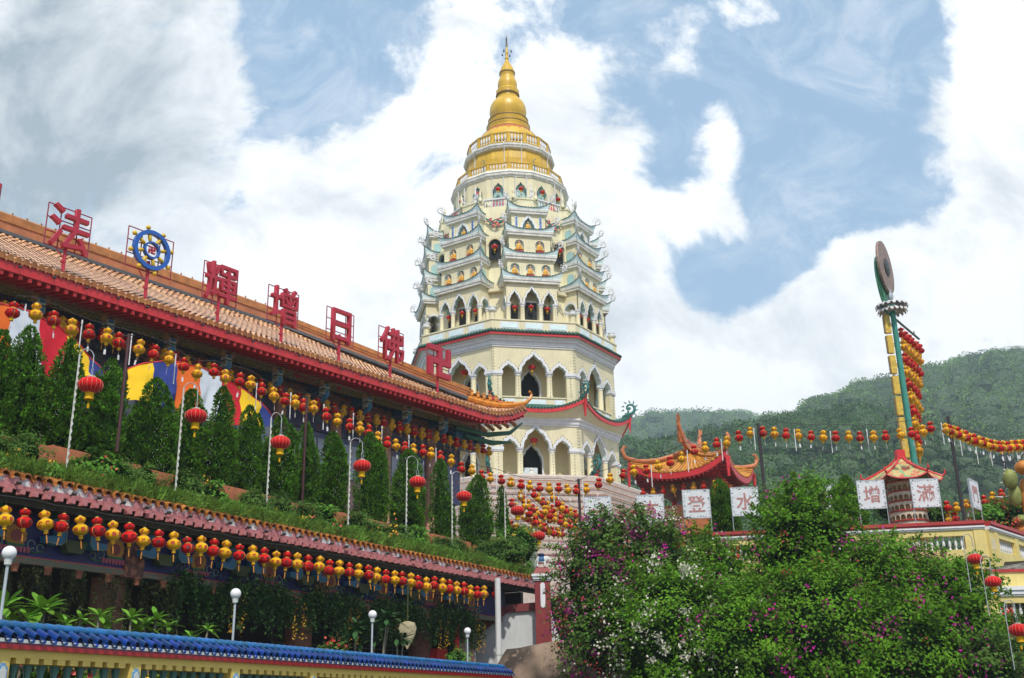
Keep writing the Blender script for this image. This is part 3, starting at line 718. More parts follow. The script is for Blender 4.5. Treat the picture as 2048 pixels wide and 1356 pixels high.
# stepped stone podium under the pagoda
pod = thing('stone_podium', 'broad stepped white stone podium under the cream pagoda', 'podium', (CX, CY, -1.6), PHO)
b = MB(); prof = [(8.2, 13.6)]; z = 13.5; a = 8.3
while z > 7: prof += [(a, z), (a, z - .22), (a + .05, z - .23)]; z -= .23; a += .075
prof += [(a, -.0)]
ring(b, [(.1, 13.6)] + prof, 8); o = b.build('steps', [mat('podium_stone', (.55, .47, .41), .8, .15, 4, .1, 20, .4, (.3, .25, .2))], pod); o.location = (0, 0, 1.6)
rc = MB()
for i in range(15): rr = 8.42 + i * .131; rc.lathe([(rr / C8 * .93 + .0, 0)], 3) if False else ring(rc, [(rr + .04, 13.2 - i * .42), (rr + .08, 13.2 - i * .42), (rr + .08, 13.16 - i * .42), (rr + .04, 13.16 - i * .42)], 8)
o = rc.build('red_line', [mat('brick_line', (.4, .16, .1), .8)], pod); o.location = (0, 0, 1.6)
# ------------------------------------------------------------------ upper hall
HZ = 6.4
hall = thing('prayer_hall', 'long temple hall with orange tiled roof and red eave above the cypresses', 'temple hall', FA[0] + Vector((0, 0, HZ)), FA[3])
def hp_(mb, name, mats, par=None, smooth=False, angle=None):
    o = mb.build(name, mats, par or hall, smooth, angle)
    if par is None: o.location = (0, 0, -HZ)
    return o
S0, S1, SR, WR = -3.2, 26.1, 15.4, 5.5          # eave from..to, end of the main ridge, depth of the ridge
EZ, RZ = 13.0, 16.25
def lift(s, w): return .95 * max(0, (s - 22.6) / 3.5) ** 2 * max(0, 1 - w / 2.2)
def roofz(s, w):
    t = w / WR; return EZ + (RZ - EZ) * (.82 * t + .18 * t * t) + lift(s, w)
def wtop(s): return WR if s < SR else WR * max(0.02, (S1 + .1 - s) / (S1 + .1 - SR))
M['rooftile'] = mat('sunlit_clay_tile', (.66, .37, .20), .38, .35, 9, .3, 40, .25, (.75, .60, .42), island=.28)  # sunlit tone and pale sparkle put into the tile colour
M['tileend'] = mat('orange_tile_end', (.40, .15, .035), .35, .3, 7, island=.2)
M['ridgeclay'] = mat('ridge_clay', (.46, .16, .06), .5, .2, 2, .1, 15, .35, (.2, .09, .05), streak=True)
M['ridgegold'] = mat('ridge_glazed', (.44, .17, .04), .35, .3, 4, .15, 15, .3, (.2, .1, .04))
M['slate'] = mat('slate_flashing', (.08, .09, .10), .6, .2, 4)
b = MB(); dx, dw = .25, .30; s = S0; k = 0
while s < S1 - .15:
    w = 0; wt = wtop(s)
    while w < wt - .05:
        w2 = min(w + dw + .05, wt); r1, r0 = .088, .075; pa = []
        for (ww, rr, up) in ((w, r1, .03), (w2, r0, .0)):
            z = roofz(s, ww) + up; pa.append([(s + rr * math.cos(a), ww, z + rr * math.sin(a)) for a in [PI * i / 5 for i in range(6)]])
        b.loft([[(x_, y_, z_ + jj) for x_, y_, z_ in r_] for r_, jj in zip(pa[::-1], (rnd.uniform(-.01, .006), rnd.uniform(-.006, .014)))], 0, False); w += dw
    # channel between the ribs
    b.add([(s + .06, 0, roofz(s, 0) - .01), (s + dx - .06, 0, roofz(s + dx, 0) - .01), (s + dx - .06, wt, roofz(s, wt) - .01), (s + .06, wt, roofz(s, wt) - .01)], [(0, 1, 2, 3)], 0)
    s += dx
hp_(b, 'roof_tiles', [M['rooftile']])
b = MB(); s = S0
while s < S1 - .1:                                # round tile ends and drip tongues along the eave
    z = roofz(s, 0); b.tube([(s, -.06, z + .015), (s, .1, z + .04)], .1, 10)
    b.add([(s + .03, -.05, z - .02), (s + .125, -.06, z - .13), (s + .22, -.05, z - .02), (s + .125, -.02, z + .05)], [(0, 1, 2, 3)]); s += dx
hp_(b, 'tile_ends', [M['tileend']], None, True)
b = MB(); n = 60
def strip(f, a, c): return [f(a + (c - a) * i / n) for i in range(n + 1)]
b.loft([strip(lambda q: (q, .02, roofz(q, 0) - .38), S0, S1), strip(lambda q: (q, .0, roofz(q, 0) - .06), S0, S1)], 0, False)
b.loft([strip(lambda q: (q, .14, roofz(q, 0) - .38), S0, S1), strip(lambda q: (q, .02, roofz(q, 0) - .38), S0, S1)], 0, False)
b.loft([strip(lambda q: (q, .0, roofz(q, 0) - .06), S0, S1), strip(lambda q: (q, .14, roofz(q, 0) - .04), S0, S1)], 0, False)
hp_(b, 'eave_fascia', [M['red']])
b = MB()
b.loft([strip(lambda q: (q, .1, roofz(q, 0) - .22), S0, S1), strip(lambda q: (min(q, 24.2), 2.2, EZ + .35), S0, S1)], 0, False)
b.loft([strip(lambda q: (q, .0, roofz(q, 0) - .1), S0, S1), strip(lambda q: (q, max(wtop(q), .05), roofz(q, wtop(q)) - .12), S0, S1)], 0, False)
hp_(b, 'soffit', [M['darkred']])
# rafters
rf = MB(); rf.beam((0, .06, 0), (0, 1.35, .28), .12, .13); rr_ = rf.build('rafter', [M['red']], hall)
rr_.location = (S0 + .1, 0, roofz(S0, 0) - .46 - HZ)
for i in range(1, 99):
    q = S0 + .1 + i * .296; c = rr_.copy(); COL.objects.link(c); c.location = (q, 0, roofz(q, 0) - .46 - HZ)
bl = MB(); bl.ball((0, -.12, 0), .05, .05, .05, 8, 0); bl.tube([(0, 0, .03), (0, -.1, .01)], .02, 5); sp = bl.build('spotlight', [M['wire']], hall, True); sp.location = (.6, 0, roofz(0, 0) - .2 - HZ)
for i in range(1, 24):
    q = .6 + i * 1.1; c = sp.copy(); COL.objects.link(c); c.location = (q - 4 if q > 29 else q, 0, roofz(q, 0) - .2 - HZ)
# ridge: slate foot, clay wall, glazed top
b = MB()
for nm, z0, z1, t, m_ in (('ridge_foot', RZ - .06, RZ + .06, .25, 'slate'), ('ridge_wall', RZ + .06, RZ + .40, .18, 'ridgeclay'), ('ridge_cap', RZ + .40, RZ + .68, .22, 'ridgegold')):
    b = MB(); b.box(S0 - 3, SR, WR - t, WR + t, z0, z1)
    if nm == 'ridge_cap':
        b.tube([(S0 - 3, WR, z1), (SR, WR, z1)], .14, 10)
        for i in range(36): b.dot((S0 + i * .55, WR - .05, z1 + .17), .05)
    if nm == 'ridge_wall':
        for i in range(14): b.box(S0 + i * 1.4, S0 + i * 1.4 + .04, WR - t - .02, WR - t, z0, z1)
    hp_(b, nm, [M[m_]])
# hip ridge running down to the corner
def hipp(t, up=0.): # t 0 at main ridge, 1 at corner
    s_ = SR + (S1 - SR) * t; w_ = WR * (1 - t) + .05; z_ = RZ + .02 + (EZ - RZ + .0) * (t ** 1.0) + lift(s_, w_) + up; return (s_, w_, z_)
for nm, u0, u1, th, m_, t1 in (('hip_foot', 0, .12, .26, 'slate', .74), ('hip_wall', .12, .42, .17, 'ridgeclay', .74), ('hip_cap', .42, .62, .2, 'ridgegold', .745)):
    b = MB(); pts = [hipp(t1 * i / 14) for i in range(15)]
    for a, c in zip(pts[:-1], pts[1:]): b.beam((a[0], a[1], a[2] + (u0 + u1) / 2), (c[0], c[1], c[2] + (u0 + u1) / 2), th * 2, u1 - u0)
    if nm == 'hip_cap':
        for k_ in range(3): b.tube([(p[0], p[1] - .18 + .0, p[2] + .3 + k_ * .13) for p in pts], .045, 6)
    hp_(b, nm, [M[m_]])
M['orangegl'] = mat('orange_glaze', (.62, .22, .02), .3, .3, 5)
b = MB(); pts = [Vector(hipp(.74 + .26 * i / 10, .14)) for i in range(11)]; tip = pts[-1] + Vector((.25, -.1, .25))
b.tube(pts + [tip, tip + Vector((.1, -.02, .22)), tip + Vector((-.02, 0, .38)), tip + Vector((-.12, 0, .3))], [.15] * 9 + [.12, .1, .08, .07, .05, .03], 8)
b.tube([p + Vector((0, 0, .16)) for p in pts[:9]], .06, 6)
hp_(b, 'corner_ridge', [M['orangegl']], None, True)
b = MB()
for i in range(5):
    p = pts[1 + i] + Vector((0, 0, .2)); b.lathe([(.09, 0), (.1, .06), (.06, .16), (.03, .2)], 8, p); b.ball((p.x, p.y, p.z + .24), .07, .07, .08, 8); b.tube([p + Vector((.03, 0, .2)), p + Vector((.12, 0, .26))], [.04, .02], 6); b.tube([p + Vector((-.08, 0, .05)), p + Vector((-.16, 0, .24))], [.03, .01], 5)
    o = hp_(b, 'roof_beast', [M['orangegl']], None, True); b = MB()
# far slope and hip end so that the roof is solid
b = MB(); b.add([(S0 - 3, WR, RZ), (SR, WR, RZ), (S1, 2 * WR, EZ), (S0 - 3, 2 * WR, EZ), (S1, 0, EZ + .7)], [(3, 2, 1, 0), (1, 2, 4)]); hp_(b, 'far_slope', [M['ridgeclay']])
b = MB(); s_ = S1
for i in range(24):
    wv = .25 + i * .45; b.tube([(S1 + .02, wv, EZ + (.75 if i == 0 else .1)), (S1 - .6, wv, EZ + .3)], .1, 6)
hp_(b, 'tile_ends', [M['tileend']], None, True)

# painted woodwork below the eave
def paint(name, base, figs, scale=3., rough=.6):
    """painted timber: base colour with painted curls (voronoi/wave marks) in other colours"""
    m = bpy.data.materials.new(name); m.use_nodes = True; n = m.node_tree.nodes; l = m.node_tree.links; p = n['Principled BSDF']; p.inputs['Roughness'].default_value = rough
    t = n.new('ShaderNodeTexCoord'); last = None; col = (*base, 1)
    for i, (c, sc_, lo, hi, kind) in enumerate(figs):
        mp = n.new('ShaderNodeMapping'); mp.inputs['Location'].default_value = (i * 3.7, i * 1.3, i * 2.1); l.new(t.outputs['Object'], mp.inputs[0])
        if kind == 'w':
            x = n.new('ShaderNodeTexWave'); x.inputs['Scale'].default_value = sc_; x.inputs['Distortion'].default_value = 9; x.inputs['Detail'].default_value = 2; x.inputs['Detail Scale'].default_value = 1.6; x.bands_direction = 'Z'
        elif kind == 'v':
            x = n.new('ShaderNodeTexVoronoi'); x.feature = 'DISTANCE_TO_EDGE'; x.inputs['Scale'].default_value = sc_
        else:
            x = n.new('ShaderNodeTexNoise'); x.inputs['Scale'].default_value = sc_; x.inputs['Detail'].default_value = 2
        l.new(mp.outputs[0], x.inputs[0]); r = n.new('ShaderNodeMapRange'); r.inputs['From Min'].default_value = lo; r.inputs['From Max'].default_value = hi
        l.new(x.outputs[0], r.inputs[0]); mi = n.new('ShaderNodeMix'); mi.data_type = 'RGBA'; l.new(r.outputs[0], mi.inputs[0])
        if last is None: mi.inputs[6].default_value = col
        else: l.new(last, mi.inputs[6])
        mi.inputs[7].default_value = (*c, 1); last = mi.outputs[2]
    l.new(last, p.inputs['Base Color']); return m


M['frieze'] = paint('painted_frieze', (.04, .045, .13), [((.07, .10, .12), 1.6, .55, .62, 'n'), ((.16, .13, .09), 3.4, .93, .97, 'w'), ((.16, .05, .06), 2.6, .60, .66, 'n')])
M['panel'] = paint('painted_upper_wall', (.10, .11, .26), [((.20, .26, .32), 2.2, .55, .62, 'n'), ((.24, .22, .24), 2.8, .92, .97, 'w'), ((.26, .10, .10), 4.4, .60, .66, 'n')])
M['redpanel'] = paint('carved_red_panel', (.13, .035, .025), [((.33, .14, .05), 5., .84, .92, 'w'), ((.03, .03, .03), 3., .58, .64, 'n')])
M['band'] = paint('gilded_band', (.05, .11, .05), [((.42, .30, .10), 6., .55, .62, 'w'), ((.40, .05, .05), 1.3, .64, .67, 'n')])
M['bluew'] = mat('bracket_blue', (.03, .12, .22), .5, .3, 4)
M['bluel'] = mat('bracket_light_blue', (.05, .20, .36), .5, .15, 6)
M['greenl'] = mat('bracket_green', (.03, .14, .08), .5, .2, 6)
M['whitel'] = mat('bracket_white', (.55, .58, .55), .6, .1, 6)
M['pinkcol'] = mat('pink_granite_column', (.50, .24, .16), .5, .2, 5, .05, 30, .2, (.2, .09, .07))
b = MB(); b.box(S0, 24.2, 1.35, 1.6, 12.50, 12.66); hp_(b, 'gilded_band', [M['band']])
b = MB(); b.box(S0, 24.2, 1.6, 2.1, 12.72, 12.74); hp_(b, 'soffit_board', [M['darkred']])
for i in range(13):
    s0 = 2.1 + (i - 2) * 2.43
    if s0 + 2.43 < S0 or s0 > 24: continue
    b = MB(); b.box(s0 + .35, min(s0 + 2.1, 24.1), 1.95, 2.0, 11.9, 12.5); hp_(b, 'carved_panel', [M['redpanel']])
    b = MB(); b.box(s0 + .02, min(s0 + 2.41, 24.1), 2.5, 2.56, 11.0, 11.9); hp_(b, 'painted_frieze', [M['frieze']])
    if s0 < 24.3:
        b = MB(); b.box(-.11, .11, .35, 2.6, -.1, .26, 0); b.prism([(0, 0)] * 0 + [(-.13, -.34), (.13, -.34), (.13, .12), (-.13, .12)], .18, .5, 1)
        b.box(-.10, .10, .17, .18, -.0, .11, 2); b.box(-.135, .135, .175, .5, -.12, -.06, 3); b.box(-.135, .135, .174, .5, -.2, -.155, 4)
        for q in (-1, 1): b.lathe([(.01, -.14), (.1, -.12), (.13, 0), (.1, .12), (.01, .14)], 8, (q * .2, .32, .18), 5)
        b.tube([(0, .5, -.5), (0, .3, -.42), (0, .2, -.3), (0, .22, -.16)], [.1, .11, .12, .1], 8, 2)
        o = b.build('bracket', [M['bluew'], M['whitel'], M['bluel'], M['greenl'], M['band'], mat('bracket_boss', (.42, .25, .10), .5)], hall); o.location = (s0, 1.0, 12.42 - HZ)
b = MB(); b.box(S0 - 3, 24.2, 2.6, 2.9, 9.2, 12.9); hp_(b, 'upper_wall', [M['panel']])
b = MB(); b.box(S0 - 3, 24.2, 3.3, 3.5, HZ, 9.2); hp_(b, 'lower_wall', [mat('grey_wall_panel', (.22, .21, .20), .7, .25, 2)])
b = MB(); b.box(24.0, 24.2, 2.9, 8.4, HZ, 12.9); hp_(b, 'end_wall', [M['panel']])
M['win'] = mat('pale_window_panel', (.42, .44, .52), .4, .25, 1.5)
for i in range(9):
    s0 = -2.0 + i * 3.0
    b = MB(); b.lathe([(.34, HZ), (.34, HZ + .3), (.27, HZ + .4), (.26, 12.0), (.36, 12.1), (.36, 12.4)], 16, (s0, 2.5, 0)); hp_(b, 'column', [M['pinkcol']], None, True)
    if i < 8:
        b = MB()
        for k_ in range(4):
            x0 = s0 + .45 + k_ * .55; b.box(x0, x0 + .45, 2.5, 2.56, 9.3, 10.7, 0); b.box(x0 - .03, x0 + .48, 2.56, 2.6, 9.25, 10.75, 1)
        hp_(b, 'window', [M['win'], mat('window_frame', (.16, .24, .30), .5)])
        b = MB(); b.box(s0 + .5, s0 + 2.5, 2.52, 2.6, 8.0, 9.25, 0); hp_(b, 'door_panel', [mat('pink_gate_panel', (.45, .27, .24), .6, .3, 4)])
# green and blue cantilever beams under the raised corner
b = MB()
b.tube([(22.3, 1.3, 12.35), (24.2, .9, 12.3), (25.4, .5, 12.55), (26.0, .2, 13.1)], [.10, .12, .1, .04], 8, 0); b.tube([(23., 1.3, 12.1), (24.6, 1.0, 12.0), (25.6, .6, 12.15)], [.1, .13, .05], 8, 0)
hp_(b, 'corner_flourish', [M['greenl']], None, True)
b = MB(); b.box(22.5, 24.6, 1.4, 1.9, 11.95, 12.35); hp_(b, 'corner_beam', [M['bluew']]); b = MB(); b.box(21.8, 24.2, 1.5, 2.0, 11.6, 11.72); b.box(23.6, 23.8, 1.38, 1.5, 11.5, 12.3); hp_(b, 'corner_beam', [M['bluel']])

# ------------------------------------------------------------------ roof signs
M['signred'] = mat('sign_red', (.42, .014, .035), .5, .12, 4)
M['signframe'] = mat('sign_frame', (.28, .012, .045), .5, .1, 4)
def sign_base(label, s, cat='rooftop sign', h=15.67, base=13.45, bw=1.52):
    t = thing('rooftop_sign', label, cat, loc(FA, s, .8, base), FA[3], 'red signs standing along the roof edge')
    top, bot = h - base, h - base - 1.42; w2 = bw / 2; f = MB(); r = .022
    for x in (-w2, -w2 + bw * .3, w2 - bw * .3, w2): f.tube([(x, .06, bot), (x, .06, top)], r, 5)
    for z in (bot, bot + .47, bot + .95, top): f.tube([(-w2, .06, z), (w2, .06, z)], r, 5)
    f.build('frame', [M['signframe']], t)
    f = MB(); f.tube([(0, .08, -.1), (0, .08, bot + .4)], .06, 8); f.tube([(0, .08, .5), (-.35, .08, bot)], .02, 5); f.box(-.08, .08, .0, .16, -.1, .02); f.box(-.12, .02, .02, .1, .35, .42)
    f.build('post', [M['signred']], t); return t, bot, top
NMS = [('法', 'character sign with water strokes, left of the blue wheel', 2.47), (None, '', 5.5), ('輝', 'character sign just right of the blue wheel', 8.51), ('增', 'character sign between two other character signs, its right half boxed', 11.5), ('日', 'box shaped sun character sign', 14.53), ('佛', 'character sign next to the swastika sign', 17.53), ('卍', '', 20.6)]
for ch, lb_, s in NMS:
    if ch and ch != '卍':
        t, bo, to = sign_base('red ' + lb_ + ' on the tiled roof', s)
        glyph('character', ch, 1.62, .16, M['signred'], t, (0, 0, (bo + to) / 2 + .02), .012, .92 if ch != '日' else .95)
    elif ch == '卍':
        t, bo, to = sign_base('red swastika emblem sign at the right end of the roof', s)
        b = MB(); w2, zc_, hh, q = .74, (bo + to) / 2, .71, .13
        b.box(-q, q, -.1, .06, zc_ - hh, zc_ + hh)
        for x0, x1, z0, z1 in ((-w2, -q, zc_ - q, zc_ + q), (q, w2, zc_ - q, zc_ + q), (-w2, -q, zc_ + hh - .24, zc_ + hh), (q, w2, zc_ - hh, zc_ - hh + .24), (-w2, -w2 + .24, zc_ - hh + .0, zc_ - q), (w2 - .24, w2, zc_ + q, zc_ + hh)):
            b.box(x0, x1, -.098, .058, z0, z1)
        b.build('emblem', [M['signred']], t)
    else:
        t, bo, to = sign_base('blue and yellow spoked wheel sign in a red frame on the tiled roof', s, 'wheel sign', 15.9, 13.5, 1.8)
        zc_ = bo + .78; b = MB()
        def hoop(mb, r0, r1, y0, y1, n=36):
            mb.loft([[(r * math.cos(2 * PI * j / n), y, zc_ + r * math.sin(2 * PI * j / n)) for j in range(n)] for r, y in ((r0, y0), (r1, y0), (r1, y1), (r0, y1), (r0, y0))])
        hoop(b, .58, .72, -.1, .05); b.build('rim', [mat('wheel_blue', (.01, .10, .42), .4, .1)], t)
        b = MB(); hoop(b, .25, .31, -.1, .05); b.build('hub_ring', [MATS['wheel_blue']], t)
        my = mat('wheel_yellow', (.70, .45, .02), .45, .12, 5)
        for k_ in range(8):
            a = k_ * PI / 4 + .25; d = Vector((math.cos(a), 0, math.sin(a))); c0 = Vector((0, -.02, zc_)); b = MB()
            b.tube([c0 + d * .31, c0 + d * .36, c0 + d * .45, c0 + d * .56, c0 + d * .59], [.03, .06, .07, .055, .03], 8); b.tube([c0 + d * .72, c0 + d * .76], .03, 6)
            b.ball(c0 + d * .82, .085, .085, .085, 10); b.build('spoke', [my], t, True)
        b = MB(); s2, q2 = .13, .028
        b.box(-q2, q2, -.08, -.02, zc_ - s2, zc_ + s2)
        for x0, x1, z0, z1 in ((-s2, -q2, zc_ - q2, zc_ + q2), (q2, s2, zc_ - q2, zc_ + q2), (-s2, -q2, zc_ + s2 - .05, zc_ + s2), (q2, s2, zc_ - s2, zc_ - s2 + .05), (-s2, -s2 + .05, zc_ - s2, zc_ - q2), (s2 - .05, s2, zc_ + q2, zc_ + s2)): b.box(x0, x1, -.078, -.022, z0, z1)
        b.build('emblem', [M['signred']], t)
t, bo, to = sign_base('red sign frame cut off by the left edge of the photo', -.62)
glyph('character', '轉', 1.62, .16, M['signred'], t, (0, 0, (bo + to) / 2), .035, .92)

# ------------------------------------------------------------------ lower corridor with its planted roof
cor = thing('covered_corridor', 'covered corridor with pink rafters and orange tile edge below the planted terrace', 'corridor', FB[0] + Vector((0, 0, -1.6)), FB[3])
def cp_(mb, name, mats, smooth=False):
    o = mb.build(name, mats, cor, smooth); o.location = (0, 0, 1.6); return o
B0, B1 = -2.5, 24.75
M['pantile'] = mat('orange_pantile', (.42, .15, .03), .4, .3, 9, .15, 30, .3, (.16, .07, .03), island=.22)
M['peel'] = paint('peeling_pink_white', (.70, .70, .70), [((.54, .22, .23), 2.2, .44, .52, 'n'), ((.42, .13, .14), 9., .58, .64, 'n')])
M['pink'] = mat('faded_pink_paint', (.50, .17, .17), .6, .25, 5, 0, 20, .3, (.55, .45, .45))
b = MB(); s = B0
while s < B1:
    for w, up in ((0, 0), (.24, .09)):
        A = [[(s + .13 + .10 * math.cos(a), w + y, 5.08 + up + z_ + .10 * math.sin(a)) for a in [PI * i / 6 for i in range(7)]] for y, z_ in ((-.04, 0), (.30, .09))]
        b.loft(A[::-1], 0, False); A2 = [[(x, y, z_ - .02) for x, y, z_ in r] for r in A]; b.loft(A2, 0, False); b.loft([A[0], A2[0]], 0, False)
        C = [[(s - .0 + .05 * math.cos(a), w + y, 5.09 + up + z_ - .06 * math.sin(a)) for a in [PI * i / 6 for i in range(7)]] for y, z_ in ((-.06, -.01), (.30, .09))]
        b.loft(C, 0, False); C2 = [[(x, y, z_ - .02) for x, y, z_ in r] for r in C]; b.loft(C2[::-1], 0, False); b.loft([C2[0], C[0]], 0, False)
    s += .277
cp_(b, 'tile_edge', [M['pantile']], True)
b = MB(); b.box(B0, B1, .02, .18, 4.90, 5.08); cp_(b, 'fascia', [M['peel']])
b = MB(); b.box(B0, B1, -.01, .2, 4.80, 4.898); cp_(b, 'beam', [M['pink']])
rf = MB(); rf.box(-.06, .06, -.13, .03, -.11, 0); r0 = rf.build('rafter', [M['pink']], cor); r0.location = (.2 - 7 * .33, 0, 4.795 + 1.6)
for i in range(1, 81):
    c = r0.copy(); COL.objects.link(c); c.location = (.2 + (i - 7) * .33, 0, 4.795 + 1.6)
sp = MB(); sp.ball((0, -.13, 0), .055, .07, .05, 8); sp.tube([(0, 0, -.03), (0, -.09, -.01)], .02, 5); sp0 = sp.build('spotlight', [M['wire']], cor, True); sp0.location = (.4, 0, 4.92 + 1.6)
for i in range(1, 34):
    c = sp0.copy(); COL.objects.link(c); c.location = (.4 + i * .72, 0, 4.92 + 1.6 + .02 * math.sin(i * 5))
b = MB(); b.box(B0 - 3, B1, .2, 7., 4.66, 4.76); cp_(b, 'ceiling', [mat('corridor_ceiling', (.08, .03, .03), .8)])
M['bluepanel'] = mat('ultramarine_panel', (.012, .016, .13), .5, .25, 3)
b = MB(); b.box(B0, 23.4, .85, .95, 3.55, 4.6); cp_(b, 'painted_beam', [M['bluepanel']])
b = MB(); b.box(B0, 23.4, .80, .98, 3.38, 3.52); cp_(b, 'gilded_band', [paint('worn_band', (.20, .17, .11), [((.30, .14, .08), 4, .55, .6, 'n'), ((.05, .14, .12), 6, .8, .86, 'w')])])
b = MB(); b.box(B0, 23.4, .82, .84, 3.525, 3.545); cp_(b, 'red_line', [M['red']])
for i in range(9):                                # painted motifs: sun disc with petals, and blue corner brackets
    s0 = .35 + 2.8 * (i - .0) - .5
    if s0 > 22: break
    b = MB(); x = s0 + 1.35; n = 26
    poly = [(x + (.26 + .03 * (j % 2)) * math.cos(2 * PI * j / n), 3.98 + (.26 + .03 * (j % 2)) * math.sin(2 * PI * j / n)) for j in range(n)]
    b.prism(poly, .83, .86, 0); b.prism([(x + .14 * math.cos(2 * PI * j / 12), 3.98 + .14 * math.sin(2 * PI * j / 12)) for j in range(12)], .815, .84, 1)
    for j in range(8): a = -.35 + .1 * j; b.prism([(x + a - .03, 3.62), (x + a + .03, 3.62), (x + a + .045, 3.74), (x + a - .045, 3.74)], .812, .84, 2)
    b.prism([(x - .22, 3.74), (x + .22, 3.74), (x + .25, 3.80), (x - .25, 3.80)], .808, .84, 3)
    for q in (-1, 1):
        b.tube([(x + q * (.42 + .1 * math.cos(a)), .84, 3.82 + .1 * math.sin(a)) for a in [i_ * .7 for i_ in range(9)]], .016, 5, 4)
        b.tube([(x + q * (.66 + .09 * math.cos(a)), .84, 3.76 + .09 * math.sin(a)) for a in [i_ * .7 for i_ in range(9)]], .016, 5, 4)
        b.tube([(x + q * .3, .84, 3.68), (x + q * .55, .84, 3.64), (x + q * .75, .84, 3.70)], .02, 5, 3)
    cp_(b, 'painted_motif', [mat('motif_gold', (.50, .22, .03), .5, .3, 12), mat('motif_red', (.30, .06, .05), .5), mat('motif_pink', (.40, .08, .14), .5), mat('motif_green', (.03, .14, .06), .5), mat('motif_outline', (.22, .30, .24), .6)])
    for q in (0, 1):
        b = MB(); x0 = s0 + (.35 if q else -.35); d = 1 if q else -1
        b.prism([(x0 + d * a_, z_) for a_, z_ in ((-.0, 3.95), (.0, 4.55), (.16, 4.55), (.16, 4.12), (.26, 4.02), (.5, 4.02), (.5, 3.88), (.12, 3.84))][::d], .55, .8, 0)
        b.prism([(x0 + d * a_, z_) for a_, z_ in ((.02, 4.3), (.02, 4.4), (.5, 4.4), (.5, 4.3))][::d], .50, .8, 1); b.prism([(x0 + d * a_, z_) for a_, z_ in ((.14, 4.42), (.14, 4.58), (.36, 4.58), (.36, 4.42))][::d], .5, .8, 2)
        b.tube([(x0 + d * a_, .53, z_) for a_, z_ in ((.5, 3.88), (.12, 3.84), (0, 3.95), (0, 4.55))], .014, 5, 3)
        cp_(b, 'painted_bracket', [M['bluel'], M['bluew'], M['greenl'], MATS['motif_outline']])
    b = MB(); b.prism([(s0 - .2, 3.72), (s0 + .2, 3.72), (s0 + .36, 4.0), (s0 - .36, 4.0)], .60, .82, 0); cp_(b, 'bracket_foot', [mat('olive_wood', (.07, .09, .03), .6)])
M['brownpink'] = mat('brown_column', (.22, .085, .06), .7, .25, 3, .1, 20)
for s0 in (4.6, 11.95, 18.6):
    b = MB(); b.lathe([(.42, -1.6), (.42, 3.4)], 18, (s0, 1.65, 0)); cp_(b, 'column', [M['brownpink']], True)
    b = MB(); b.box(s0 - .3, s0 + .3, .78, 1.6, 3.35, 4.6); cp_(b, 'column_head', [paint('carved_head', (.12, .04, .03), [((.35, .13, .08), 5, .5, .6, 'n'), ((.02, .02, .02), 7, .6, .7, 'n')])])
b = MB(); b.box(B0 - 3, 26, 6.6, 6.8, -1.6, 4.7); cp_(b, 'back_wall', [mat('shaded_back_wall', (.06, .05, .05), .9)])  # interior shade of the corridor put into the near-black wall colour
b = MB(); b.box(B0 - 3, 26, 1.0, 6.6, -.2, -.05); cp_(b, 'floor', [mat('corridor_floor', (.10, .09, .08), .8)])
b = MB()
for i in range(7): b.box(13.3 + i * 1.35 , 13.36 + i * 1.35, 3.9, 3.96, -.1, 4.6, 0)
for i in range(3): b.box(13.3, 21.5, 3.9, 3.95, 1.2 + i * 1.1, 1.25 + i * 1.1, 0)
cp_(b, 'screen_bars', [mat('grey_green_bars', (.10, .13, .12), .6)])
b = MB()
for i in range(9): x = 19.3 + i * .17; b.box(x, x + (.1 if i in (0, 1) else .04), .6, .66, -.2, 3.2, 0 if i < 2 else (1 if i % 2 else 2))
b.box(18.6, 19.25, .9, 1.2, -.2, 2.2, 0)
cp_(b, 'red_gate_bars', [mat('bright_red_gate', (.50, .012, .012), .5), MATS['faded_pink_paint'], mat('dull_rail', (.35, .32, .30), .5)])
pipe = thing('drain_pipe', 'white vertical drain pipe in front of the white stair wall', 'pipe', loc(FB, 20.75, -.35, -1.6))
b = MB(); b.tube([(0, 0, 0), (0, 0, 6.35)], .11, 14); b.build('pipe_shaft', [mat('white_pvc', (.66, .67, .66), .4, .06)], pipe, True); b = MB(); b.tube([(0, 0, 3.6), (0, 0, 3.72)], .125, 14); b.build('pipe_collar', [MATS['white_pvc']], pipe, True)

# ------------------------------------------------------------------ blue tiled balustrade wall
wal = thing('balustrade_wall', 'yellow balustrade wall capped with glazed blue tiles in the foreground', 'balustrade wall', FC[0] + Vector((0, 0, -1.6)), FC[3])
def wp_(mb, name, mats, smooth=False):
    o = mb.build(name, mats, wal, smooth); o.location = (0, 0, 1.6); return o
C0, C1 = -2., 18.15
M['blue1'] = mat('blue_ridge_glaze', (.006, .11, .30), .3, .3, 6, 0, 20, .1, (.03, .2, .3), island=.25, coat=.1, spec=.3)
M['blue2'] = mat('cobalt_tile_glaze', (.004, .034, .17), .3, .5, 5, 0, 20, .2, (.01, .015, .05), island=.35, coat=.06, spec=.25)
b = MB(); s = C0; zt = 1.21
while s < C1 - .1:
    b.lathe([(0, 0)], 3) if False else b.tube([(s, 0, zt), (s + .02, 0, zt), (s + .19, 0, zt), (s + .205, 0, zt)], [.066, .076, .066, .064], 12); s += .2
wp_(b, 'ridge_tiles', [M['blue1']], True, )
b = MB(); s = C0
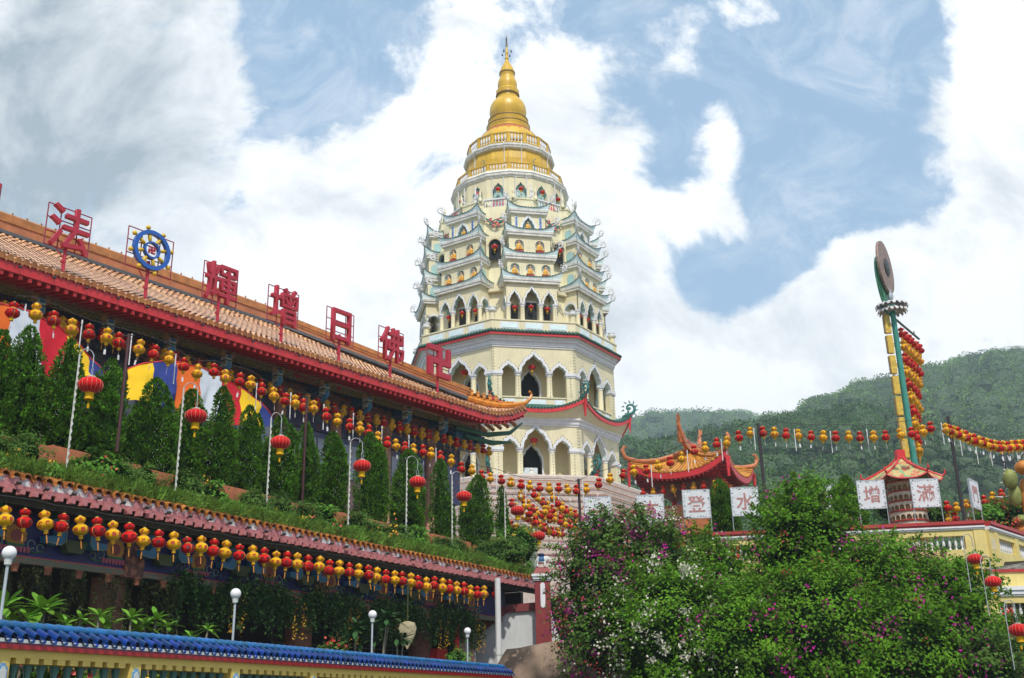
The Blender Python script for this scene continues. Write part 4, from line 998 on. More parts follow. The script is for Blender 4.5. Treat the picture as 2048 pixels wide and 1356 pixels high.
while s < C1 + .1:
    for sg in (-1, 1):
        A = [[(s + .055 * math.cos(a), sg * y, z_ + .055 * math.sin(a)) for a in [PI * i / 7 for i in range(8)]] for y, z_ in ((.10, 1.145), (.28, 1.06))]
        A = A if sg > 0 else A[::-1]; b.loft(A[::-1], 0, False); A2 = [[(x, y, z_ - .016) for x, y, z_ in r] for r in A]; b.loft(A2, 0, False); e = -1 if sg > 0 else 0; b.loft([A2[e], A[e]] if sg < 0 else [A[e], A2[e]], 0, False)
        Cc = [[(s + .1 + .052 * math.cos(a), sg * y, z_ - .035 * math.sin(a)) for a in [PI * i / 7 for i in range(8)]] for y, z_ in ((.08, 1.135), (.30, 1.035))]
        Cc = Cc if sg > 0 else Cc[::-1]; b.loft(Cc, 0, False); C2 = [[(x, y, z_ - .016) for x, y, z_ in r] for r in Cc]; b.loft(C2[::-1], 0, False); b.loft([Cc[e], C2[e]] if sg < 0 else [C2[e], Cc[e]], 0, False)
    s += .2
wp_(b, 'slope_tiles', [M['blue2']], True)
b = MB(); b.prism([(0, 0)] * 0 + [(C0, .9), (C1, .9), (C1, 1.1), (C0, 1.1)], -.08, .08, 0); b.add([(C0, -.26, 1.03), (C1, -.26, 1.03), (C1, 0, 1.15), (C0, 0, 1.15), (C0, .26, 1.03), (C1, .26, 1.03)], [(0, 1, 2, 3), (3, 2, 5, 4)], 0); wp_(b, 'tile_bed', [mat('black_gap', (.025, .02, .02), .8)])  # black bed stands in for the shaded gap under the tiles
b = MB(); b.box(C0, C1 + .12, -.27, .27, .985, 1.03); wp_(b, 'white_moulding', [mat('white_gloss', (.62, .64, .62), .4, .05)])
b = MB(); b.box(C0, C1 + .12, -.262, .262, .972, .984); wp_(b, 'purple_line', [mat('purple_line', (.10, .05, .25), .5)])
b = MB(); b.box(C0, C1 + .12, -.26, .26, .905, .971); wp_(b, 'red_band', [mat('crimson_band', (.42, .012, .02), .4, .08)])
M['yellow'] = mat('yellow_paint', (.72, .52, .12), .55, .08, 2, 0, 20, .15, (.35, .25, .1), streak=True)
b = MB(); b.box(C0, C1, -.2, .2, .80, .904); wp_(b, 'yellow_beam', [M['yellow']]); b = MB(); b.box(C0, C1, -.2, .2, -1.6, -.02); wp_(b, 'wall_base', [M['yellow']])
for i in range(-1, 8):
    s0 = -.06 + i * 2.56
    b = MB(); b.box(s0 - .12, s0 + .12, -.205, .205, -.02, .80); wp_(b, 'post', [M['yellow']])
    pn_ = [(s0 + x * .075, z_) for x, z_ in ((-1, -.0), (1, -.0), (1, .68), (.5, .70), (.45, .73), (-.45, .73), (-.5, .70), (-1, .68))]
    b = MB(); b.prism(pn_, -.225, -.203, 0); b.prism([(s0 + (x - s0) * .65, .3 + (z_ - .3) * .9) for x, z_ in pn_], -.235, -.22, 1); wp_(b, 'post_panel', [mat('pale_blue_frame', (.16, .36, .60), .5), MATS['white_gloss']])
    for k_ in range(9):
        x = s0 + .30 + k_ * .245; b = MB() if not (i == -1 and k_ == 0) else MB()
        if i == -1 and k_ == 0:
            prof = [(.075, -.02), (.075, .03), (.04, .06), (.035, .1), (.08, .22), (.085, .3), (.06, .42), (.04, .5), (.055, .54), (.04, .58), (.065, .68), (.065, .72)]
            b.lathe(prof, 12); bo_ = b.build('baluster', [mat('green_baluster', (.03, .11, .09), .35, .4, 6, 0, 20, .2, (.2, .3, .28))], wal, True); bo_.location = (x, -.09, 1.6)
            b = MB(); b.box(-.075, .075, -.2, .12, .73, .799); bc_ = b.build('block', [M['yellow']], wal); bc_.location = (x, 0, 1.6)
        else:
            for q in (bo_, bc_): c = q.copy(); COL.objects.link(c); c.location = (x, q.location.y, 1.6)

# white stair wall, red pillar, elephant, boulder
Y0 = 43.2
def onY(px, py, y): d = ray(px, py); q = d * (y / d.y); return q.x, q.z
sw_ = thing('stair_wall', 'white plastered stair wall with dark red sloping coping beside the boulder', 'wall', (0, Y0, -1.6))
pl = [onY(*p, Y0) for p in ((925, 1272), (956, 1268), (1012, 1224), (1100, 1217), (1126, 1300), (1126, 1356))]
b = MB(); poly = [(pl[0][0], -1.6)] + [(pl[5][0], -1.6)] + [pl[4], pl[3], pl[2], pl[1], pl[0]]
b.prism(poly, 0, .5); o = b.build('plaster', [mat('white_plaster', (.60, .62, .62), .7, .1, 1.5, .05, 20, .35, (.30, .30, .27), streak=True)], sw_); o.location = (0, 0, 1.6)
b = MB()
for a, c in zip(pl[0:3], pl[1:4]): b.beam((a[0], .2, a[1] + .12), (c[0], .2, c[1] + .12), .62, .3, up=(0, 0, 1))
o = b.build('coping', [mat('dark_red_coping', (.20, .03, .03), .6, .2, 3)], sw_); o.location = (0, 0, 1.6)
px_, pz_ = onY(1086, 1215, Y0 - .6)
pil = thing('gate_pillar', 'dark red pillar with white inset and white moulding at the corridor end', 'pillar', (px_, Y0 - .6, -1.6))
zt_ = onY(1086, 1136, Y0 - .6)[1]; z2 = onY(1086, 1162, Y0 - .6)[1]; z1_ = onY(1086, 1150, Y0 - .6)[1]
b = MB(); b.box(-.30, .30, -.3, .3, -1.6, z2); o = b.build('shaft', [mat('oxblood_paint', (.23, .025, .025), .6, .2, 3)], pil); o.location = (0, 0, 1.6)
b = MB()
for k_, zz in ((.42, z1_ - .09), (.38, z1_ - .19), (.34, z2 - .02)): b.box(-k_, k_, -k_, k_, zz, zz + .1)
o = b.build('moulding', [M['white']], pil); o.location = (0, 0, 1.6)
b = MB(); b.loft([[(x * k_, y * k_, zz) for x, y in ((-1, -1), (1, -1), (1, 1), (-1, 1))] for k_, zz in ((.36, z1_ + .01), (.3, z1_ + .12), (.24, zt_ - .03), (.24, zt_))], None, True, True); o = b.build('cap', [MATS['oxblood_paint']], pil); o.location = (0, 0, 1.6)
b = MB(); n = 9; cp2 = [(.09 * math.cos(PI * i / n), z2 - .18 + .09 * math.sin(PI * i / n)) for i in range(n + 1)]; cp3 = [(.09 * math.cos(PI + PI * i / n), z2 - .95 + .09 * math.sin(PI + PI * i / n)) for i in range(n + 1)]
b.prism(cp2 + cp3, -.315, -.3); o = b.build('inset', [M['white']], pil); o.location = (0, 0, 1.6)
# elephant
el = thing('elephant_statue', 'small white elephant statue with blue blanket on the red pillar', 'statue', (px_ + .0, Y0 - .6, zt_), 0)
def skinned(name, pts, edges, rad, m, parent, sub=2):
    me = bpy.data.meshes.new(name); me.from_pydata(pts, edges, []); me.materials.append(m); o = bpy.data.objects.new(name, me); COL.objects.link(o); o.parent = parent
    md = o.modifiers.new('skin', 'SKIN'); md.use_smooth_shade = True
    for i, r in enumerate(rad):
        v = me.skin_vertices[0].data[i]; v.radius = (r, r) if not isinstance(r, tuple) else r; v.use_root = (i == 0)
    s2 = o.modifiers.new('sub', 'SUBSURF'); s2.levels = sub; s2.render_levels = sub; return o
ep = [(-.02, 0, .30), (-.16, 0, .30), (.12, 0, .32), (.24, 0, .38), (.31, 0, .33), (.34, 0, .2), (.33, 0, .08), (.36, 0, .04),
      (-.17, -.08, .2), (-.17, -.08, .02), (-.17, .08, .2), (-.17, .08, .02), (.12, -.08, .2), (.12, -.08, .02), (.12, .08, .2), (.12, .08, .02), (-.25, 0, .26), (-.28, 0, .14)]
ee = [(0, 1), (0, 2), (2, 3), (3, 4), (4, 5), (5, 6), (6, 7), (1, 8), (8, 9), (1, 10), (10, 11), (2, 12), (12, 13), (2, 14), (14, 15), (1, 16), (16, 17)]
er = [.14, .12, .12, .1, .06, .04, .03, .02, .05, .045, .05, .045, .05, .045, .05, .045, .02, .01]
skinned('body', ep, ee, er, MATS['white_marble'], el)
for sg in (-1, 1):
    b = MB(); b.ball((.2, sg * .1, .36), .07, .02, .1, 10); b.build('ear', [MATS['white_marble']], el, True)
    b = MB(); b.tube([(.3, sg * .05, .27), (.36, sg * .06, .22), (.41, sg * .06, .24)], [.016, .012, .004], 6); b.build('tusk', [M['white']], el, True)
b = MB(); b.loft([[(x, .155 * math.sin(a), .31 + .155 * math.cos(a)) for a in [-2.0 + i * .4 for i in range(11)]] for x in (-.12, .10)], 0, False); b.build('blanket', [mat('blue_blanket', (.02, .12, .28), .6, .5, 12)], el, True)
b = MB(); b.lathe([(.09, .45), (.12, .47), (.13, .52), (.1, .56), (.01, .56)], 12, (-.01, 0, 0)); b.build('pedestal_hat', [mat('dark_blue', (.01, .012, .08), .5)], el, True)
bd = thing('boulder', 'big brown weathered boulder beside the white stair wall', 'boulder', (onY(1118, 1356, 40)[0], 40.6, -1.6))
b = MB(); lumpy(b, (0, 0, 0), (1, 1, 1), 4, .05, 18)
bx, bz = onY(1075, 1290, 41)
vs = [((x * 2.7 + .22 * math.sin(z * 3 + x)), y * 1.3, max(-1, min(z, .70 + .06 * math.sin(x * 3 + 1)))) for x, y, z in b.v]
b.v = [(x, y, (bz + 1.6) * .5 + z * (bz + 1.6) * .80 - .05 * x - .30) for x, y, z in vs]
b2 = MB(); b2.box(24.8, 25.0, .9, 6.6, -1.6, 4.66); cp_(b2, 'end_wall', [MATS['shaded_back_wall']])  # added dark sheet stands in for the shade at the corridor end
rock = paint('stained_rock', (.30, .21, .15), [((.06, .045, .035), .8, .44, .60, 'n'), ((.34, .24, .17), 7, .6, .75, 'n'), ((.10, .08, .06), 14, .6, .8, 'n')], rough=.9)
o = b.build('rock', [rock], bd, True, 80)
sp_ = thing('stone_lantern', 'grey stone post with black lantern top behind the shrubs at the corridor end', 'stone lantern', (onY(1062, 1100, 46)[0], 46, 5.0))
b = MB(); zz = onY(1062, 1103, 46)[1]; b.box(-.22, .22, -.22, .22, 0, zz - 5.0); b.build('shaft', [mat('pale_stone', (.40, .43, .42), .8, .15, 3)], sp_)
b = MB(); h_ = zz - 5.0; b.loft([[(x * k_, y * k_, h_ + z_) for x, y in ((-1, -1), (1, -1), (1, 1), (-1, 1))] for k_, z_ in ((.24, 0), (.3, .05), (.2, .08), (.18, .32), (.26, .34), (.3, .4), (.08, .6))], None, True, True); b.build('lantern_top', [mat('black_iron', (.02, .02, .022), .5)], sp_)
# ------------------------------------------------------------------ lanterns
M['lred'] = mat('lantern_red', (.64, .012, .012), .34, .14, 5, 0, 20, .08, (.40, .04, .03), transl=.12, objrand=.18)
M['lyel'] = mat('lantern_yellow', (.80, .45, .008), .34, .12, 5, 0, 20, .1, (.6, .38, .05), transl=.12, objrand=.12)
M['lgold'] = mat('lantern_gold_seam', (.75, .50, .12), .4)
M['tassel'] = mat('orange_tassel', (.60, .24, .03), .7, .2, 9)
M['ltred'] = mat('lettering_red', (.45, .03, .01), .5)
M['ltdark'] = mat('lettering_maroon', (.09, .004, .004), .5)
M['tagw'] = mat('white_tag', (.70, .70, .72), .6)
ltm = {}
gl = [text_mesh(c, .098, .001, .004, 1) for c in '佛光普照明法']
def lettering(name, m):
    b = MB()
    def put(me, a, r, z, s):
        ca, sa = math.cos(a), math.sin(a); vs = []
        for v in me.vertices:
            x, y, zz = v.co.x * s, -r + v.co.y - x_dip(v.co.x * s, r), z + v.co.z * s; vs.append((x * ca - y * sa, x * sa + y * ca, zz))
        b.add(vs, [tuple(p.vertices) for p in me.polygons])
    for k in range(7): put(gl[k % 6], k * 2 * PI / 7 + .1, .178, -.155, 1.0)
    for k in range(5): put(gl[(k + 3) % 6], k * 2 * PI / 5 + .4, .128, .075, .72)
    return b
def x_dip(x, r): return -(r - math.sqrt(max(r * r - x * x, 0))) * 1.0


def gourd(kind, tags='tassel'):
    t = thing('gourd_lantern', 'x', 'lantern', (0, 0, -50)); body = M['lred'] if kind == 'red' else M['lyel']
    def sph(r, h, z, n=8): return [(max(r * math.sin(PI * i / n), .012), z - h / 2 * math.cos(PI * i / n)) for i in range(n + 1)]
    b = MB(); b.lathe(sph(.175, .27, -.155), 18); lowb = b.build('lower_bulb', [body], t, True)
    b = MB(); b.lathe(sph(.123, .165, .07), 16); b.build('upper_bulb', [body], t, True)
    b = MB(); b.lathe([(.07, -.03), (.078, -.022), (.078, -.008), (.06, 0)], 12)
    b.lathe([(.05, -.30), (.052, -.288), (.044, -.275)], 10); b.lathe([(.035, .145), (.04, .155), (.03, .17), (.004, .17)], 10)
    for k in range(2):
        a = .9 + k * PI; b.tube([(.177 * math.cos(t_) * math.cos(a), .177 * math.cos(t_) * math.sin(a), -.155 + .137 * math.sin(t_)) for t_ in [-1.2 + .3 * i for i in range(9)]], .004, 4, None, False)
    b.build('collar', [M['lgold']], t)
    b = MB(); b.lathe([(.05, -.365), (.045, -.33), (.05, -.295), (.01, -.29)], 10); cup = b.build('cup', [M['lyel']], t)
    b = MB()
    if tags == 'tassel': b.tube([(0, 0, -.36), (.004, 0, -.42), (0, .005, -.58)], [.005, .016, .013], 6); b.build('tassel', [M['tassel']], cup)
    else: b.tube([(0, 0, -.36), (.0, 0, -.5)], .003, 4); b.box(-.03, .03, -.002, .002, -.64, -.5); b.build('paper_tag', [M['tagw']], cup)
    b = lettering('l', None); b.build('lettering', [M['ltdark'] if kind == 'red' else M['ltred']], lowb)
    b = MB(); b.tube([(0, 0, .16), (0, 0, .30)], .004, 4); b.build('hook', [M['wire']], t)
    return t


PROTO = {('red', 'tassel'): gourd('red'), ('yellow', 'tassel'): gourd('yellow'), ('red', 'tag'): gourd('red', 'tag'), ('yellow', 'tag'): gourd('yellow', 'tag')}
used = set(); ngourd = 0
def place(kind, tg, p, label, group, s=1.):
    global ngourd
    key = (kind, tg); o = PROTO[key]; rz = rnd.random() * 6.28; ngourd += 1
    if key in used: o = dup(o)
    used.add(key); o.location = p; o.rotation_euler = (rnd.gauss(0, .075), rnd.gauss(0, .075), rz); p = Vector(p) + Vector((rnd.gauss(0, .015), 0, rnd.gauss(0, .018))); o.location = p; s *= rnd.uniform(.96, 1.05); o.scale = (s, s, s * rnd.uniform(.96, 1.04)); o['label'] = label; o['group'] = group; return o


def cable(name, label, pts, r=.012, m=None, group='cables the lanterns hang from'):
    t = tag(MB().tube(pts, r, 5).build(name, [m or M['wire']]), label, 'cable', group); return t


# row under the corridor eave
for i in range(-1, 43):
    k = 'red' if i % 2 else 'yellow'; s = .2 + i * .475
    if i == -1: continue
    place(k, 'tassel', loc(FB, s, -.12, 4.29 - .035 * rnd.random()), '%s gourd lantern, %s from the left in the row under the lower tiled eave' % (k, nth(i + 1)), 'gourd lanterns under the lower eave')
place('red', 'tassel', loc(FB, 21.1, -.1, 4.36), 'red gourd lantern alone to the right of the white drain pipe', 'gourd lanterns under the lower eave')
place('yellow', 'tassel', loc(FB, 20.2, .5, 4.28), 'yellow gourd lantern half hidden behind the white drain pipe and a red one', 'gourd lanterns under the lower eave')
cable('lantern_cable', 'thin cable along the row of gourd lanterns under the lower eave', [loc(FB, -1 + i * .475, -.12, 4.60 + .02 * math.sin(i * 2.1)) for i in range(48)])
# row under the hall eave
j = 0
for i in range(-3, 51):
    s = .95 + i * .475; k = 'red' if i % 2 else 'yellow'; z = 11.62 + (.30 if s < 4 else .30 * max(0, 1 - (s - 4) / 10))
    if s < 0.1: continue
    j += 1; place(k, 'tassel', loc(FA, s, 1.2, z + .1), '%s gourd lantern, %s from the left in the shaded row under the hall eave' % (k, nth(j)), 'gourd lanterns under the hall eave')
cable('lantern_cable', 'dark cable of the shaded lantern row under the hall eave', [loc(FA, .1 + i * .475, 1.2, 12.05 + (.3 if i < 8 else .3 * max(0, 1 - (i * .475 - 4) / 10))) for i in range(52)])
# long string in front of the cypresses, then over to the right
FSX = [(28, 620), (72, 625), (108, 640), (145, 655), (180, 665), (214, 673), (240, 682), (281, 695), (310, 706), (340, 716), (368, 733), (395, 744), (428, 745), (453, 755), (480, 762), (502, 768), (524, 780), (546, 790), (571, 800), (590, 807), (606, 812), (628, 815), (653, 832), (676, 840), (699, 850),
       (720, 858), (738, 865), (755, 877), (774, 888), (792, 891), (810, 897), (828, 901), (846, 905), (862, 909), (881, 915), (902, 922), (922, 938), (944, 942), (963, 954), (981, 957), (1002, 962), (1022, 969), (1041, 972), (1060, 975), (1079, 978), (1098, 979), (1117, 979), (1135, 981), (1152, 981)]
cpts = []
for i, (x, y) in enumerate(FSX):
    s, z = hit(FB, x, y - 6, 3.2); p = loc(FB, s, 3.2, z); k = 'yellow' if i % 2 else 'red'
    if i > 40: d = 46. + (i - 40) * .15; q = at(x, y - 6, 1); p = q * (d / (-(CAMR.transposed() @ q).z))
    place(k, 'tag', p, '%s gourd lantern, %s from the left on the long string before the cypresses' % (k, nth(i + 1)), 'gourd lanterns on the long string'); cpts.append(p + Vector((0, 0, .32 + .05 * math.sin(i))))
STR = [(1172, 978), (1197, 968), (1221, 960), (1247, 950), (1267, 943), (1293, 940), (1316, 932), (1340, 925), (1363, 915), (1387, 902), (1409, 895), (1432, 888), (1454, 883), (1477, 876), (1501, 867), (1525, 864), (1547, 866), (1572, 869), (1597, 871), (1621, 873), (1646, 872), (1671, 874), (1696, 873), (1721, 876), (1746, 873), (1772, 873), (1797, 868), (1822, 866), (1846, 862), (1861, 856)]
for i, (x, y) in enumerate(STR):
    p = at(x, y - 5, 47.2 - i * .09); k = 'red' if i % 2 else 'yellow'
    place(k, 'tag', p, '%s gourd lantern, %s from the pagoda on the string crossing the hillside' % (k, nth(i + 1)), 'gourd lanterns crossing the hillside'); cpts.append(p + Vector((0, 0, .42)))
cable('lantern_cable', 'long cable carrying lanterns from the hall across to the black poles', cpts)
cpts = [at(1892, 834, 44)]; n = 21
for i in range(n):
    t = i / (n - 1); x = 1891 + 157 * t + 6 * t; y = 858 + 36 * math.sin(min(t * 1.25, 1.6) * PI / 2) ** 1.1 - 10 * max(0, t - .7); k = 'red' if i % 2 else 'yellow'
    p = at(x, y - 4, 43.5 + 1.5 * t); place(k, 'tag', p, '%s gourd lantern, %s from the black pole on the sagging string at the right' % (k, nth(i + 1)), 'gourd lanterns on the sagging string'); cpts.append(p + Vector((0, 0, .3)))
cable('lantern_cable', 'sagging cable of lanterns at the right edge', cpts)
# strings falling away over the stairs beside the pagoda
for li, (x0, y0, x1, y1, n, d0, d1) in enumerate([(1042, 988, 1098, 1036, 8, 50, 55), (1068, 985, 1140, 1036, 9, 50, 55), (1105, 992, 1160, 1030, 7, 50, 55), (1024, 1003, 1092, 1052, 9, 50, 55), (1014, 1040, 1078, 1070, 8, 50, 56), (1022, 1058, 1075, 1082, 6, 51, 57), (1090, 1018, 1150, 1048, 7, 49, 52), (1070, 1040, 1125, 1062, 7, 49, 52), (1050, 1008, 1098, 1060, 6, 48, 51)]):
    cp_l = []
    for i in range(n):
        t = i / (n - 1); p = at(x0 + (x1 - x0) * t, y0 + (y1 - y0) * t + 6 * math.sin(PI * t), d0 + (d1 - d0) * t); k = 'red' if (i + li) % 2 else 'yellow'
        place(k, 'tag', p, '%s gourd lantern, %s down the %s of nine strings beside the pagoda' % (k, nth(i + 1), nth(li + 1)), 'gourd lanterns falling over the stairs'); cp_l.append(p + Vector((0, 0, .3)))
    cable('lantern_cable', '%s of nine cables with lanterns falling over the stairs by the pagoda' % nth(li + 1), cp_l)
# few at the right edge by the trees
for i, (x, y) in enumerate([(1967, 998), (1984, 992), (2004, 986), (2025, 980), (1986, 1010), (2004, 1008), (2023, 1006), (2038, 1018), (1893, 1010), (1912, 1012), (1910, 1030), (1932, 1003), (2040, 1034), (1896, 1032)]):
    k = 'red' if i % 2 == 0 else 'yellow'
    place(k, 'tag', at(x, y, 46), '%s gourd lantern, %s of those behind the yellow balustrade corner' % (k, nth(i + 1)), 'gourd lanterns among the trees behind the balustrade')

# ------------------------------------------------------------------ big round lanterns on goosenecks
def round_lantern():
    t = thing('round_lantern', 'x', 'lantern', (0, 0, -60)); n = 32
    b = MB(); rings = []
    for i in range(11):
        a = PI * i / 10; r0 = max(.30 * math.sin(a) ** .8, .09); rings.append([((r0 * (1 - .03 * (j % 2))) * math.cos(2 * PI * j / n), (r0 * (1 - .03 * (j % 2))) * math.sin(2 * PI * j / n), -.195 * math.cos(a)) for j in range(n)])
    b.loft(rings); bod = b.build('body', [M['lred']], t, True)
    b = MB()
    for j in range(0, n, 2):
        g = 2 * PI * j / n; b.tube([((max(.30 * math.sin(a) ** .8, .09) + .003) * math.cos(g), (max(.30 * math.sin(a) ** .8, .09) + .003) * math.sin(g), -.195 * math.cos(a)) for a in [PI * i / 8 for i in range(9)]], .0035, 4, None, False)
    b.build('ribs', [mat('pale_rib', (.72, .35, .28), .4)], bod)
    b = MB(); b.lathe([(.1, .185), (.105, .2), (.1, .225), (.01, .225)], 16); b.build('cap', [mat('cap_silver', (.6, .55, .45), .3, .1, 4, metal=.5)], t, True)
    b = MB(); b.lathe([(.1, -.2), (.105, -.22), (.11, -.37), (.115, -.375), (.1, -.3)], 20); b.build('fringe', [M['lyel']], t, True)
    b = MB(); b.tube([(0, 0, -.3), (0, 0, -.46)], .005, 4); b.lathe([(.012, -.45), (.03, -.48), (.028, -.6), (.005, -.6)], 8); b.build('tassel', [M['lyel']], t)
    b = MB(); b.tube([(-.04, 0, .22), (-.035, 0, .42), (0, 0, .46), (.035, 0, .42), (.04, 0, .22)], .007, 5); b.build('hook', [M['steel']], t)
    return t
RLP = round_lantern(); rl_used = False
def place_round(p, label, group, s=1.):
    global rl_used
    o = dup(RLP) if rl_used else RLP; rl_used = True; o.location = p; o.scale = (s, s, s); o.rotation_euler = (0, 0, rnd.random() * 6); o['label'] = label; o['group'] = group; return o
for i, (s, z) in enumerate(((2.69, 7.87), (6.25, 7.88), (9.73, 7.84), (13.8, 7.87), (17.09, 7.89), (20.26, 7.87), (24.5, 7.94), (26.3, 7.12))):
    place_round(loc(FB, s, .8, z), 'big red ribbed lantern with yellow fringe, %s from the left before the cypresses' % nth(i + 1), 'big round lanterns on goosenecks')
    if i < 7:
        sp_s = (2.43, 5.92, 9.49, 13.4, 16.7, 19.72, 23.78)[i]; q = loc(FB, sp_s, 1., 5.2)
        t = thing('gooseneck_pole', 'slim pale pole with bent top, %s from the left, rising from the grass' % nth(i + 1), 'pole', q, FB[3], 'gooseneck poles on the planted terrace')
        b = MB(); ds = s - sp_s; zt = z + .86 - 5.2
        b.tube([(0, 0, 0), (0, 0, zt - .1)], .022, 8); b.tube([(.014 * math.cos(a * 1.7), .014 * math.sin(a * 1.7) - .02, a * .05) for a in range(0, 64)], .014, 5)
        b.build('shaft', [mat('pale_wrapped_pole', (.55, .55, .50), .5, .3, 30)], t, True)
        b = MB(); b.tube([(0, 0, zt - .12)] + [(ds / 2 - ds / 2 * math.cos(a), -.2 * a / PI, zt - .1 + .16 * math.sin(a)) for a in [PI * k / 10 for k in range(11)]] + [(ds, -.2, z + .46 - 5.2)], .012, 6); b.build('gooseneck', [M['steel']], t, True)
for i, (x, y, d) in enumerate(((1950, 1118, 30), (1986, 1163, 29), (2037, 1260, 25.5))):
    p = at(x, y, d); place_round(p, 'big red lantern beside the bougainvillea at the right edge, %s' % ('uppermost' if i == 0 else 'middle one' if i == 1 else 'lowest and nearest'), 'big round lanterns at the right edge', (.72, .72, .74)[i])
    h = tag(MB().tube([p + Vector((-.25, 0, -.9)), p + Vector((-.25, 0, .55)), p + Vector((-.2, 0, .68)), p + Vector((-.08, 0, .7)), p + Vector((0, 0, .6)), p + Vector((0, 0, .32))], .012, 6).build('hook_pole', [M['steel']]), 'thin bent hook carrying the %s of three red lanterns at the right edge' % ('top' if i == 0 else 'middle' if i == 1 else 'bottom'), 'hook', 'hooks at the right edge')
# lanterns inside the pagoda
def pagp(k, x, y, z): a = PHO + PI / 8 + k * PI / 4; a2 = a + PI / 2; return Vector((CX - y * math.cos(a) + x * math.cos(a2), CY - y * math.sin(a) + x * math.sin(a2), z))
c_ = 0
for k, wh in ((1, 'front'), (0, 'left front'), (2, 'right front')):
    for lev, z in (('upper', 21.15), ('lower', 16.3)):
        place_round(pagp(k, 0, -5.9, z), 'red lantern in the %s arch of the %s pagoda storey' % (wh, lev), 'red lanterns in the pagoda arches', .85)
    for x, wx in ((-1.1, 'left'), (0, 'middle'), (1.1, 'right')):
        place_round(pagp(k, x, -6.1, 25.28 if x == 0 else 25.2), 'small red lantern in the %s arch of the %s arcade bay' % (wx, wh), 'red lanterns in the pagoda arches', .62)
for k, wh in ((.5, 'left'), (1.5, 'right')): place_round(pagp(k, 0, -5.9, 29.75), 'red lantern in the dark round window of the %s pagoda recess' % wh, 'red lanterns in the pagoda arches', .75)
for k in range(-3, 3):
    a = math.radians(270) + (k + .5) * PI / 8; place_round(Vector((CX + 4.2 * math.cos(a), CY + 4.2 * math.sin(a), 34.95)), 'red lantern hanging in the %s niche of the white drum, counted from the left' % nth(k + 4), 'red lanterns in the drum niches', .62)

# ------------------------------------------------------------------ posts and tube lights of the strings
def post(x, y, d, h, label, m, r=.06, zb=None):
    p = at(x, y, d); zb = -1.6 if zb is None else zb
    t = thing('string_post', label, 'post', (p.x, p.y, zb)); b = MB(); b.tube([(0, 0, 0), (0, 0, p.z - zb)], r, 8); b.build('shaft', [m], t)
    b = MB(); b.tube([(-.15, 0, p.z - zb - .04), (.15, 0, p.z - zb - .04)], .015, 5); b.build('crossarm', [M['wire']], t); return t
M['maroon'] = mat('maroon_post', (.06, .015, .018), .6); M['blackp'] = mat('black_post', (.03, .022, .022), .5)
post(258, 668, 28, 0, 'maroon post left of the striped awning, holding the lantern string', M['maroon'], .042, 6.4); post(614, 792, 36.5, 0, 'maroon post above the cypresses in the middle of the lantern string', M['maroon'], .042, 6.4)
post(1157, 958, 47.5, 0, 'black post rising by the purple bougainvillea near the pagoda', M['blackp'], .06); post(1516, 847, 46, 0, 'tall black post left of the hillside lantern string', M['blackp'], .075); post(1896, 833, 44, 0, 'tall black post between the last two character boards', M['blackp'], .075)
tl0 = None
def tube_light(p, i):
    global tl0
    if tl0 is None:
        tl0 = thing('tube_light', 'x', 'tube light', p); b = MB(); b.tube([(0, 0, -.95), (0, 0, -.12)], .017, 8); b.build('tube', [mat('white_tube', (.75, .77, .78), .3)], tl0, True); b = MB(); b.tube([(0, 0, -.13), (0, 0, 0)], .022, 8); b.build('cap', [M['tagw']], tl0, True); o = tl0
    else: o = dup(tl0, p)
    o['label'] = 'unlit white tube light, %s from the left, hanging from the lantern strings' % nth(i); o['group'] = 'tube lights hanging from the strings'
for i, (x, y) in enumerate([(52, 608), (165, 640), (264, 668), (352, 708), (514, 766), (582, 785), (648, 808), (707, 826), (764, 852), (818, 870), (872, 896)]):
    s, z = hit(FB, x, y, 3.3); tube_light(loc(FB, s, 3.3, z), i + 1)
for i, (x, y) in enumerate([(993, 935), (1051, 966), (1107, 966), (1165, 960), (1302, 930), (1374, 900), (1442, 878), (1507, 856), (1588, 858), (1660, 862), (1733, 858), (1882, 845), (1918, 868), (1950, 884), (1978, 888), (2002, 890), (2030, 886)]):
    tube_light(at(x, y, 45.5), i + 12)

# ------------------------------------------------------------------ striped awnings
ST = {'yellow': (.80, .52, .02), 'blue': (.03, .05, .22), 'orange': (.70, .14, .02), 'white': (.55, .60, .66), 'crimson': (.52, .015, .03)}
def awning(label, stripes, top, bot, w0=5.4):
    xs = [q[0] for q in stripes] + [stripes[-1][1]]; t = None
    tx, ty = zip(*top); bx_, by_ = zip(*bot)
    s0, z0 = hit(FB, xs[0], float(np.interp(xs[0], tx, ty)), w0); t = thing('striped_awning', label, 'awning', loc(FB, s0, w0, z0), FB[3], None)
    trim = []
    def P(x, v, j):
        yt = float(np.interp(x, tx, ty)); yb = float(np.interp(x, bx_, by_)); s, z = hit(FB, x, yt + (yb - yt) * v, w0 - v * 1.0); wv = w0 - v * 1.0 + (.09 * math.sin(x * .12 + v * 3) + .05 * math.sin(x * .31 + v * 7)) * v + .04 * math.sin(v * 14 + x * .15)
        zz = z - (.05 * abs(math.sin(x * .2)) if v == 1 else 0); return (s - s0, wv - w0, zz - z0)
    for a, c, colr in stripes:
        b = MB(); rows = []
        for vi in range(7): rows.append([P(a + (c - a) * q / 8, vi / 6, q) for q in range(9)])
        b.loft([[(x, y + .01, z) for x, y, z in r] for r in rows], 0, False); b.loft(rows[::-1], 0, False)
        b.build('stripe', [mat('awning_' + colr, ST[colr], .75, .1, 2, .4, 4, transl=.15)], t, True); trim += [P(a + (c - a) * q / 8, 0, q) for q in range(8)]
    b = MB(); b.tube(trim, .03, 6); b.build('trim', [M['red']], t)
    b = MB()
    for q in (0, len(trim) - 1): x, y, z = trim[q]; b.tube([(x, y, z), (x, y, 6.4 - z0)], .04, 6)
    b.build('frame', [M['blackp']], t)
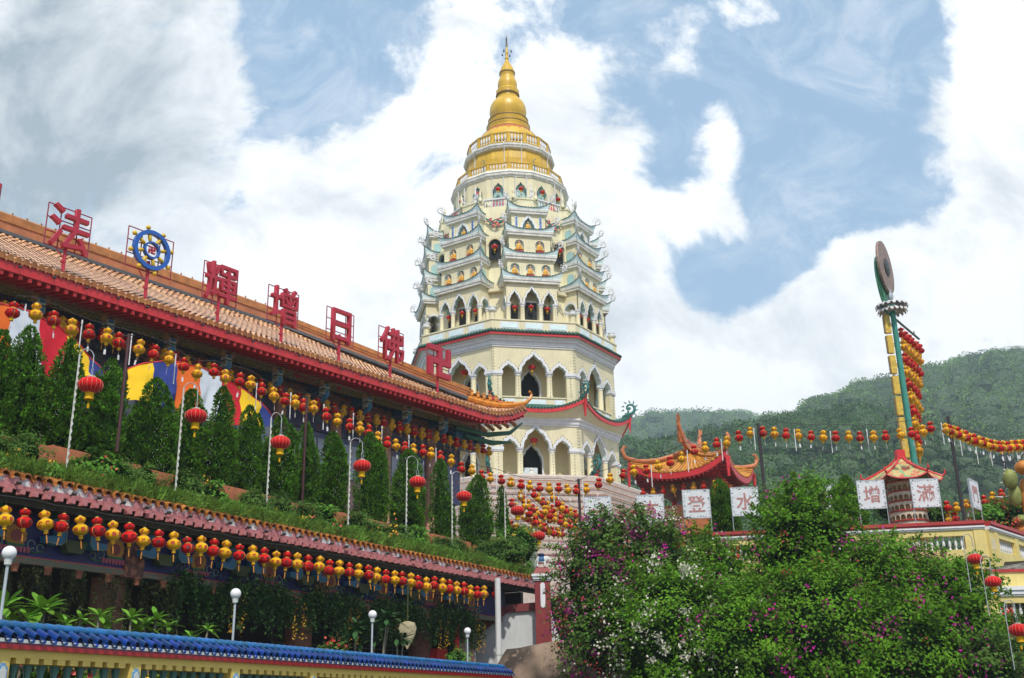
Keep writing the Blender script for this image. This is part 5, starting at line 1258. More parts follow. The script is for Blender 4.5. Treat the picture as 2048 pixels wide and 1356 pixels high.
awning('striped awning of orange, white and crimson cloth at the far left behind the cypresses', [(-60, -25, 'blue'), (-25, 20, 'orange'), (20, 80, 'white'), (80, 135, 'crimson'), (135, 178, 'yellow'), (178, 214, 'blue')],
       [(-60, 600), (0, 606), (60, 622), (120, 655), (160, 692), (214, 752)], [(-60, 760), (60, 790), (214, 770)])
awning('striped awning of yellow, blue, orange, white and crimson cloth in the middle behind the cypresses', [(256, 307, 'yellow'), (307, 353, 'blue'), (353, 400, 'orange'), (400, 443, 'white'), (443, 482, 'crimson'), (482, 522, 'yellow'), (522, 546, 'blue')],
       [(256, 738), (285, 727), (330, 722), (360, 725), (400, 735), (440, 752), (480, 775), (520, 803), (546, 836)], [(256, 796), (300, 806), (400, 836), (480, 850), (546, 852)])

# ------------------------------------------------------------------ greenery
M['cyp'] = mat('cypress_leaf', (.078, .195, .012), .6, .35, 1.6, island=.5, transl=.2)
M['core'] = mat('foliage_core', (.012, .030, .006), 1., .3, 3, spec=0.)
M['bark'] = mat('bark', (.09, .06, .04), .9, .3, 8)
def cypress(label, base, H, rad, seed, lobes=5):
    rg = np.random.RandomState(seed); t = thing('cypress_tree', label, 'tree', base, rg.rand() * 6, 'clipped cypresses on the terrace'); rad *= 1.15
    L_ = [(0, 0, .02, H, rad * .66)]
    for k in range(lobes):
        a = rg.rand() * 6.28 if k else 0; q = rad * rg.uniform(.35, .6); L_.append((q * math.cos(a + k * 1.3), q * math.sin(a + k * 1.3), rg.uniform(0, .25) * H, H * rg.uniform(.55, .95), rad * rg.uniform(.40, .56)))
    b = MB()
    for x, y, z0, z1, r in L_: b.loft([[(x + r * q * .66 * math.cos(u_), y + r * q * .66 * math.sin(u_), z0 + (z1 - z0) * v) for u_ in [2 * PI * j / 9 for j in range(9)]] for v, q in ((.03, .4), (.2, .85), (.45, .9), (.7, .7), (.88, .4), (.96, .05))], None, True, True)
    b.build('shade_core', [M['core']], t, True)  # solid dark core, painted as the shade inside the tree
    b = MB(); b.tube([(0, 0, -.2), (0, 0, H * .6)], [.09, .03], 7); b.build('trunk', [M['bark']], t)
    P, D = [], []; tot = int(10500 * (H / 3) * (rad / .7))
    ws = np.array([(z1 - z0) * r for _, _, z0, z1, r in L_]); ws /= ws.sum()
    for (x, y, z0, z1, r), w_ in zip(L_, ws):
        n = int(tot * w_); nc = max(n // 22, 3)
        pr0 = None; cv, ca_ = rg.rand(nc), rg.rand(nc) * 6.28
        idx = rg.randint(0, nc, n); v = np.clip(cv[idx] + rg.normal(0, .035, n), 0, 1); a = ca_[idx] + rg.normal(0, .28, n)
        inn = np.where(rg.rand(n) < .3, .78, 1.); pr = inn * np.interp(v, [0, .12, .3, .5, .75, .92, 1], [.7, .92, 1, 1, .86, .52, .12]) * r * (1 + rg.normal(0, .07, n) + .14 * np.sin(a * 3 + v * 17))
        P.append(np.stack([x + pr * np.cos(a), y + pr * np.sin(a), z0 + (z1 - z0) * v], 1)); D.append(np.stack([np.cos(a) * .6, np.sin(a) * .6, np.full(n, .75)], 1) + rg.normal(0, .42, (n, 3)))
    P = np.concatenate(P); D = np.concatenate(D)
    leaf_obj('foliage', P, D, nr.uniform(.07, .13, len(P)), nr.uniform(.035, .06, len(P)), M['cyp'], t)
    return t, L_
CY_ = [(8, 665, 34, 870), (62, 657, 48, 890), (142, 683, 42, 901), (224, 723, 48, 919), (314, 761, 45, 939), (385, 783, 37, 953), (448, 777, 33, 968), (500, 815, 29, 985), (563, 835, 36, 995), (613, 849, 26, 1000), (666, 867, 32, 1010), (740, 867, 36, 1025), (817, 901, 38, 1045), (880, 921, 25, 1058), (956, 953, 36, 1082), (1003, 975, 15, 1085)]
fl0 = []
for i, (x, yt, hw_, yb) in enumerate(CY_):
    w_ = 3.0 if i % 2 else 2.7; s, zt_ = hit(FB, x, yt, w_); _, zb_ = hit(FB, x, yb, w_); p = loc(FB, s, w_, 6.2); dd = p.y * .95
    t, L_ = cypress('dark green cypress, %s from the left along the terrace, %s' % (nth(i + 1), 'broad' if hw_ > 40 else 'slim' if hw_ < 30 else 'middling'), p, zt_ - 6.2, hw_ * dd / 2140 * 1.08, 30 + i, 6 if hw_ > 40 else 4)
    b = MB(); rg = np.random.RandomState(i)                     # unlit fairy lights wound down the tree
    for x_, y_, z0, z1, r in L_[:3]:
        a0 = -1.57 + rg.uniform(-.8, .8) - t.rotation_euler[2]
        for k in range(26): v = .1 + .85 * k / 26; rr = r * 1.12 * float(np.interp(v, [0, .3, .75, 1], [.7, 1, .75, .1])); b.dot((x_ + rr * math.cos(a0 + .3 * math.sin(k)), y_ + rr * math.sin(a0 + .3 * math.sin(k)), z0 + (z1 - z0) * v), .012)
    o = b.build('fairy_lights', [mat('fairy_bulbs', (.8, .85, .9), .3)]); o.location = p; o.rotation_euler = (0, 0, t.rotation_euler[2])
    tag(o, 'strands of tiny white fairy lights down the %s cypress from the left' % nth(i + 1), 'fairy lights', 'fairy lights on the cypresses')
cypress('dark cypress between two white character boards behind the bougainvillea', at(1447, 1066, 42.5) - Vector((0, 0, .5)), 2.6, .62, 71); cypress('dark cypress just left of the augment board behind the bougainvillea', at(1702, 1060, 43) - Vector((0, 0, .5)), 2.7, .6, 72)

# planted bank
tb = tag(MB().add([tuple(loc(FB, -4, .12, 5.05)), tuple(loc(FB, 24.7, .12, 5.05)), tuple(loc(FB, 24.7, 2.0, 5.75)), tuple(loc(FB, -4, 2.0, 5.75)), tuple(loc(FB, 24.7, .12, 4.5)), tuple(loc(FB, -4, .12, 4.5))], [(0, 1, 2, 3), (5, 4, 1, 0)]).build('planting_bed', [mat('dark_soil', (.03, .028, .015), .95, .3, 5)]), kind='structure')
tf = tag(MB().add([tuple(loc(FB, -6, 2.2, 6.35)), tuple(loc(FB, 26, 2.2, 6.35)), tuple(loc(FB, 28, 16, 6.35)), tuple(loc(FB, -6, 16, 6.35))], [(0, 1, 2, 3)]).build('terrace_floor', [mat('terrace_paving', (.20, .18, .16), .9, .2, 2)]), kind='structure')
plw = thing('planter_wall', 'terracotta tiled planter wall half hidden by round shrubs on the terrace', 'planter wall', loc(FB, 0, 2.0, 5.6), FB[3])
b = MB(); s = -3.
i = 0
while s < 24:
    off = -.25 if i % 2 else 0; b.box(s, s + 2.85, off, off + .18, 0, .92 if i % 2 == 0 else .8); s += 2.86; i += 1
b.build('wall_panels', [mat('terracotta_tiles', (.48, .15, .06), .6, .2, 4, .1, 20, .25, (.2, .08, .04), streak=True)], plw)
gs = []; n = 9000; S_ = nr.uniform(-2, 24.6, 900)[nr.randint(0, 900, n)] + nr.normal(0, .07, n); Wq = nr.uniform(.1, 1.25, n); P = np.array([tuple(loc(FB, s, w, 5.06 + (w - .12) * .37)) for s, w in zip(S_, Wq)]); D = nr.normal(0, .45, (n, 3)); D[:, 2] = np.abs(nr.normal(1, .3, n)); D[:, 0] += .2
M['grass'] = mat('long_grass', (.15, .27, .04), .5, .3, 1.2, island=.45, transl=.3)
o = leaf_obj('grass', P, D, nr.uniform(.22, .62, n), nr.uniform(.025, .05, n), M['grass'])
# arching tips
P2 = P[:6000] + D[:6000] / np.linalg.norm(D[:6000], axis=1)[:, None] * .3; D2 = D[:6000] * .8 + np.array([.1, -.5, -.5]); g2 = leaf_obj('grass', P2, D2, nr.uniform(.2, .38, 6000), nr.uniform(.02, .045, 6000), M['grass'])
tag(o, kind='stuff'); tag(g2, kind='stuff')


def shrub(name, label, cat, base, r, m, n, lsz, lw, seed, group=None, flowers=None, up=.4, core=True, stems=0, flat=1.):
    """a bush made of leaf clumps spread over a lumpy body; base = centre of the body"""
    rg = np.random.RandomState(seed); t = thing(name, label, cat, Vector(base) - Vector((0, 0, r[2])), 0, group); c = np.array([0, 0, r[2]])
    if core: b = MB(); lumpy(b, (0, 0, r[2]), (r[0] * .74, r[1] * .74, r[2] * .76), seed, .12, 9); b.build('shade_core', [M['core']], t, True)  # solid dark body that shows as shadow gaps between the clumps
    nc = max(int(n / 60), 6); cd_ = usphere(nc); cd_[:, 2] = np.where(cd_[:, 2] < -.75, -cd_[:, 2], cd_[:, 2]); cr = rg.uniform(.84, 1.1, nc) + .08 * np.sin(cd_[:, 0] * 9 + seed)
    idx = rg.randint(0, nc, n); rr = np.array(r); cs = .105 * (r[0] * r[1] * r[2]) ** (1 / 3) + .04
    Pc = c + cd_ * cr[:, None] * rr; P = Pc[idx] + rg.normal(0, cs, (n, 3)) * np.array([1, 1, .6]); nu = n // 5; du = usphere(nu); du[:, 2] = np.where(du[:, 2] < -.8, -du[:, 2], du[:, 2]); P[:nu] = c + du * rg.uniform(.76, .98, nu)[:, None] * rr; D = cd_[idx] * .7 + rg.normal(0, .55, (n, 3)) + np.array([0, 0, up])
    O = (P - c) / rr; Nr = O * .7 + np.array([0, -.1, .75]) + rg.normal(0, .38, (n, 3)); D = rg.normal(0, 1, (n, 3)) + O * .5; D -= Nr * (np.sum(D * Nr, 1) / np.sum(Nr * Nr, 1))[:, None]; D[:, 2] -= .25
    leaf_obj('foliage', P, D, rg.uniform(lsz * .6, lsz * 1.35, n), rg.uniform(lw * .7, lw * 1.3, n), m, t, Nr=Nr)
    if stems:
        P3, D3 = [], []; b = MB()
        for k in range(stems):
            d = usphere(1)[0]; d[2] = abs(d[2]) * .8 + .25; d[1] = -abs(d[1]); p0 = c + d * rr * .85; L0 = rg.uniform(.5, 1.1); pts = [p0 + d * L0 * q + np.array([0, 0, -.55 * L0 * q * q + .25 * L0 * q]) for q in np.linspace(0, 1, 7)]
            b.tube([tuple(p) for p in pts], [.012 - .0014 * q for q in range(7)], 4)
            for p in pts[1:]:
                for _ in range(9): P3.append(p + rg.normal(0, .05, 3)); D3.append(rg.normal(0, 1, 3) + np.array([0, 0, .3]))
        b.build('sprays', [M['bark']], t); leaf_obj('spray_leaves', P3, D3, rg.uniform(lsz * .7, lsz * 1.2, len(P3)), lw, m, t)
    if flowers:
        for m_, k_, nf in flowers:
            P4, D4 = [], []
            for _ in range(int(k_ * 1.7)):
                d = usphere(1)[0]; d[1] = -abs(d[1]) * 1.2; d /= np.linalg.norm(d); ctr = c + d * rr * rg.uniform(1.0, 1.14); sp_ = rg.uniform(.06, .20); drop = rg.uniform(.6, 1.9)
                nn = int(nf * rg.uniform(.4, 2.6)); q = rg.normal(0, sp_, (nn, 3)); q[:, 2] *= drop; P4.append(ctr + q); D4.append(rg.normal(0, 1, (nn, 3)) + d)
            P4 = np.concatenate(P4); leaf_obj('flowers', P4, np.concatenate(D4), rg.uniform(.07, .11, len(P4)), rg.uniform(.06, .085, len(P4)), m_, t)
    return t


M['shrubl'] = mat('round_shrub_leaf', (.09, .18, .03), .6, .3, 1.5, island=.4, transl=.2); M['broad'] = mat('broad_leaf', (.11, .27, .03), .45, .25, 2, island=.35, transl=.25)
M['grassb'] = mat('lily_leaf', (.14, .27, .05), .5, .3, 3, island=.3, transl=.3); M['fred'] = mat('coral_flowers', (.65, .09, .06), .6, .2, 5, island=.2); M['fyel'] = mat('yellow_flowers', (.75, .42, .02), .6, .2, 5, island=.2)
hs = [.6, 1.4, 3.6, 4.3, 5.0, 6.6, 7.5, 9.3, 10.4, 11.5, 12.5, 14.3, 15.4, 16.5, 17.6, 19.6, 20.5, 22.6, 23.5, 24.4]
for i, s in enumerate(hs):
    br = i % 4 == 2; shrub('terrace_shrub', '%s shrub, %s from the left along the terracotta planter' % ('bright broad-leaved' if br else 'fine-leaved dark', nth(i + 1)), 'shrub', loc(FB, s, 1.35, 5.88 + .07 * (i % 3)), (.56, .42, .37 + .07 * (i % 2)), M['broad'] if br else M['shrubl'], 1500 if not br else 800, .1 if not br else .15, .03 if not br else .07, 200 + i, 'shrubs along the planter', [(M['fred'] if i % 2 else M['fyel'], 2, 8)] if i % 3 == 0 else None)

for i in range(17):
    s = .3 + i * 1.45; k_ = i % 3; shrub('low_plant', '%s low plant, %s from the left in the front of the planted strip' % (('broad-leaved', 'yellow flowering', 'coral flowering')[k_], nth(i + 1)), 'plant', loc(FB, s, .85, 5.5), (.46, .32, .24), M['broad'] if i % 2 else M['grassb'], 700, .17, .045, 700 + i, 'low plants in the planted strip', [(M['fyel'] if k_ == 1 else M['fred'], 2, 6)] if k_ else None)
# bougainvillea
M['boug'] = mat('bougainvillea_leaf', (.105, .25, .012), .5, .5, 1.3, island=.28, transl=.25); M['bougd'] = mat('dusky_bougainvillea_leaf', (.085, .17, .025), .55, .35, .9, island=.3, transl=.2)
M['mag'] = mat('magenta_bracts', (.60, .03, .36), .6, .2, 4, island=.3, transl=.25); M['whb'] = mat('white_bracts', (.66, .64, .52), .6, .1, 4, transl=.2); M['cor'] = mat('coral_bracts', (.55, .08, .07), .6, .2, 4, island=.3, transl=.2); M['pal'] = mat('pale_pink_bracts', (.55, .18, .30), .6, .2, 4, island=.2, transl=.2)
BG = 'bougainvillea heaped over the slope'
def bush(px, py, rx, ry, d, m, n, fl, seed, label, stems=18):
    c = at(px, py, d); k = d / 2140; shrub('bougainvillea', label, 'bougainvillea', c, (rx * k, min(rx, ry) * k * 1.05, ry * k * 1.03), m, n, .125, .075, seed, BG, fl, .45, True, stems)
bush(1208, 1208, 94, 165, 35, M['bougd'], 12500, [(M['mag'], 34, 14), (M['cor'], 26, 7), (M['whb'], 10, 8), (M['pal'], 16, 8)], 1, 'straggling dark bougainvillea with magenta and coral bracts next to the red pillar', 32)
bush(1292, 1138, 108, 104, 36, M['bougd'], 9000, [(M['mag'], 22, 14), (M['whb'], 16, 12), (M['cor'], 14, 7)], 2, 'bougainvillea mound with magenta and cream bracts below the first white boards', 22)
bush(1330, 1270, 125, 130, 33, M['boug'], 11000, [(M['whb'], 34, 16), (M['mag'], 7, 9)], 3, 'bougainvillea with many white bract clusters low in the middle of the slope', 16)
bush(1425, 1182, 92, 92, 35, M['boug'], 7500, [(M['whb'], 14, 10), (M['mag'], 9, 10)], 4, 'bright green bougainvillea below the board of the water character', 26)
bush(1480, 1300, 120, 130, 32, M['boug'], 11000, [(M['whb'], 8, 8), (M['mag'], 9, 8)], 5, 'green bougainvillea with few bracts, bottom middle of the slope', 14)
bush(1602, 1095, 98, 120, 34.5, M['boug'], 11000, [(M['mag'], 12, 10), (M['cor'], 5, 6)], 6, 'tall bright green bougainvillea mound rising beside the pavilion', 40)
bush(1640, 1270, 130, 140, 32, M['boug'], 13000, [(M['mag'], 14, 9), (M['cor'], 6, 6)], 7, 'green bougainvillea below the tall mound, middle right of the slope', 14)
bush(1765, 1192, 118, 110, 33.5, M['boug'], 10500, [(M['mag'], 18, 13), (M['pal'], 8, 8)], 8, 'bougainvillea with magenta sprays just below the yellow balustrade', 20)
bush(1800, 1310, 120, 115, 31, M['boug'], 10500, [(M['mag'], 12, 10), (M['cor'], 5, 6)], 9, 'bougainvillea with a large magenta cluster, bottom right of the slope', 10)
bush(1898, 1245, 96, 118, 32, M['boug'], 9500, [(M['mag'], 12, 12)], 10, 'rounded bougainvillea beside the hanging red lanterns at the right', 14)
bush(1965, 1350, 80, 75, 30, M['bougd'], 5000, [(M['mag'], 4, 8)], 11, 'low dark bougainvillea at the bottom right corner', 8)
shrub('red_flowering_shrub', 'dark shrub dotted with red flowers behind the lowest red lantern', 'shrub', at(2035, 1275, 33), (1.2, 1., .75), M['bougd'], 2500, .12, .07, 44, None, [(M['fred'], 16, 12)])
shrub('garden_tree', 'broad green tree with red blossoms behind the yellow balustrade corner', 'tree', at(2010, 1045, 45), (1.6, 1.2, .85), M['broad'], 2600, .2, .1, 45, None, [(M['fred'], 22, 10)]); shrub('garden_tree', 'small green tree between the last cypress and the miniature tower', 'tree', at(1790, 1020, 47), (.9, .8, .7), M['broad'], 1300, .16, .08, 46, None, [(M['fred'], 5, 8)])
shrub('garden_tree', 'small feathery tree right of the miniature tower, in front of hanging lanterns', 'tree', at(1870, 1030, 47), (.8, .7, .5), M['shrubl'], 1300, .16, .05, 47, None, None)
shrub('feathery_shrub', 'light green feathery shrub at the end of the planted terrace', 'shrub', at(1035, 1095, 44.5), (.95, .8, .95), M['broad'], 2600, .11, .045, 48, None, [(M['fyel'], 3, 8)])
shrub('feathery_shrub', 'green shrub filling the gap left of the stone lantern', 'shrub', at(1008, 1105, 43), (.9, .7, .6), M['shrubl'], 2000, .11, .04, 49, None, None)

slp = MB(); slp.add([tuple(at(1260, 1500, 34)), tuple(at(2150, 1500, 30)), (24, 40.5, 5.2), (6, 42, 4.6)], [(0, 1, 2, 3)]); tag(slp.build('slope', [MATS['dark_soil']]), kind='structure')
# frangipani along the balustrade and deeper in the court
M['frang'] = mat('frangipani_leaf', (.14, .32, .03), .38, .25, 4, island=.3, transl=.25); M['frangd'] = mat('shaded_frangipani_leaf', (.04, .10, .03), .45, .25, 4, island=.3, transl=.2)  # second leaf is a darker copy with the court's shade in its colour
def rosette(label, p, L0, n, m, seed, heads=1, h=1.3, group='frangipani plants along the balustrade'):
    rg = np.random.RandomState(seed); t = thing('frangipani_plant', label, 'plant', p - Vector((0, 0, h)), 0, group); b = MB(); stem = MB()
    for hd in range(heads):
        o0 = Vector((rg.uniform(-.22, .22), rg.uniform(-.15, .15), h + rg.uniform(-.12, .1))) if heads > 1 else Vector((0, 0, h)); stem.tube([(0, 0, 0), o0 * .5 + Vector((0, 0, .1)), o0], [.03, .022, .018], 6)
        for i in range(n):
            a = i * 2.4 + rg.rand() * .3; el_ = .95 - 1.25 * i / n + rg.normal(0, .12); d = Vector((math.cos(a) * math.cos(el_), math.sin(a) * math.cos(el_), math.sin(el_))); sd_ = Vector((-math.sin(a), math.cos(a), 0)); up = sd_.cross(d) * -1
            LL = L0 * rg.uniform(.75, 1.15); pr = [(.0, .012), (.18, .05), (.45, .13), (.7, .15), (.88, .09), (1., .01)]; rows = []
            for q, w_ in pr:
                c = o0 + d * LL * q + Vector((0, 0, -1)) * LL * .30 * q * q; rows.append([c - sd_ * w_ * LL + up * .02 * LL, c, c + sd_ * w_ * LL + up * .02 * LL])
            b.loft(rows, None, False)
    b.build('leaves', [m], t, True); stem.build('stem', [mat('grey_stem', (.22, .2, .15), .8)], t, True); return t
for i, (x, y, L0, n, hd) in enumerate([(18, 1212, .30, 12, 2), (88, 1222, .30, 16, 2), (52, 1238, .22, 10, 1), (150, 1240, .20, 14, 2), (198, 1232, .26, 12, 1), (225, 1250, .18, 12, 2), (262, 1238, .25, 12, 1), (300, 1246, .24, 14, 2), (335, 1252, .2, 12, 1), (398, 1266, .2, 14, 2)]):
    s, z = hit(FC, x, y, .75); rosette('frangipani rosette of long glossy leaves, %s from the left above the blue tiles' % nth(i + 1), loc(FC, s, .75, z), L0 * 1.4, n, M['frang'], 300 + i, hd)
for i, (x, y, L0) in enumerate([(708, 1262, .45), (762, 1245, .5), (798, 1272, .4), (735, 1288, .35), (672, 1298, .35)]):
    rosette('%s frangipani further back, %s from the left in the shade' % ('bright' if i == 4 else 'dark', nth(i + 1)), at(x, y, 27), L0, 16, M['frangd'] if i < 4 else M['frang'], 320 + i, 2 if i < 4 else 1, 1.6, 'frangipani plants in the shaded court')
shrub('red_flowering_shrub', 'small patch of red flowers just above the blue tiles in the middle', 'shrub', at(668, 1298, 26), (.3, .25, .15), M['bougd'], 300, .1, .05, 60, None, [(M['fred'], 4, 8)])
shrub('yellow_flowering_shrub', 'yellow flowering plant behind the green balusters at the left', 'shrub', loc(FC, 1.3, 1.0, .25), (1.4, .4, .5), M['broad'], 1500, .11, .06, 61, None, [(M['fyel'], 16, 12), (M['fred'], 8, 9)]); shrub('yellow_flowering_shrub', 'yellow flowering plant behind the green balusters of the second bay', 'shrub', loc(FC, 4.0, 1.0, .25), (1.4, .4, .5), M['broad'], 1500, .11, .06, 62, None, [(M['fyel'], 16, 12)])
shrub('small_fern', 'small light green plant at the foot of the last globe lamp', 'plant', at(912, 1315, 34), (.4, .3, .25), M['broad'], 350, .14, .03, 63)

# hanging plants from the corridor beam
M['vine'] = mat('trailing_vine', (.07, .085, .03), .7, .3, 3, island=.4, transl=.15); M['vineg'] = mat('leafy_creeper', (.035, .085, .02), .6, .3, 2, island=.4, transl=.15)
hp0 = None
for i in range(25):
    s = .2 + i * .86; leafy = s > 6.2; t = thing('hanging_plant', '%s hanging plant, %s from the left below the painted beam' % ('leafy dark' if leafy else 'trailing dry', nth(i + 1)), 'hanging plant', loc(FB, s, .55, 3.2), FB[3], 'plants hanging under the corridor beam')
    rg = np.random.RandomState(500 + i); P, D = [], []
    for k in range(9 if not leafy else 15):
        x0, y0 = rg.uniform(-.42, .42), rg.uniform(-.15, .15); L0 = rg.uniform(.5, 1.75) if not leafy else rg.uniform(.25, 1.15)
        nn = int(L0 * (70 if not leafy else 60)); z = .1 - rg.rand(nn) * L0; P.append(np.stack([x0 + rg.normal(0, .03 if not leafy else .07, nn) + .06 * np.sin(z * 4 + k), y0 + rg.normal(0, .03, nn), z], 1)); D.append(rg.normal(0, .5, (nn, 3)) + np.array([0, -.2, -.7]))
    P = np.concatenate(P); D = np.concatenate(D); leaf_obj('trailing_stems', P, D, rg.uniform(.06, .12, len(P)), .022 if not leafy else .05, M['vine'] if not leafy else M['vineg'], t)
    if not leafy or i % 4 == 0:
        b = MB(); b.lathe([(.01, -.06), (.07, -.06), (.09, .09), (.1, .1), (.1, .12), (.08, .12)], 12); b.build('pot', [mat('terracotta_pot', (.28, .10, .06), .7, .3, 6)], t, True)
    else: nn = 700; P = np.stack([rg.normal(0, .3, nn), rg.normal(0, .12, nn), rg.normal(.12, .16, nn)], 1); leaf_obj('crown', P, rg.normal(0, 1, (nn, 3)), .1, .055, M['vineg'], t)
    if leafy and i % 3 == 0:
        nn = 130; z = -rg.rand(nn) * 1.1; P = np.stack([rg.normal(0, .05, nn) + .2 * np.sign(rg.normal(0, 1, nn)), -.12 + rg.normal(0, .04, nn), z], 1); leaf_obj('flowers', P, rg.normal(0, 1, (nn, 3)), .05, .035, M['fyel'], t)
hg = thing('hanging_wicker_ornament', 'pale heart shaped ornament hanging in the shaded corridor near the red bars', 'ornament', at(815, 1250, 30) - Vector((0, 0, .6)))
b = MB(); b.loft([[(w_ * math.cos(a) * (1 + .1 * math.sin(3 * a)), .07 * math.sin(a), z_) for a in [2 * PI * j / 16 for j in range(16)]] for w_, z_ in ((.02, -.05), (.12, .12), (.22, .35), (.25, .52), (.2, .66), (.05, .7))], None, True, True); b.build('body', [mat('pale_husk', (.38, .33, .20), .8, .3, 8, .2, 30)], hg, True); b = MB(); b.tube([(0, 0, .7), (0, 0, 1.8)], .02, 5); b.build('cord', [M['vine']], hg)

# globe lamps
for i, (s, z) in enumerate(((.4, 2.22), (5.78, 2.15), (11.1, 2.16), (16.6, 2.12))):
    t = thing('globe_lamp', 'white globe lamp on a slim pale post, %s from the left behind the blue tiles' % nth(i + 1), 'lamp', loc(FC, s, .4, -1.6), FC[3], 'globe lamps behind the balustrade'); h = z + 1.6
    b = MB(); b.tube([(0, 0, 0), (0, 0, h - .12)], .021, 8); b.build('post', [mat('pale_lamp_post', (.42, .47, .50), .4, .1, 4)], t, True)
    b = MB(); b.ball((0, 0, h), .098, .098, .098, 20); b.build('globe', [mat('white_globe', (.78, .78, .78), .2, .03)], t, True); b = MB(); b.lathe([(.02, -.17), (.048, -.16), (.052, -.12), (.058, -.09), (.05, -.08)], 14, (0, 0, h)); b.build('collar', [MATS['white_gloss']], t, True)

# ------------------------------------------------------------------ right hand terrace
PT = at(1965, 1042, 40.)
UT = Vector((.986, -.166, 0)); WT = Vector((.166, .986, 0)); U2 = Vector((.656, .755, 0)); W2 = Vector((-.755, .656, 0))
M['yel2'] = mat('lemon_yellow_paint', (.72, .58, .20), .6, .12, 2, 0, 20, .42, (.35, .28, .12), streak=True); M['redcop'] = mat('red_coping', (.42, .03, .03), .5, .15, 3)
def terrace(label, org, u, x0, x1, ztop, spans, posts=(), base=-1.6, bal_h=.50, flute=None, lower=False):
    t = thing('yellow_balustrade', label, 'balustrade', (org.x, org.y, base), math.atan2(u.y, u.x)); dz = ztop - base
    def pt(mb, nm, m, sm=False): return mb.build(nm, m, t, sm)
    b = MB(); b.box(x0, x1, -.28, .28, dz - .12, dz); b.box(x0, x1, -.22, .22, dz - .19, dz - .12); pt(b, 'white_ledge' if lower else 'red_coping', [M['white'] if lower else M['redcop']])
    if lower: b = MB(); b.box(x0, x1, .1, .3, dz, dz + .5); pt(b, 'upper_wall', [M['yel2']]); b = MB(); b.box(x0, x1, .05, .4, dz + .5, dz + .6); pt(b, 'red_coping', [M['redcop']])
    b = MB(); b.box(x0, x1, -.24, .24, dz - .25, dz - .19); b.box(x0, x1, -.2, .2, dz - .31, dz - .25); pt(b, 'white_moulding', [M['white']])
    b = MB(); b.box(x0, x1, -.15, .15, dz - .53, dz - .31); pt(b, 'top_rail', [M['yel2']]); zb = dz - .53 - bal_h
    b = MB(); b.box(x0, x1, -.16, .16, 0, zb); pt(b, 'wall', [M['yel2']])
    e = x0
    for a, c in spans:
        if a > e + .01: b = MB(); b.box(e, a, -.15, .15, zb, dz - .53); pt(b, 'pier', [M['yel2']])
        n = int((c - a) / .21)
        for i in range(n): b = MB(); balus(b, a + (c - a) * (i + .5) / n, 0, zb, bal_h / .5 * 1.0, 0, 10); q = pt(b, 'baluster', [M['white']], True)
        e = c
    if e < x1: b = MB(); b.box(e, x1, -.15, .15, zb, dz - .53); pt(b, 'pier', [M['yel2']])
    for a in posts: b = MB(); b.box(a - .18, a + .18, -.19, -.15, zb - .3, dz - .35); pt(b, 'pilaster', [M['yel2']])
    if flute:
        for i in range(6): b = MB(); b.box(flute + i * .1, flute + i * .1 + .06, -.17, -.15, zb, dz - .6); pt(b, 'flute', [mat('cream_flute', (.68, .62, .42), .6)])
    return t
terrace('yellow balustrade with red coping carrying the white character boards', PT, UT, -11., 0, PT.z, [(-10.6, -8.6), (-8.2, -6.2), (-5.6, -3.4), (-2.9, -.75)], (-.25,))
terrace('yellow balustrade running back from the corner at the right edge', PT, U2, .0, 9., PT.z - .02, [(1.0, 2.9), (3.3, 5.2), (5.6, 7.6)], (.75, 3.1), flute=.15)
q = at(1962, 1139, 36)
terrace('lower yellow balustrade with red coping behind the hanging lanterns at the right edge', q, Vector((1, -.02, 0)), -.2, 7., q.z - .6, [(.3, 3.2), (3.6, 6.6)], (), bal_h=.55, lower=True)
fill = thing('rubble_wall', 'grey stone rubble wall between the two yellow balustrades at the right edge', 'stone wall', q + Vector((-1, 1.2, -1.6 - q.z + 0)))
b = MB(); lumpy(b, (4, 0, q.z + 1.2), (4.2, .9, .72), 8, .05, 12); b.build('stones', [paint('rubble', (.14, .13, .11), [((.30, .28, .25), 3, .04, .0, 'v'), ((.05, .05, .04), 5, .5, .7, 'n')], rough=.95)], fill)
# character boards
M['board'] = mat('white_board', (.66, .68, .70), .5, .08, 3, 0, 20, .35, (.36, .32, .34)); M['boardf'] = mat('aluminium_board_frame', (.42, .44, .46), .4, .2, 6, metal=.4); M['faded'] = mat('faded_maroon_lettering', (.45, .22, .20), .7, .35, 9); M['fringe'] = mat('smudged_marks', (.10, .12, .14), .8)
BD = [(1196, 1022, '一', 'single stroke board, leftmost of the white character boards, behind purple flowers'), (1301, 1018, '本', 'second white character board from the left, mostly behind bougainvillea'), (1393, 1008, '登', 'white board with a busy maroon character, just left of the water board'), (1490, 1003, '水', 'white board with the maroon water character between cypress and green mound'),
      (1637, 1000, '福', 'white board hidden in the top of the tall green mound'), (1743, 989, '增', 'white board with a square maroon character left of the miniature tower'), (1851, 986, '滿', 'white board with a maroon character covering the miniature tower'), (1949, 989, '門', 'white board turned sideways at the corner of the yellow balustrade')]
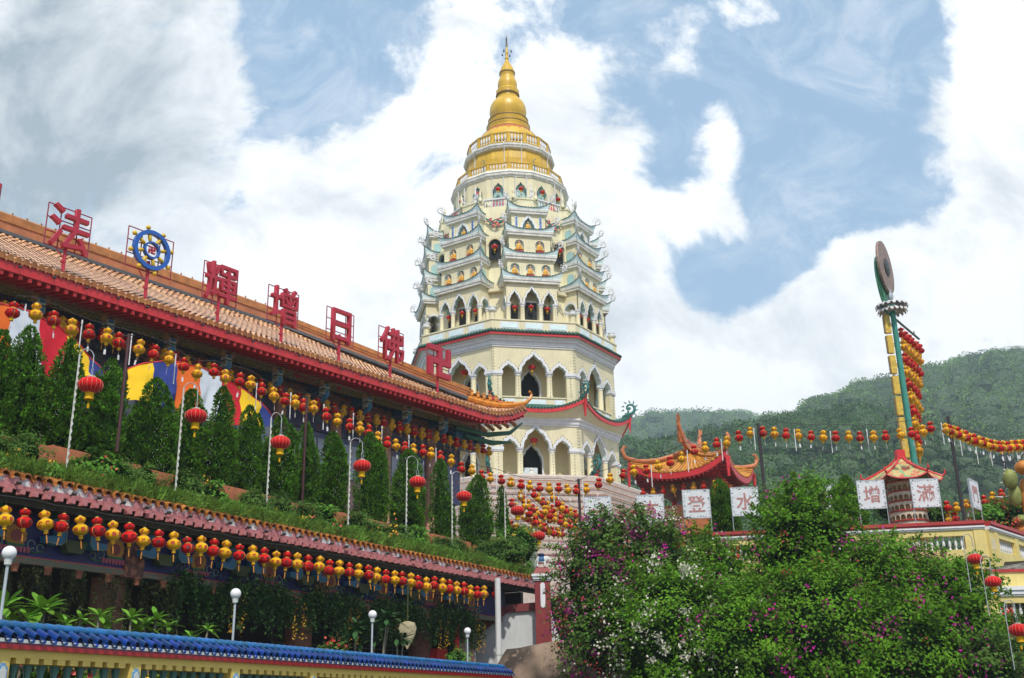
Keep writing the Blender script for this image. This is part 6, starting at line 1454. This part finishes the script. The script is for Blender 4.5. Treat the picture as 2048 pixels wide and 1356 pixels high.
for i, (x, y, ch, lb_) in enumerate(BD):
    last = i == 7; p = at(x, y, 41.2 if not last else 40.6); ang = math.atan2(UT.y, UT.x) + (.06 if not last else 1.05); zb_ = PT.z
    t = thing('character_board', lb_, 'sign board', (p.x, p.y, zb_), ang, 'white character boards on the yellow balustrade'); w2 = .53; h = p.z - zb_; hh = .56
    b = MB(); b.box(-w2 + .03, w2 - .03, -.03, .03, h - hh + .03, h + hh - .03); b.build('panel', [M['board']], t)
    b = MB()
    for a in (-w2, w2 - .03): b.box(a, a + .03, -.035, .035, h - hh, h + hh)
    for a in (h - hh, h + hh - .03): b.box(-w2 + .03, w2 - .03, -.035, .035, a, a + .03)
    b.build('frame', [M['boardf']], t)
    for a in (-w2 + .015, w2 - .015): b = MB(); b.tube([(a, 0, -.02), (a, 0, h - hh)], .017, 6); b.build('leg', [M['boardf']], t)
    glyph('character', ch, .68, .006, M['faded'], t, (0, -.036, h + .0), .012)
    b = MB(); rg = np.random.RandomState(i)
    for k in range(46):
        e_ = rg.randint(0, 4); u_ = rg.uniform(-w2 + .06, w2 - .06); dd = rg.uniform(.05, .09); cx_, cz_ = (u_, h - hh + dd) if e_ == 0 else (u_, h + hh - dd) if e_ == 1 else (-w2 + dd, h + u_) if e_ == 2 else (w2 - dd, h + u_)
        b.box(cx_ - rg.uniform(.008, .03), cx_ + rg.uniform(.008, .03), -.034, -.031, cz_ - rg.uniform(.005, .02), cz_ + rg.uniform(.005, .02))
    b.build('worn_border', [M['fringe']], t)

# red pavilion
pv = thing('garden_pavilion', 'red pavilion with yellow tiled upswept roof and horned ridge beside the pagoda', 'pavilion', (10.2, 60.6, 6.), math.atan2(-.44, .9))
def vp_(b, nm, m, sm=False): return b.build(nm, m, pv, sm)
HS = 2.85; ez = 6.35; M['ytile'] = mat('yellow_glazed_tile', (.60, .27, .035), .3, .3, 5, island=.25); M['orn'] = mat('orange_ridge_ceramic', (.50, .16, .05), .5, .35, 6)
def ecor(t): return .95 * abs(t) ** 2.6
def pv_roof(x, v):      # -Y slope: x -1..1 along the eave, v 0 eave, 1 ridge
    xe = x * HS * (1 - v * (1 - .12)); y = -HS * (1 - v); z = ez + 1.75 * (v ** 1.25) + ecor(x) * (1 - v) ** 2; return (xe, y, z)
for k in range(4):
    b = MB(); n = 22
    b.loft([[pv_roof(-1 + 2 * i / n, v) for i in range(n + 1)] for v in [0, .15, .3, .5, .7, .85, 1]], 0, False)
    for i in range(n + 1):
        x = -1 + 2 * i / n; vm = 1.
        b.tube([Vector(pv_roof(x, v)) + Vector((0, 0, .03)) for v in (0, .2, .4, .6, .8, 1)], .06, 6, 1)
    o = vp_(b, 'roof_slope', [M['ytile'], M['ytile']], True); o.rotation_euler = (0, 0, k * PI / 2)
    b = MB(); b.loft([[(x, y + .02, z - .35) for x, y, z in [pv_roof(-1 + 2 * i / n, 0) for i in range(n + 1)]], [(x, y, z - .04) for x, y, z in [pv_roof(-1 + 2 * i / n, 0) for i in range(n + 1)]]], 0, False)
    b.loft([[(pv_roof(-1 + 2 * i / n, 0)[0] * .6, -HS * .62, ez - .3) for i in range(n + 1)], [(x, y + .02, z - .35) for x, y, z in [pv_roof(-1 + 2 * i / n, 0) for i in range(n + 1)]]], 0, False)
    o = vp_(b, 'eave_fascia', [M['red']]); o.rotation_euler = (0, 0, k * PI / 2)
    b = MB()
    for i in range(n): x, y, z = pv_roof(-1 + 2 * (i + .5) / n, 0); b.box(x - .05, x + .05, y + .04, y + .7, z - .45, z - .35)
    o = vp_(b, 'rafters', [M['darkred']]); o.rotation_euler = (0, 0, k * PI / 2); tag(o, kind='stuff')
    b = MB(); pts = [Vector(pv_roof(1, v)) + Vector((0, 0, .1)) for v in (.95, .7, .5, .3, .15, 0)]; tip = pts[-1] + Vector((.12, -.12, .1))
    b.tube(pts + [tip, tip + Vector((.1, -.1, .35)), tip + Vector((.0, .0, .62)), tip + Vector((-.12, .12, .55))], [.1, .12, .12, .13, .14, .15, .13, .12, .08, .03], 8); o = vp_(b, 'hip_ridge', [M['orn']], True); o.rotation_euler = (0, 0, k * PI / 2)
    b = MB(); b.prism([(-.06, 0), (.06, 0), (.1, .9), (.18, 1.1), (-.18, 1.1), (-.1, .9)], -.05, .05); o = vp_(b, 'corner_pendant', [M['red']]); a = k * PI / 2 - PI / 4; o.location = (HS * 1.41 * math.cos(a), HS * 1.41 * math.sin(a), ez - .55); o.rotation_euler = (0, 0, a + PI / 2)
b = MB(); ry = [(0, -1.7 + 3.4 * i / 16, ez + 1.85 + .6 * abs(-1 + 2 * i / 16) ** 3) for i in range(17)]
for a, c in zip(ry[:-1], ry[1:]): b.beam(a, c, .22, .36)
vp_(b, 'main_ridge', [M['orn']])
for s in (-1, 1):
    b = MB(); b.tube([(0, s * 1.6, ez + 2.2), (0, s * 1.9, ez + 2.6), (0, s * 2.05, ez + 3.0), (0, s * 2.1, ez + 3.45)], [.17, .14, .11, .06], 8); b.tube([(.1, s * 2.05, ez + 3.1), (.1, s * 2.25, ez + 3.5)], [.07, .02], 6); b.tube([(0, s * 1.9, ez + 1.9), (0, s * 2.2, ez + 2.4)], [.15, .05], 6); vp_(b, 'ridge_horn', [M['orn']], True)
for i in range(14):
    k_ = i % 4; q_ = Vector(ry[1 + i]) if i < 15 else None; b = MB(); c_0 = q_ + Vector((0, 0, .3)); b.ball(c_0, .1, .09, .12, 8, k_ % 3); b.tube([c_0, c_0 + Vector((.05, .12, .22))], [.05, .01], 5, (k_ + 1) % 3); vp_(b, 'ridge_figure', [M['orn'], M['greenorn'], M['red']], True)
for x, y in ((-1, -1), (1, -1), (1, 1), (-1, 1)): b = MB(); b.lathe([(.18, -7.6), (.16, ez - .3)], 12, (x * 1.75, y * 1.75, 0)); vp_(b, 'column', [M['red']], True)
b = MB(); b.box(-1.9, 1.9, -1.9, 1.9, ez - .75, ez - .3); vp_(b, 'carved_beam', [M['redpanel']]); b = MB(); b.box(-1.6, 1.6, -1.6, 1.6, -7.6, ez - 1.6); vp_(b, 'wall', [M['orn']])
pvM = Matrix.Translation((10.2, 60.6, 6.)) @ Matrix.Rotation(math.atan2(-.44, .9), 4, 'Z')
for i in range(9): place('yellow' if i % 2 else 'red', 'tassel', pvM @ Vector((-2.2 + i * .58, -2.35, ez - .75)), '%s gourd lantern, %s from the left below the pavilion long eave' % ('yellow' if i % 2 else 'red', nth(i + 1)), 'gourd lanterns round the pavilion')
for i in range(8): place('yellow' if i % 2 == 0 else 'red', 'tassel', pvM @ Vector((2.35, -2.0 + i * .58, ez - .75)), '%s gourd lantern, %s from the near corner below the pavilion right eave' % ('yellow' if i % 2 == 0 else 'red', nth(i + 1)), 'gourd lanterns round the pavilion')

# miniature round tower
mp_ = at(1818, 1040, 45.2); mt = thing('miniature_tower', 'small round tower of stacked arcaded tiers under a red edged roof', 'tower', (mp_.x, mp_.y, 5.2), 0); zT = at(1815, 957, 45).z - 5.2
nT = 9; dzT = (zT) / nT; M['mt'] = mat('ivory_tile', (.62, .52, .38), .5, .2, 6)
for k in range(nT):
    z0 = k * dzT; r = .86 - .02 * k; b = MB(); nA = 20
    b.lathe([(r - .12, z0), (r - .12, z0 + dzT)], 28, (0, 0, 0), 1)
    for j in range(nA):
        a0 = 2 * PI * j / nA; am = PI / nA; row = []
        pr = [(-1, 0)] + [(-.78 * math.cos(q), .55 * math.sin(q)) for q in [PI * i_ / 6 for i_ in range(7)]] + [(1, 0)]
        lo = [((r) * math.cos(a0 + am * x), (r) * math.sin(a0 + am * x), z0 + dzT * (.25 + .45 * y)) for x, y in pr]; hi = [((r) * math.cos(a0 + am * x), (r) * math.sin(a0 + am * x), z0 + dzT * .82) for x, y in pr]
        b.loft([lo, hi], 0, False); b.tube([(r * math.cos(a0 + am), r * math.sin(a0 + am), z0), (r * math.cos(a0 + am), r * math.sin(a0 + am), z0 + dzT * .4)], .02, 4, 0)
    b.build('arcade_tier', [M['mt'], mat('amber_recess', (.42, .25, .08), .5, .5, 9)], mt); b = MB(); b.lathe([(r - .1, z0 + dzT * .80), (r + .05, z0 + dzT * .82), (r + .06, z0 + dzT * .9), (r - .05, z0 + dzT * 1.0)], 28); b.build('tier_edge', [M['redcop']], mt, True)
for k in range(6):
    b = MB(); A = 2 * PI / 6; rr_o = 1.48; rows = []
    for v in [0, .12, .25, .45, .65, .85, 1]:
        r = rr_o * (1 - v) ** 1.35 + .1; rows.append([(r * (1 - .10 * (1 - abs(t_) ** 2)) * math.cos(A / 2 * t_), r * (1 - .10 * (1 - abs(t_) ** 2)) * math.sin(A / 2 * t_), zT - .05 + 1.15 * v ** .9 + .20 * (abs(t_) ** 3) * (1 - v) ** 3) for t_ in [-1 + i * .25 for i in range(9)]])
    b.loft(rows, 0, False); o = b.build('roof_panel', [paint('roof_stripe', (.50, .40, .16), [((.20, .38, .16), 4, .5, .56, 'n'), ((.55, .12, .06), 5, .55, .6, 'n')])], mt, True); o.rotation_euler = (0, 0, k * A + .3)
    b = MB(); pts = [(r_[-1][0], r_[-1][1], r_[-1][2] + .03) for r_ in rows[::-1]]; e = Vector(pts[-1]); d = Vector((e.x, e.y, 0)).normalized(); b.tube([tuple(p) for p in pts] + [e + d * .15 + Vector((0, 0, .1)), e + d * .12 + Vector((0, 0, .26))], [.05] * 7 + [.04, .03], 6); b.tube([(r_[0], r_[1], r_[2] - .04) for r_ in rows[0]], .04, 5); o = b.build('roof_ridge', [M['red']], mt, True); o.rotation_euler = (0, 0, k * A + .3)
b = MB(); b.box(-.18, .18, -.18, .18, zT + 1.0, zT + 1.38); b.build('finial_block', [M['red']], mt)

# lotus pole
lp = at(1829, 925, 47.5); LX, LY = lp.x, lp.y
lt = thing('lotus_pole', 'tall green pole with yellow panels, white lotus ring and spotted wheel on top', 'ornamental pole', (LX, LY, 5.), 0)
zr = at(1776, 612, 45.3).z - 5; kz = (LY / 44.) ; d_ = ray(1776, 612); zr = (d_ * (LY / d_.y)).z - 5
b = MB(); b.tube([(0, 0, 0), (0, 0, zr + .2)], [.15, .12], 16); b.build('shaft', [mat('teal_green_pole', (.04, .25, .19), .4, .15, 3)], lt, True)
for i in range(10):
    z = zr - 1.35 - i * .98
    if z < 3: break
    b = MB(); b.box(-.46, -.20, -.10, .10, z, z + .86); b.build('panel', [mat('panel_yellow', (.62, .42, .05), .5, .3, 7)], lt); b = MB(); b.box(-.5, -.462, -.08, .08, z + .02, z + .84); b.box(-.2, -.15, -.03, .03, z + .3, z + .5); b.build('panel_edge', [M['golddark']], lt)
for k in range(18):
    a = 2 * PI * k / 18
    for lay, (r0, r1, zz, w_) in enumerate(((.22, .76, .05, .13), (.2, .68, -.22, .12))):
        d = Vector((math.cos(a + lay * .17), math.sin(a + lay * .17), 0)); sd_ = Vector((-d.y, d.x, 0)); rows = []
        for q, ww, up in ((0, .5, -.05), (.35, .9, .02), (.7, 1, .05), (.92, .7, .0), (1, .2, -.12)): c = Vector((0, 0, zr + zz + up)) + d * (r0 + (r1 - r0) * q); rows.append([c - sd_ * w_ * ww - Vector((0, 0, .05)), c, c + sd_ * w_ * ww - Vector((0, 0, .05))])
        b = MB(); b.loft(rows, None, False); b.build('petal', [mat('lotus_petal', (.62, .60, .60), .5, .15, 6)], lt, True)
wheelrot = math.radians(57)
wh = MB(); n = 40; tilt = .09
wc = Vector((-.05, 0, zr + 1.95)); R0, R1 = .42, 1.28
wh.loft([[(r * math.cos(2 * PI * j / n) , y, r * math.sin(2 * PI * j / n)) for j in range(n)] for r, y in ((R0, -.06), (R1, -.06), (R1 + .02, 0), (R1, .06), (R0, .06), (R0, -.06))])
o = wh.build('wheel', [paint('mosaic_wheel', (.22, .14, .11), [((.38, .27, .23), 14, .5, .6, 'n'), ((.10, .06, .05), 10, .62, .68, 'n')])], lt); o.location = wc; o.rotation_euler = (0, -tilt, wheelrot)
b = MB(); b.loft([[(r * math.cos(2 * PI * j / 24), y, r * math.sin(2 * PI * j / 24)) for j in range(24)] for r, y in ((.02, -.16), (.3, -.16), (.44, -.1), (.44, .08), (.02, .08))])
o = b.build('wheel_hub', [paint('dark_seed_head', (.03, .035, .035), [((.16, .17, .17), 16, .55, .62, 'n')])], lt, True); o.location = wc; o.rotation_euler = (0, -tilt, wheelrot)
for sx, yy_ in ((1.0, .16), (.8, .3), (1.15, .24)):
    b = MB(); pts = [(1.5 * sx * math.sin(q) * .62, yy_, -1.7 + 2.4 * (1 - math.cos(q)) / 2 * 1.0) for q in [PI * i / 10 for i in range(11)]]; pl_ = pts + [(-x, y, z) for x, y, z in pts[::-1][1:-1]]
    b.prism([(x, z) for x, y, z in pl_], yy_ - .05, yy_ + .03); o = b.build('leaf', [mat('leaf_green_paint', (.10, .34, .20), .5, .25, 3)], lt); o.location = wc + Vector((0, 0, -.1)); o.rotation_euler = (0, -tilt, wheelrot)
b = MB(); b.tube([(0, 0, zr), (0, -.02, zr + .8)], [.12, .08], 8); b.ball((0, -.05, zr + .45), .14, .14, .2, 8); b.build('stalk', [M['steel']], lt, True)
arm0 = Vector((.05, 0, zr - .62)); pe = ray(1838, 678); pe = pe * ((LY + 4.5) / pe.y); arm1 = Vector((pe.x - LX, 4.5, pe.z - 5.0))
b = MB(); b.tube([arm0, arm1], .055, 8); b.tube([arm0 + (arm1 - arm0) * .8, arm0 + (arm1 - arm0) * .8 + Vector((0, 0, .2))], .03, 5); b.build('arm', [mat('dark_green_arm', (.02, .09, .07), .5)], lt)
b = MB(); b.tube([(-.55, -.1, zr - .05), (-.1, 0, zr - .5)], .05, 6); b.build('brace', [MATS['teal_green_pole']], lt)
A0, A1_ = Vector((LX, LY, 5)) + arm0, Vector((LX, LY, 5)) + arm1
for col in range(6):
    t = .2 + col * .155; top = A0 + (A1_ - A0) * t; rows_ = (3, 5, 7, 8, 9, 10)[5 - col] if False else (10, 9, 8, 7, 5, 4)[col]
    for r_ in range(rows_ + 2 if rows_ < 10 else 10):
        if r_ > 9: break
        k = 'yellow' if r_ % 2 else 'red'; p = top + Vector((-.02 * r_ * col, 0, -.45 - r_ * .62)); place(k, 'tassel', p, '%s gourd lantern, %s down the %s column below the lotus pole arm' % (k, nth(r_ + 1), nth(col + 1)), 'gourd lanterns in the curtain on the lotus pole', 1.12)
print('gourds', ngourd)
# gourd figure with orange balls at the right edge
fg = thing('gourd_figure', 'big ornament of green and orange gourd lobes cut by the right edge', 'garden ornament', at(2042, 1060, 44) - Vector((0, 0, 1.5)))
def fp(x, y): p = at(x, y, 44) - fg.location; return p
MG = mat('mossy_green_gourd', (.24, .27, .06), .6, .35, 3); MO = mat('burnt_orange_gourd', (.55, .20, .03), .5, .25, 3)
for c, r, m_ in (((2020, 958), (.30, .3, .42), MG), ((2030, 990), (.26, .26, .5), MG), ((2048, 935), (.38, .38, .3), MO), ((2052, 1000), (.22, .22, .9), MO), ((2048, 1040), (.5, .4, .22), MG), ((2050, 1062), (.45, .4, .32), MO)): b = MB(); b.ball(fp(*c), *r, 16); b.build('gourd_lobe', [m_], fg, True)
b = MB()
for i in range(26): x, y = 2006 + rnd.random() * 40, 905 + rnd.random() * 40 if i < 14 else 935 + rnd.random() * 60; p = fp(x if i < 14 else 2006 + 8 * rnd.random(), y); b.tube([p, p + Vector((rnd.gauss(0, .12), rnd.gauss(0, .1), rnd.gauss(.05, .1)))], [.03, .008], 5, i % 2)
b.build('twiggy_decoration', [mat('dark_twigs', (.07, .03, .03), .8), M['tagw']], fg)

# ------------------------------------------------------------------ hills and ground
gr = MB(); gr.add([(-3000, -3000, -1.62), (3000, -3000, -1.62), (3000, 3000, -1.62), (-3000, 3000, -1.62)], [(0, 1, 2, 3)]); tag(gr.build('ground', [mat('ground_cover', (.10, .11, .08), .95, .3, .2)]), kind='structure')
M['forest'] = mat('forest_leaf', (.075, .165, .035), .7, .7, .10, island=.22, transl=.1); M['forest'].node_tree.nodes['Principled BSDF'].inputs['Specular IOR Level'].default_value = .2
M['forest2'] = mat('sunny_forest_leaf', (.15, .27, .055), .7, .7, .045, island=.2, transl=.1); M['forestd'] = mat('forest_inner', (.045, .085, .025), .8, .3, .05)  # far-hill sunlight put into the leaf colour; crown cores simply darker
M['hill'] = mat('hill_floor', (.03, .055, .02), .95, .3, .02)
def hill(name, pts, depth, run, drop_z, ncr, rcr, seed, nleaf, fname, fm='forest'):
    rg = np.random.RandomState(seed); P = [at(x, y, depth) for x, y in pts]; rows = []; K = 14
    def S(u_, v):
        u_ = np.clip(u_, 0, .9999) * (len(P) - 1); i = int(u_); f = u_ - i; p = P[i] * (1 - f) + P[i + 1] * f
        hd = Vector((p.x, p.y, 0)).normalized(); z = p.z * (1 - v) + drop_z * v if v > 0 else p.z * (1 + v * .6)
        return Vector((p.x, p.y, 0)) - hd * run * v + Vector((0, 0, z + (6 * math.sin(u_ * 2.3 + v * 5 + seed) + 4 * math.sin(u_ * 5.1 - v * 9)) * (depth / 500) * min(1, max(v, 0) * 3)))
    nn = len(P) * 4
    b = MB(); b.loft([[S(i / nn, v) - Vector((0, 0, rcr * .7)) for i in range(nn + 1)] for v in [-.6, -.3] + [k / K for k in range(K + 1)]][::-1], None, False); tag(b.build(name, [M['hill']], None, True), kind='structure')
    b = MB(); LP, LD, LS = [], [], []
    for _ in range(ncr):
        u_, v = rg.rand(), rg.rand() ** 1.35 * .97 - .02; c = S(u_, v); r = rcr * rg.uniform(.6, 1.35); sg = 7; ph = rg.rand(3) * 6
        lumpy(b, c, (r * .76, r * .76, r * .62), rg.randint(9999), .16, 4)
        q = rg.normal(size=(nleaf, 3)); q /= np.linalg.norm(q, axis=1)[:, None]; q[:, 2] = np.abs(q[:, 2]) * rg.choice([1, 1, 1, -.4], nleaf); cl = q * np.array([r, r, r * .85]) * (1 + .15 * np.sin(q[:, :1] * 7 + ph[0])); LP.append(np.array(c) + cl); LD.append(q + rg.normal(0, .5, (nleaf, 3))); LS.append(np.full(nleaf, r * .17))
    o = b.build(fname, [M['forestd']], None, True); tag(o, kind='stuff')
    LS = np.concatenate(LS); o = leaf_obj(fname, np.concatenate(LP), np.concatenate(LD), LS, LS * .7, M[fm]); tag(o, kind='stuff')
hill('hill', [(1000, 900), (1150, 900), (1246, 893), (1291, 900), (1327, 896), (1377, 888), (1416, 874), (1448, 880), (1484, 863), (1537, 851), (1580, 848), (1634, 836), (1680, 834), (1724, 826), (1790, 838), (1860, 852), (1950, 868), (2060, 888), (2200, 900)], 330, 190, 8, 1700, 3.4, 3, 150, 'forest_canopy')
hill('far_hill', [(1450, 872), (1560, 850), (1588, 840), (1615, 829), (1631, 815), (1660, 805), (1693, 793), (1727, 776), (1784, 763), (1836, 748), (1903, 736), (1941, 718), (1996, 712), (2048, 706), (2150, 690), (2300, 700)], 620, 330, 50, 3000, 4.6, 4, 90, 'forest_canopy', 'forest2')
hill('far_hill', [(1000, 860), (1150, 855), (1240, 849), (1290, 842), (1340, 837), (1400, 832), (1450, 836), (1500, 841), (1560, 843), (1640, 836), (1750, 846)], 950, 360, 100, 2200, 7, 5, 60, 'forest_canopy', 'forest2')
uc = MB(); uc.add([(6.5, 42.2, 5.12), (17.2, 40.6, 5.12), (23, 47.5, 5.12), (45, 73, 5.12), (40, 95, 5.12), (-12, 95, 5.12), (3, 48, 5.12)], [tuple(range(7))]); tag(uc.build('upper_court', [MATS['terrace_paving']]), kind='structure')
# haze
sc.cycles.volume_bounces = 2
hz = MB(); hz.box(-1500, 1500, -40, 1500, -2.8, 300); hzo = hz.build('haze', [bpy.data.materials.new('haze_air')]); tag(hzo, kind='stuff')
hm = hzo.data.materials[0]; hm.use_nodes = True; hm.node_tree.nodes.clear(); ho = hm.node_tree.nodes.new('ShaderNodeOutputMaterial'); hv = hm.node_tree.nodes.new('ShaderNodeVolumePrincipled'); hv.inputs['Density'].default_value = .00042; hv.inputs['Color'].default_value = (.72, .87, 1, 1); hv.inputs['Anisotropy'].default_value = .2; hm.node_tree.links.new(hv.outputs[0], ho.inputs['Volume'])
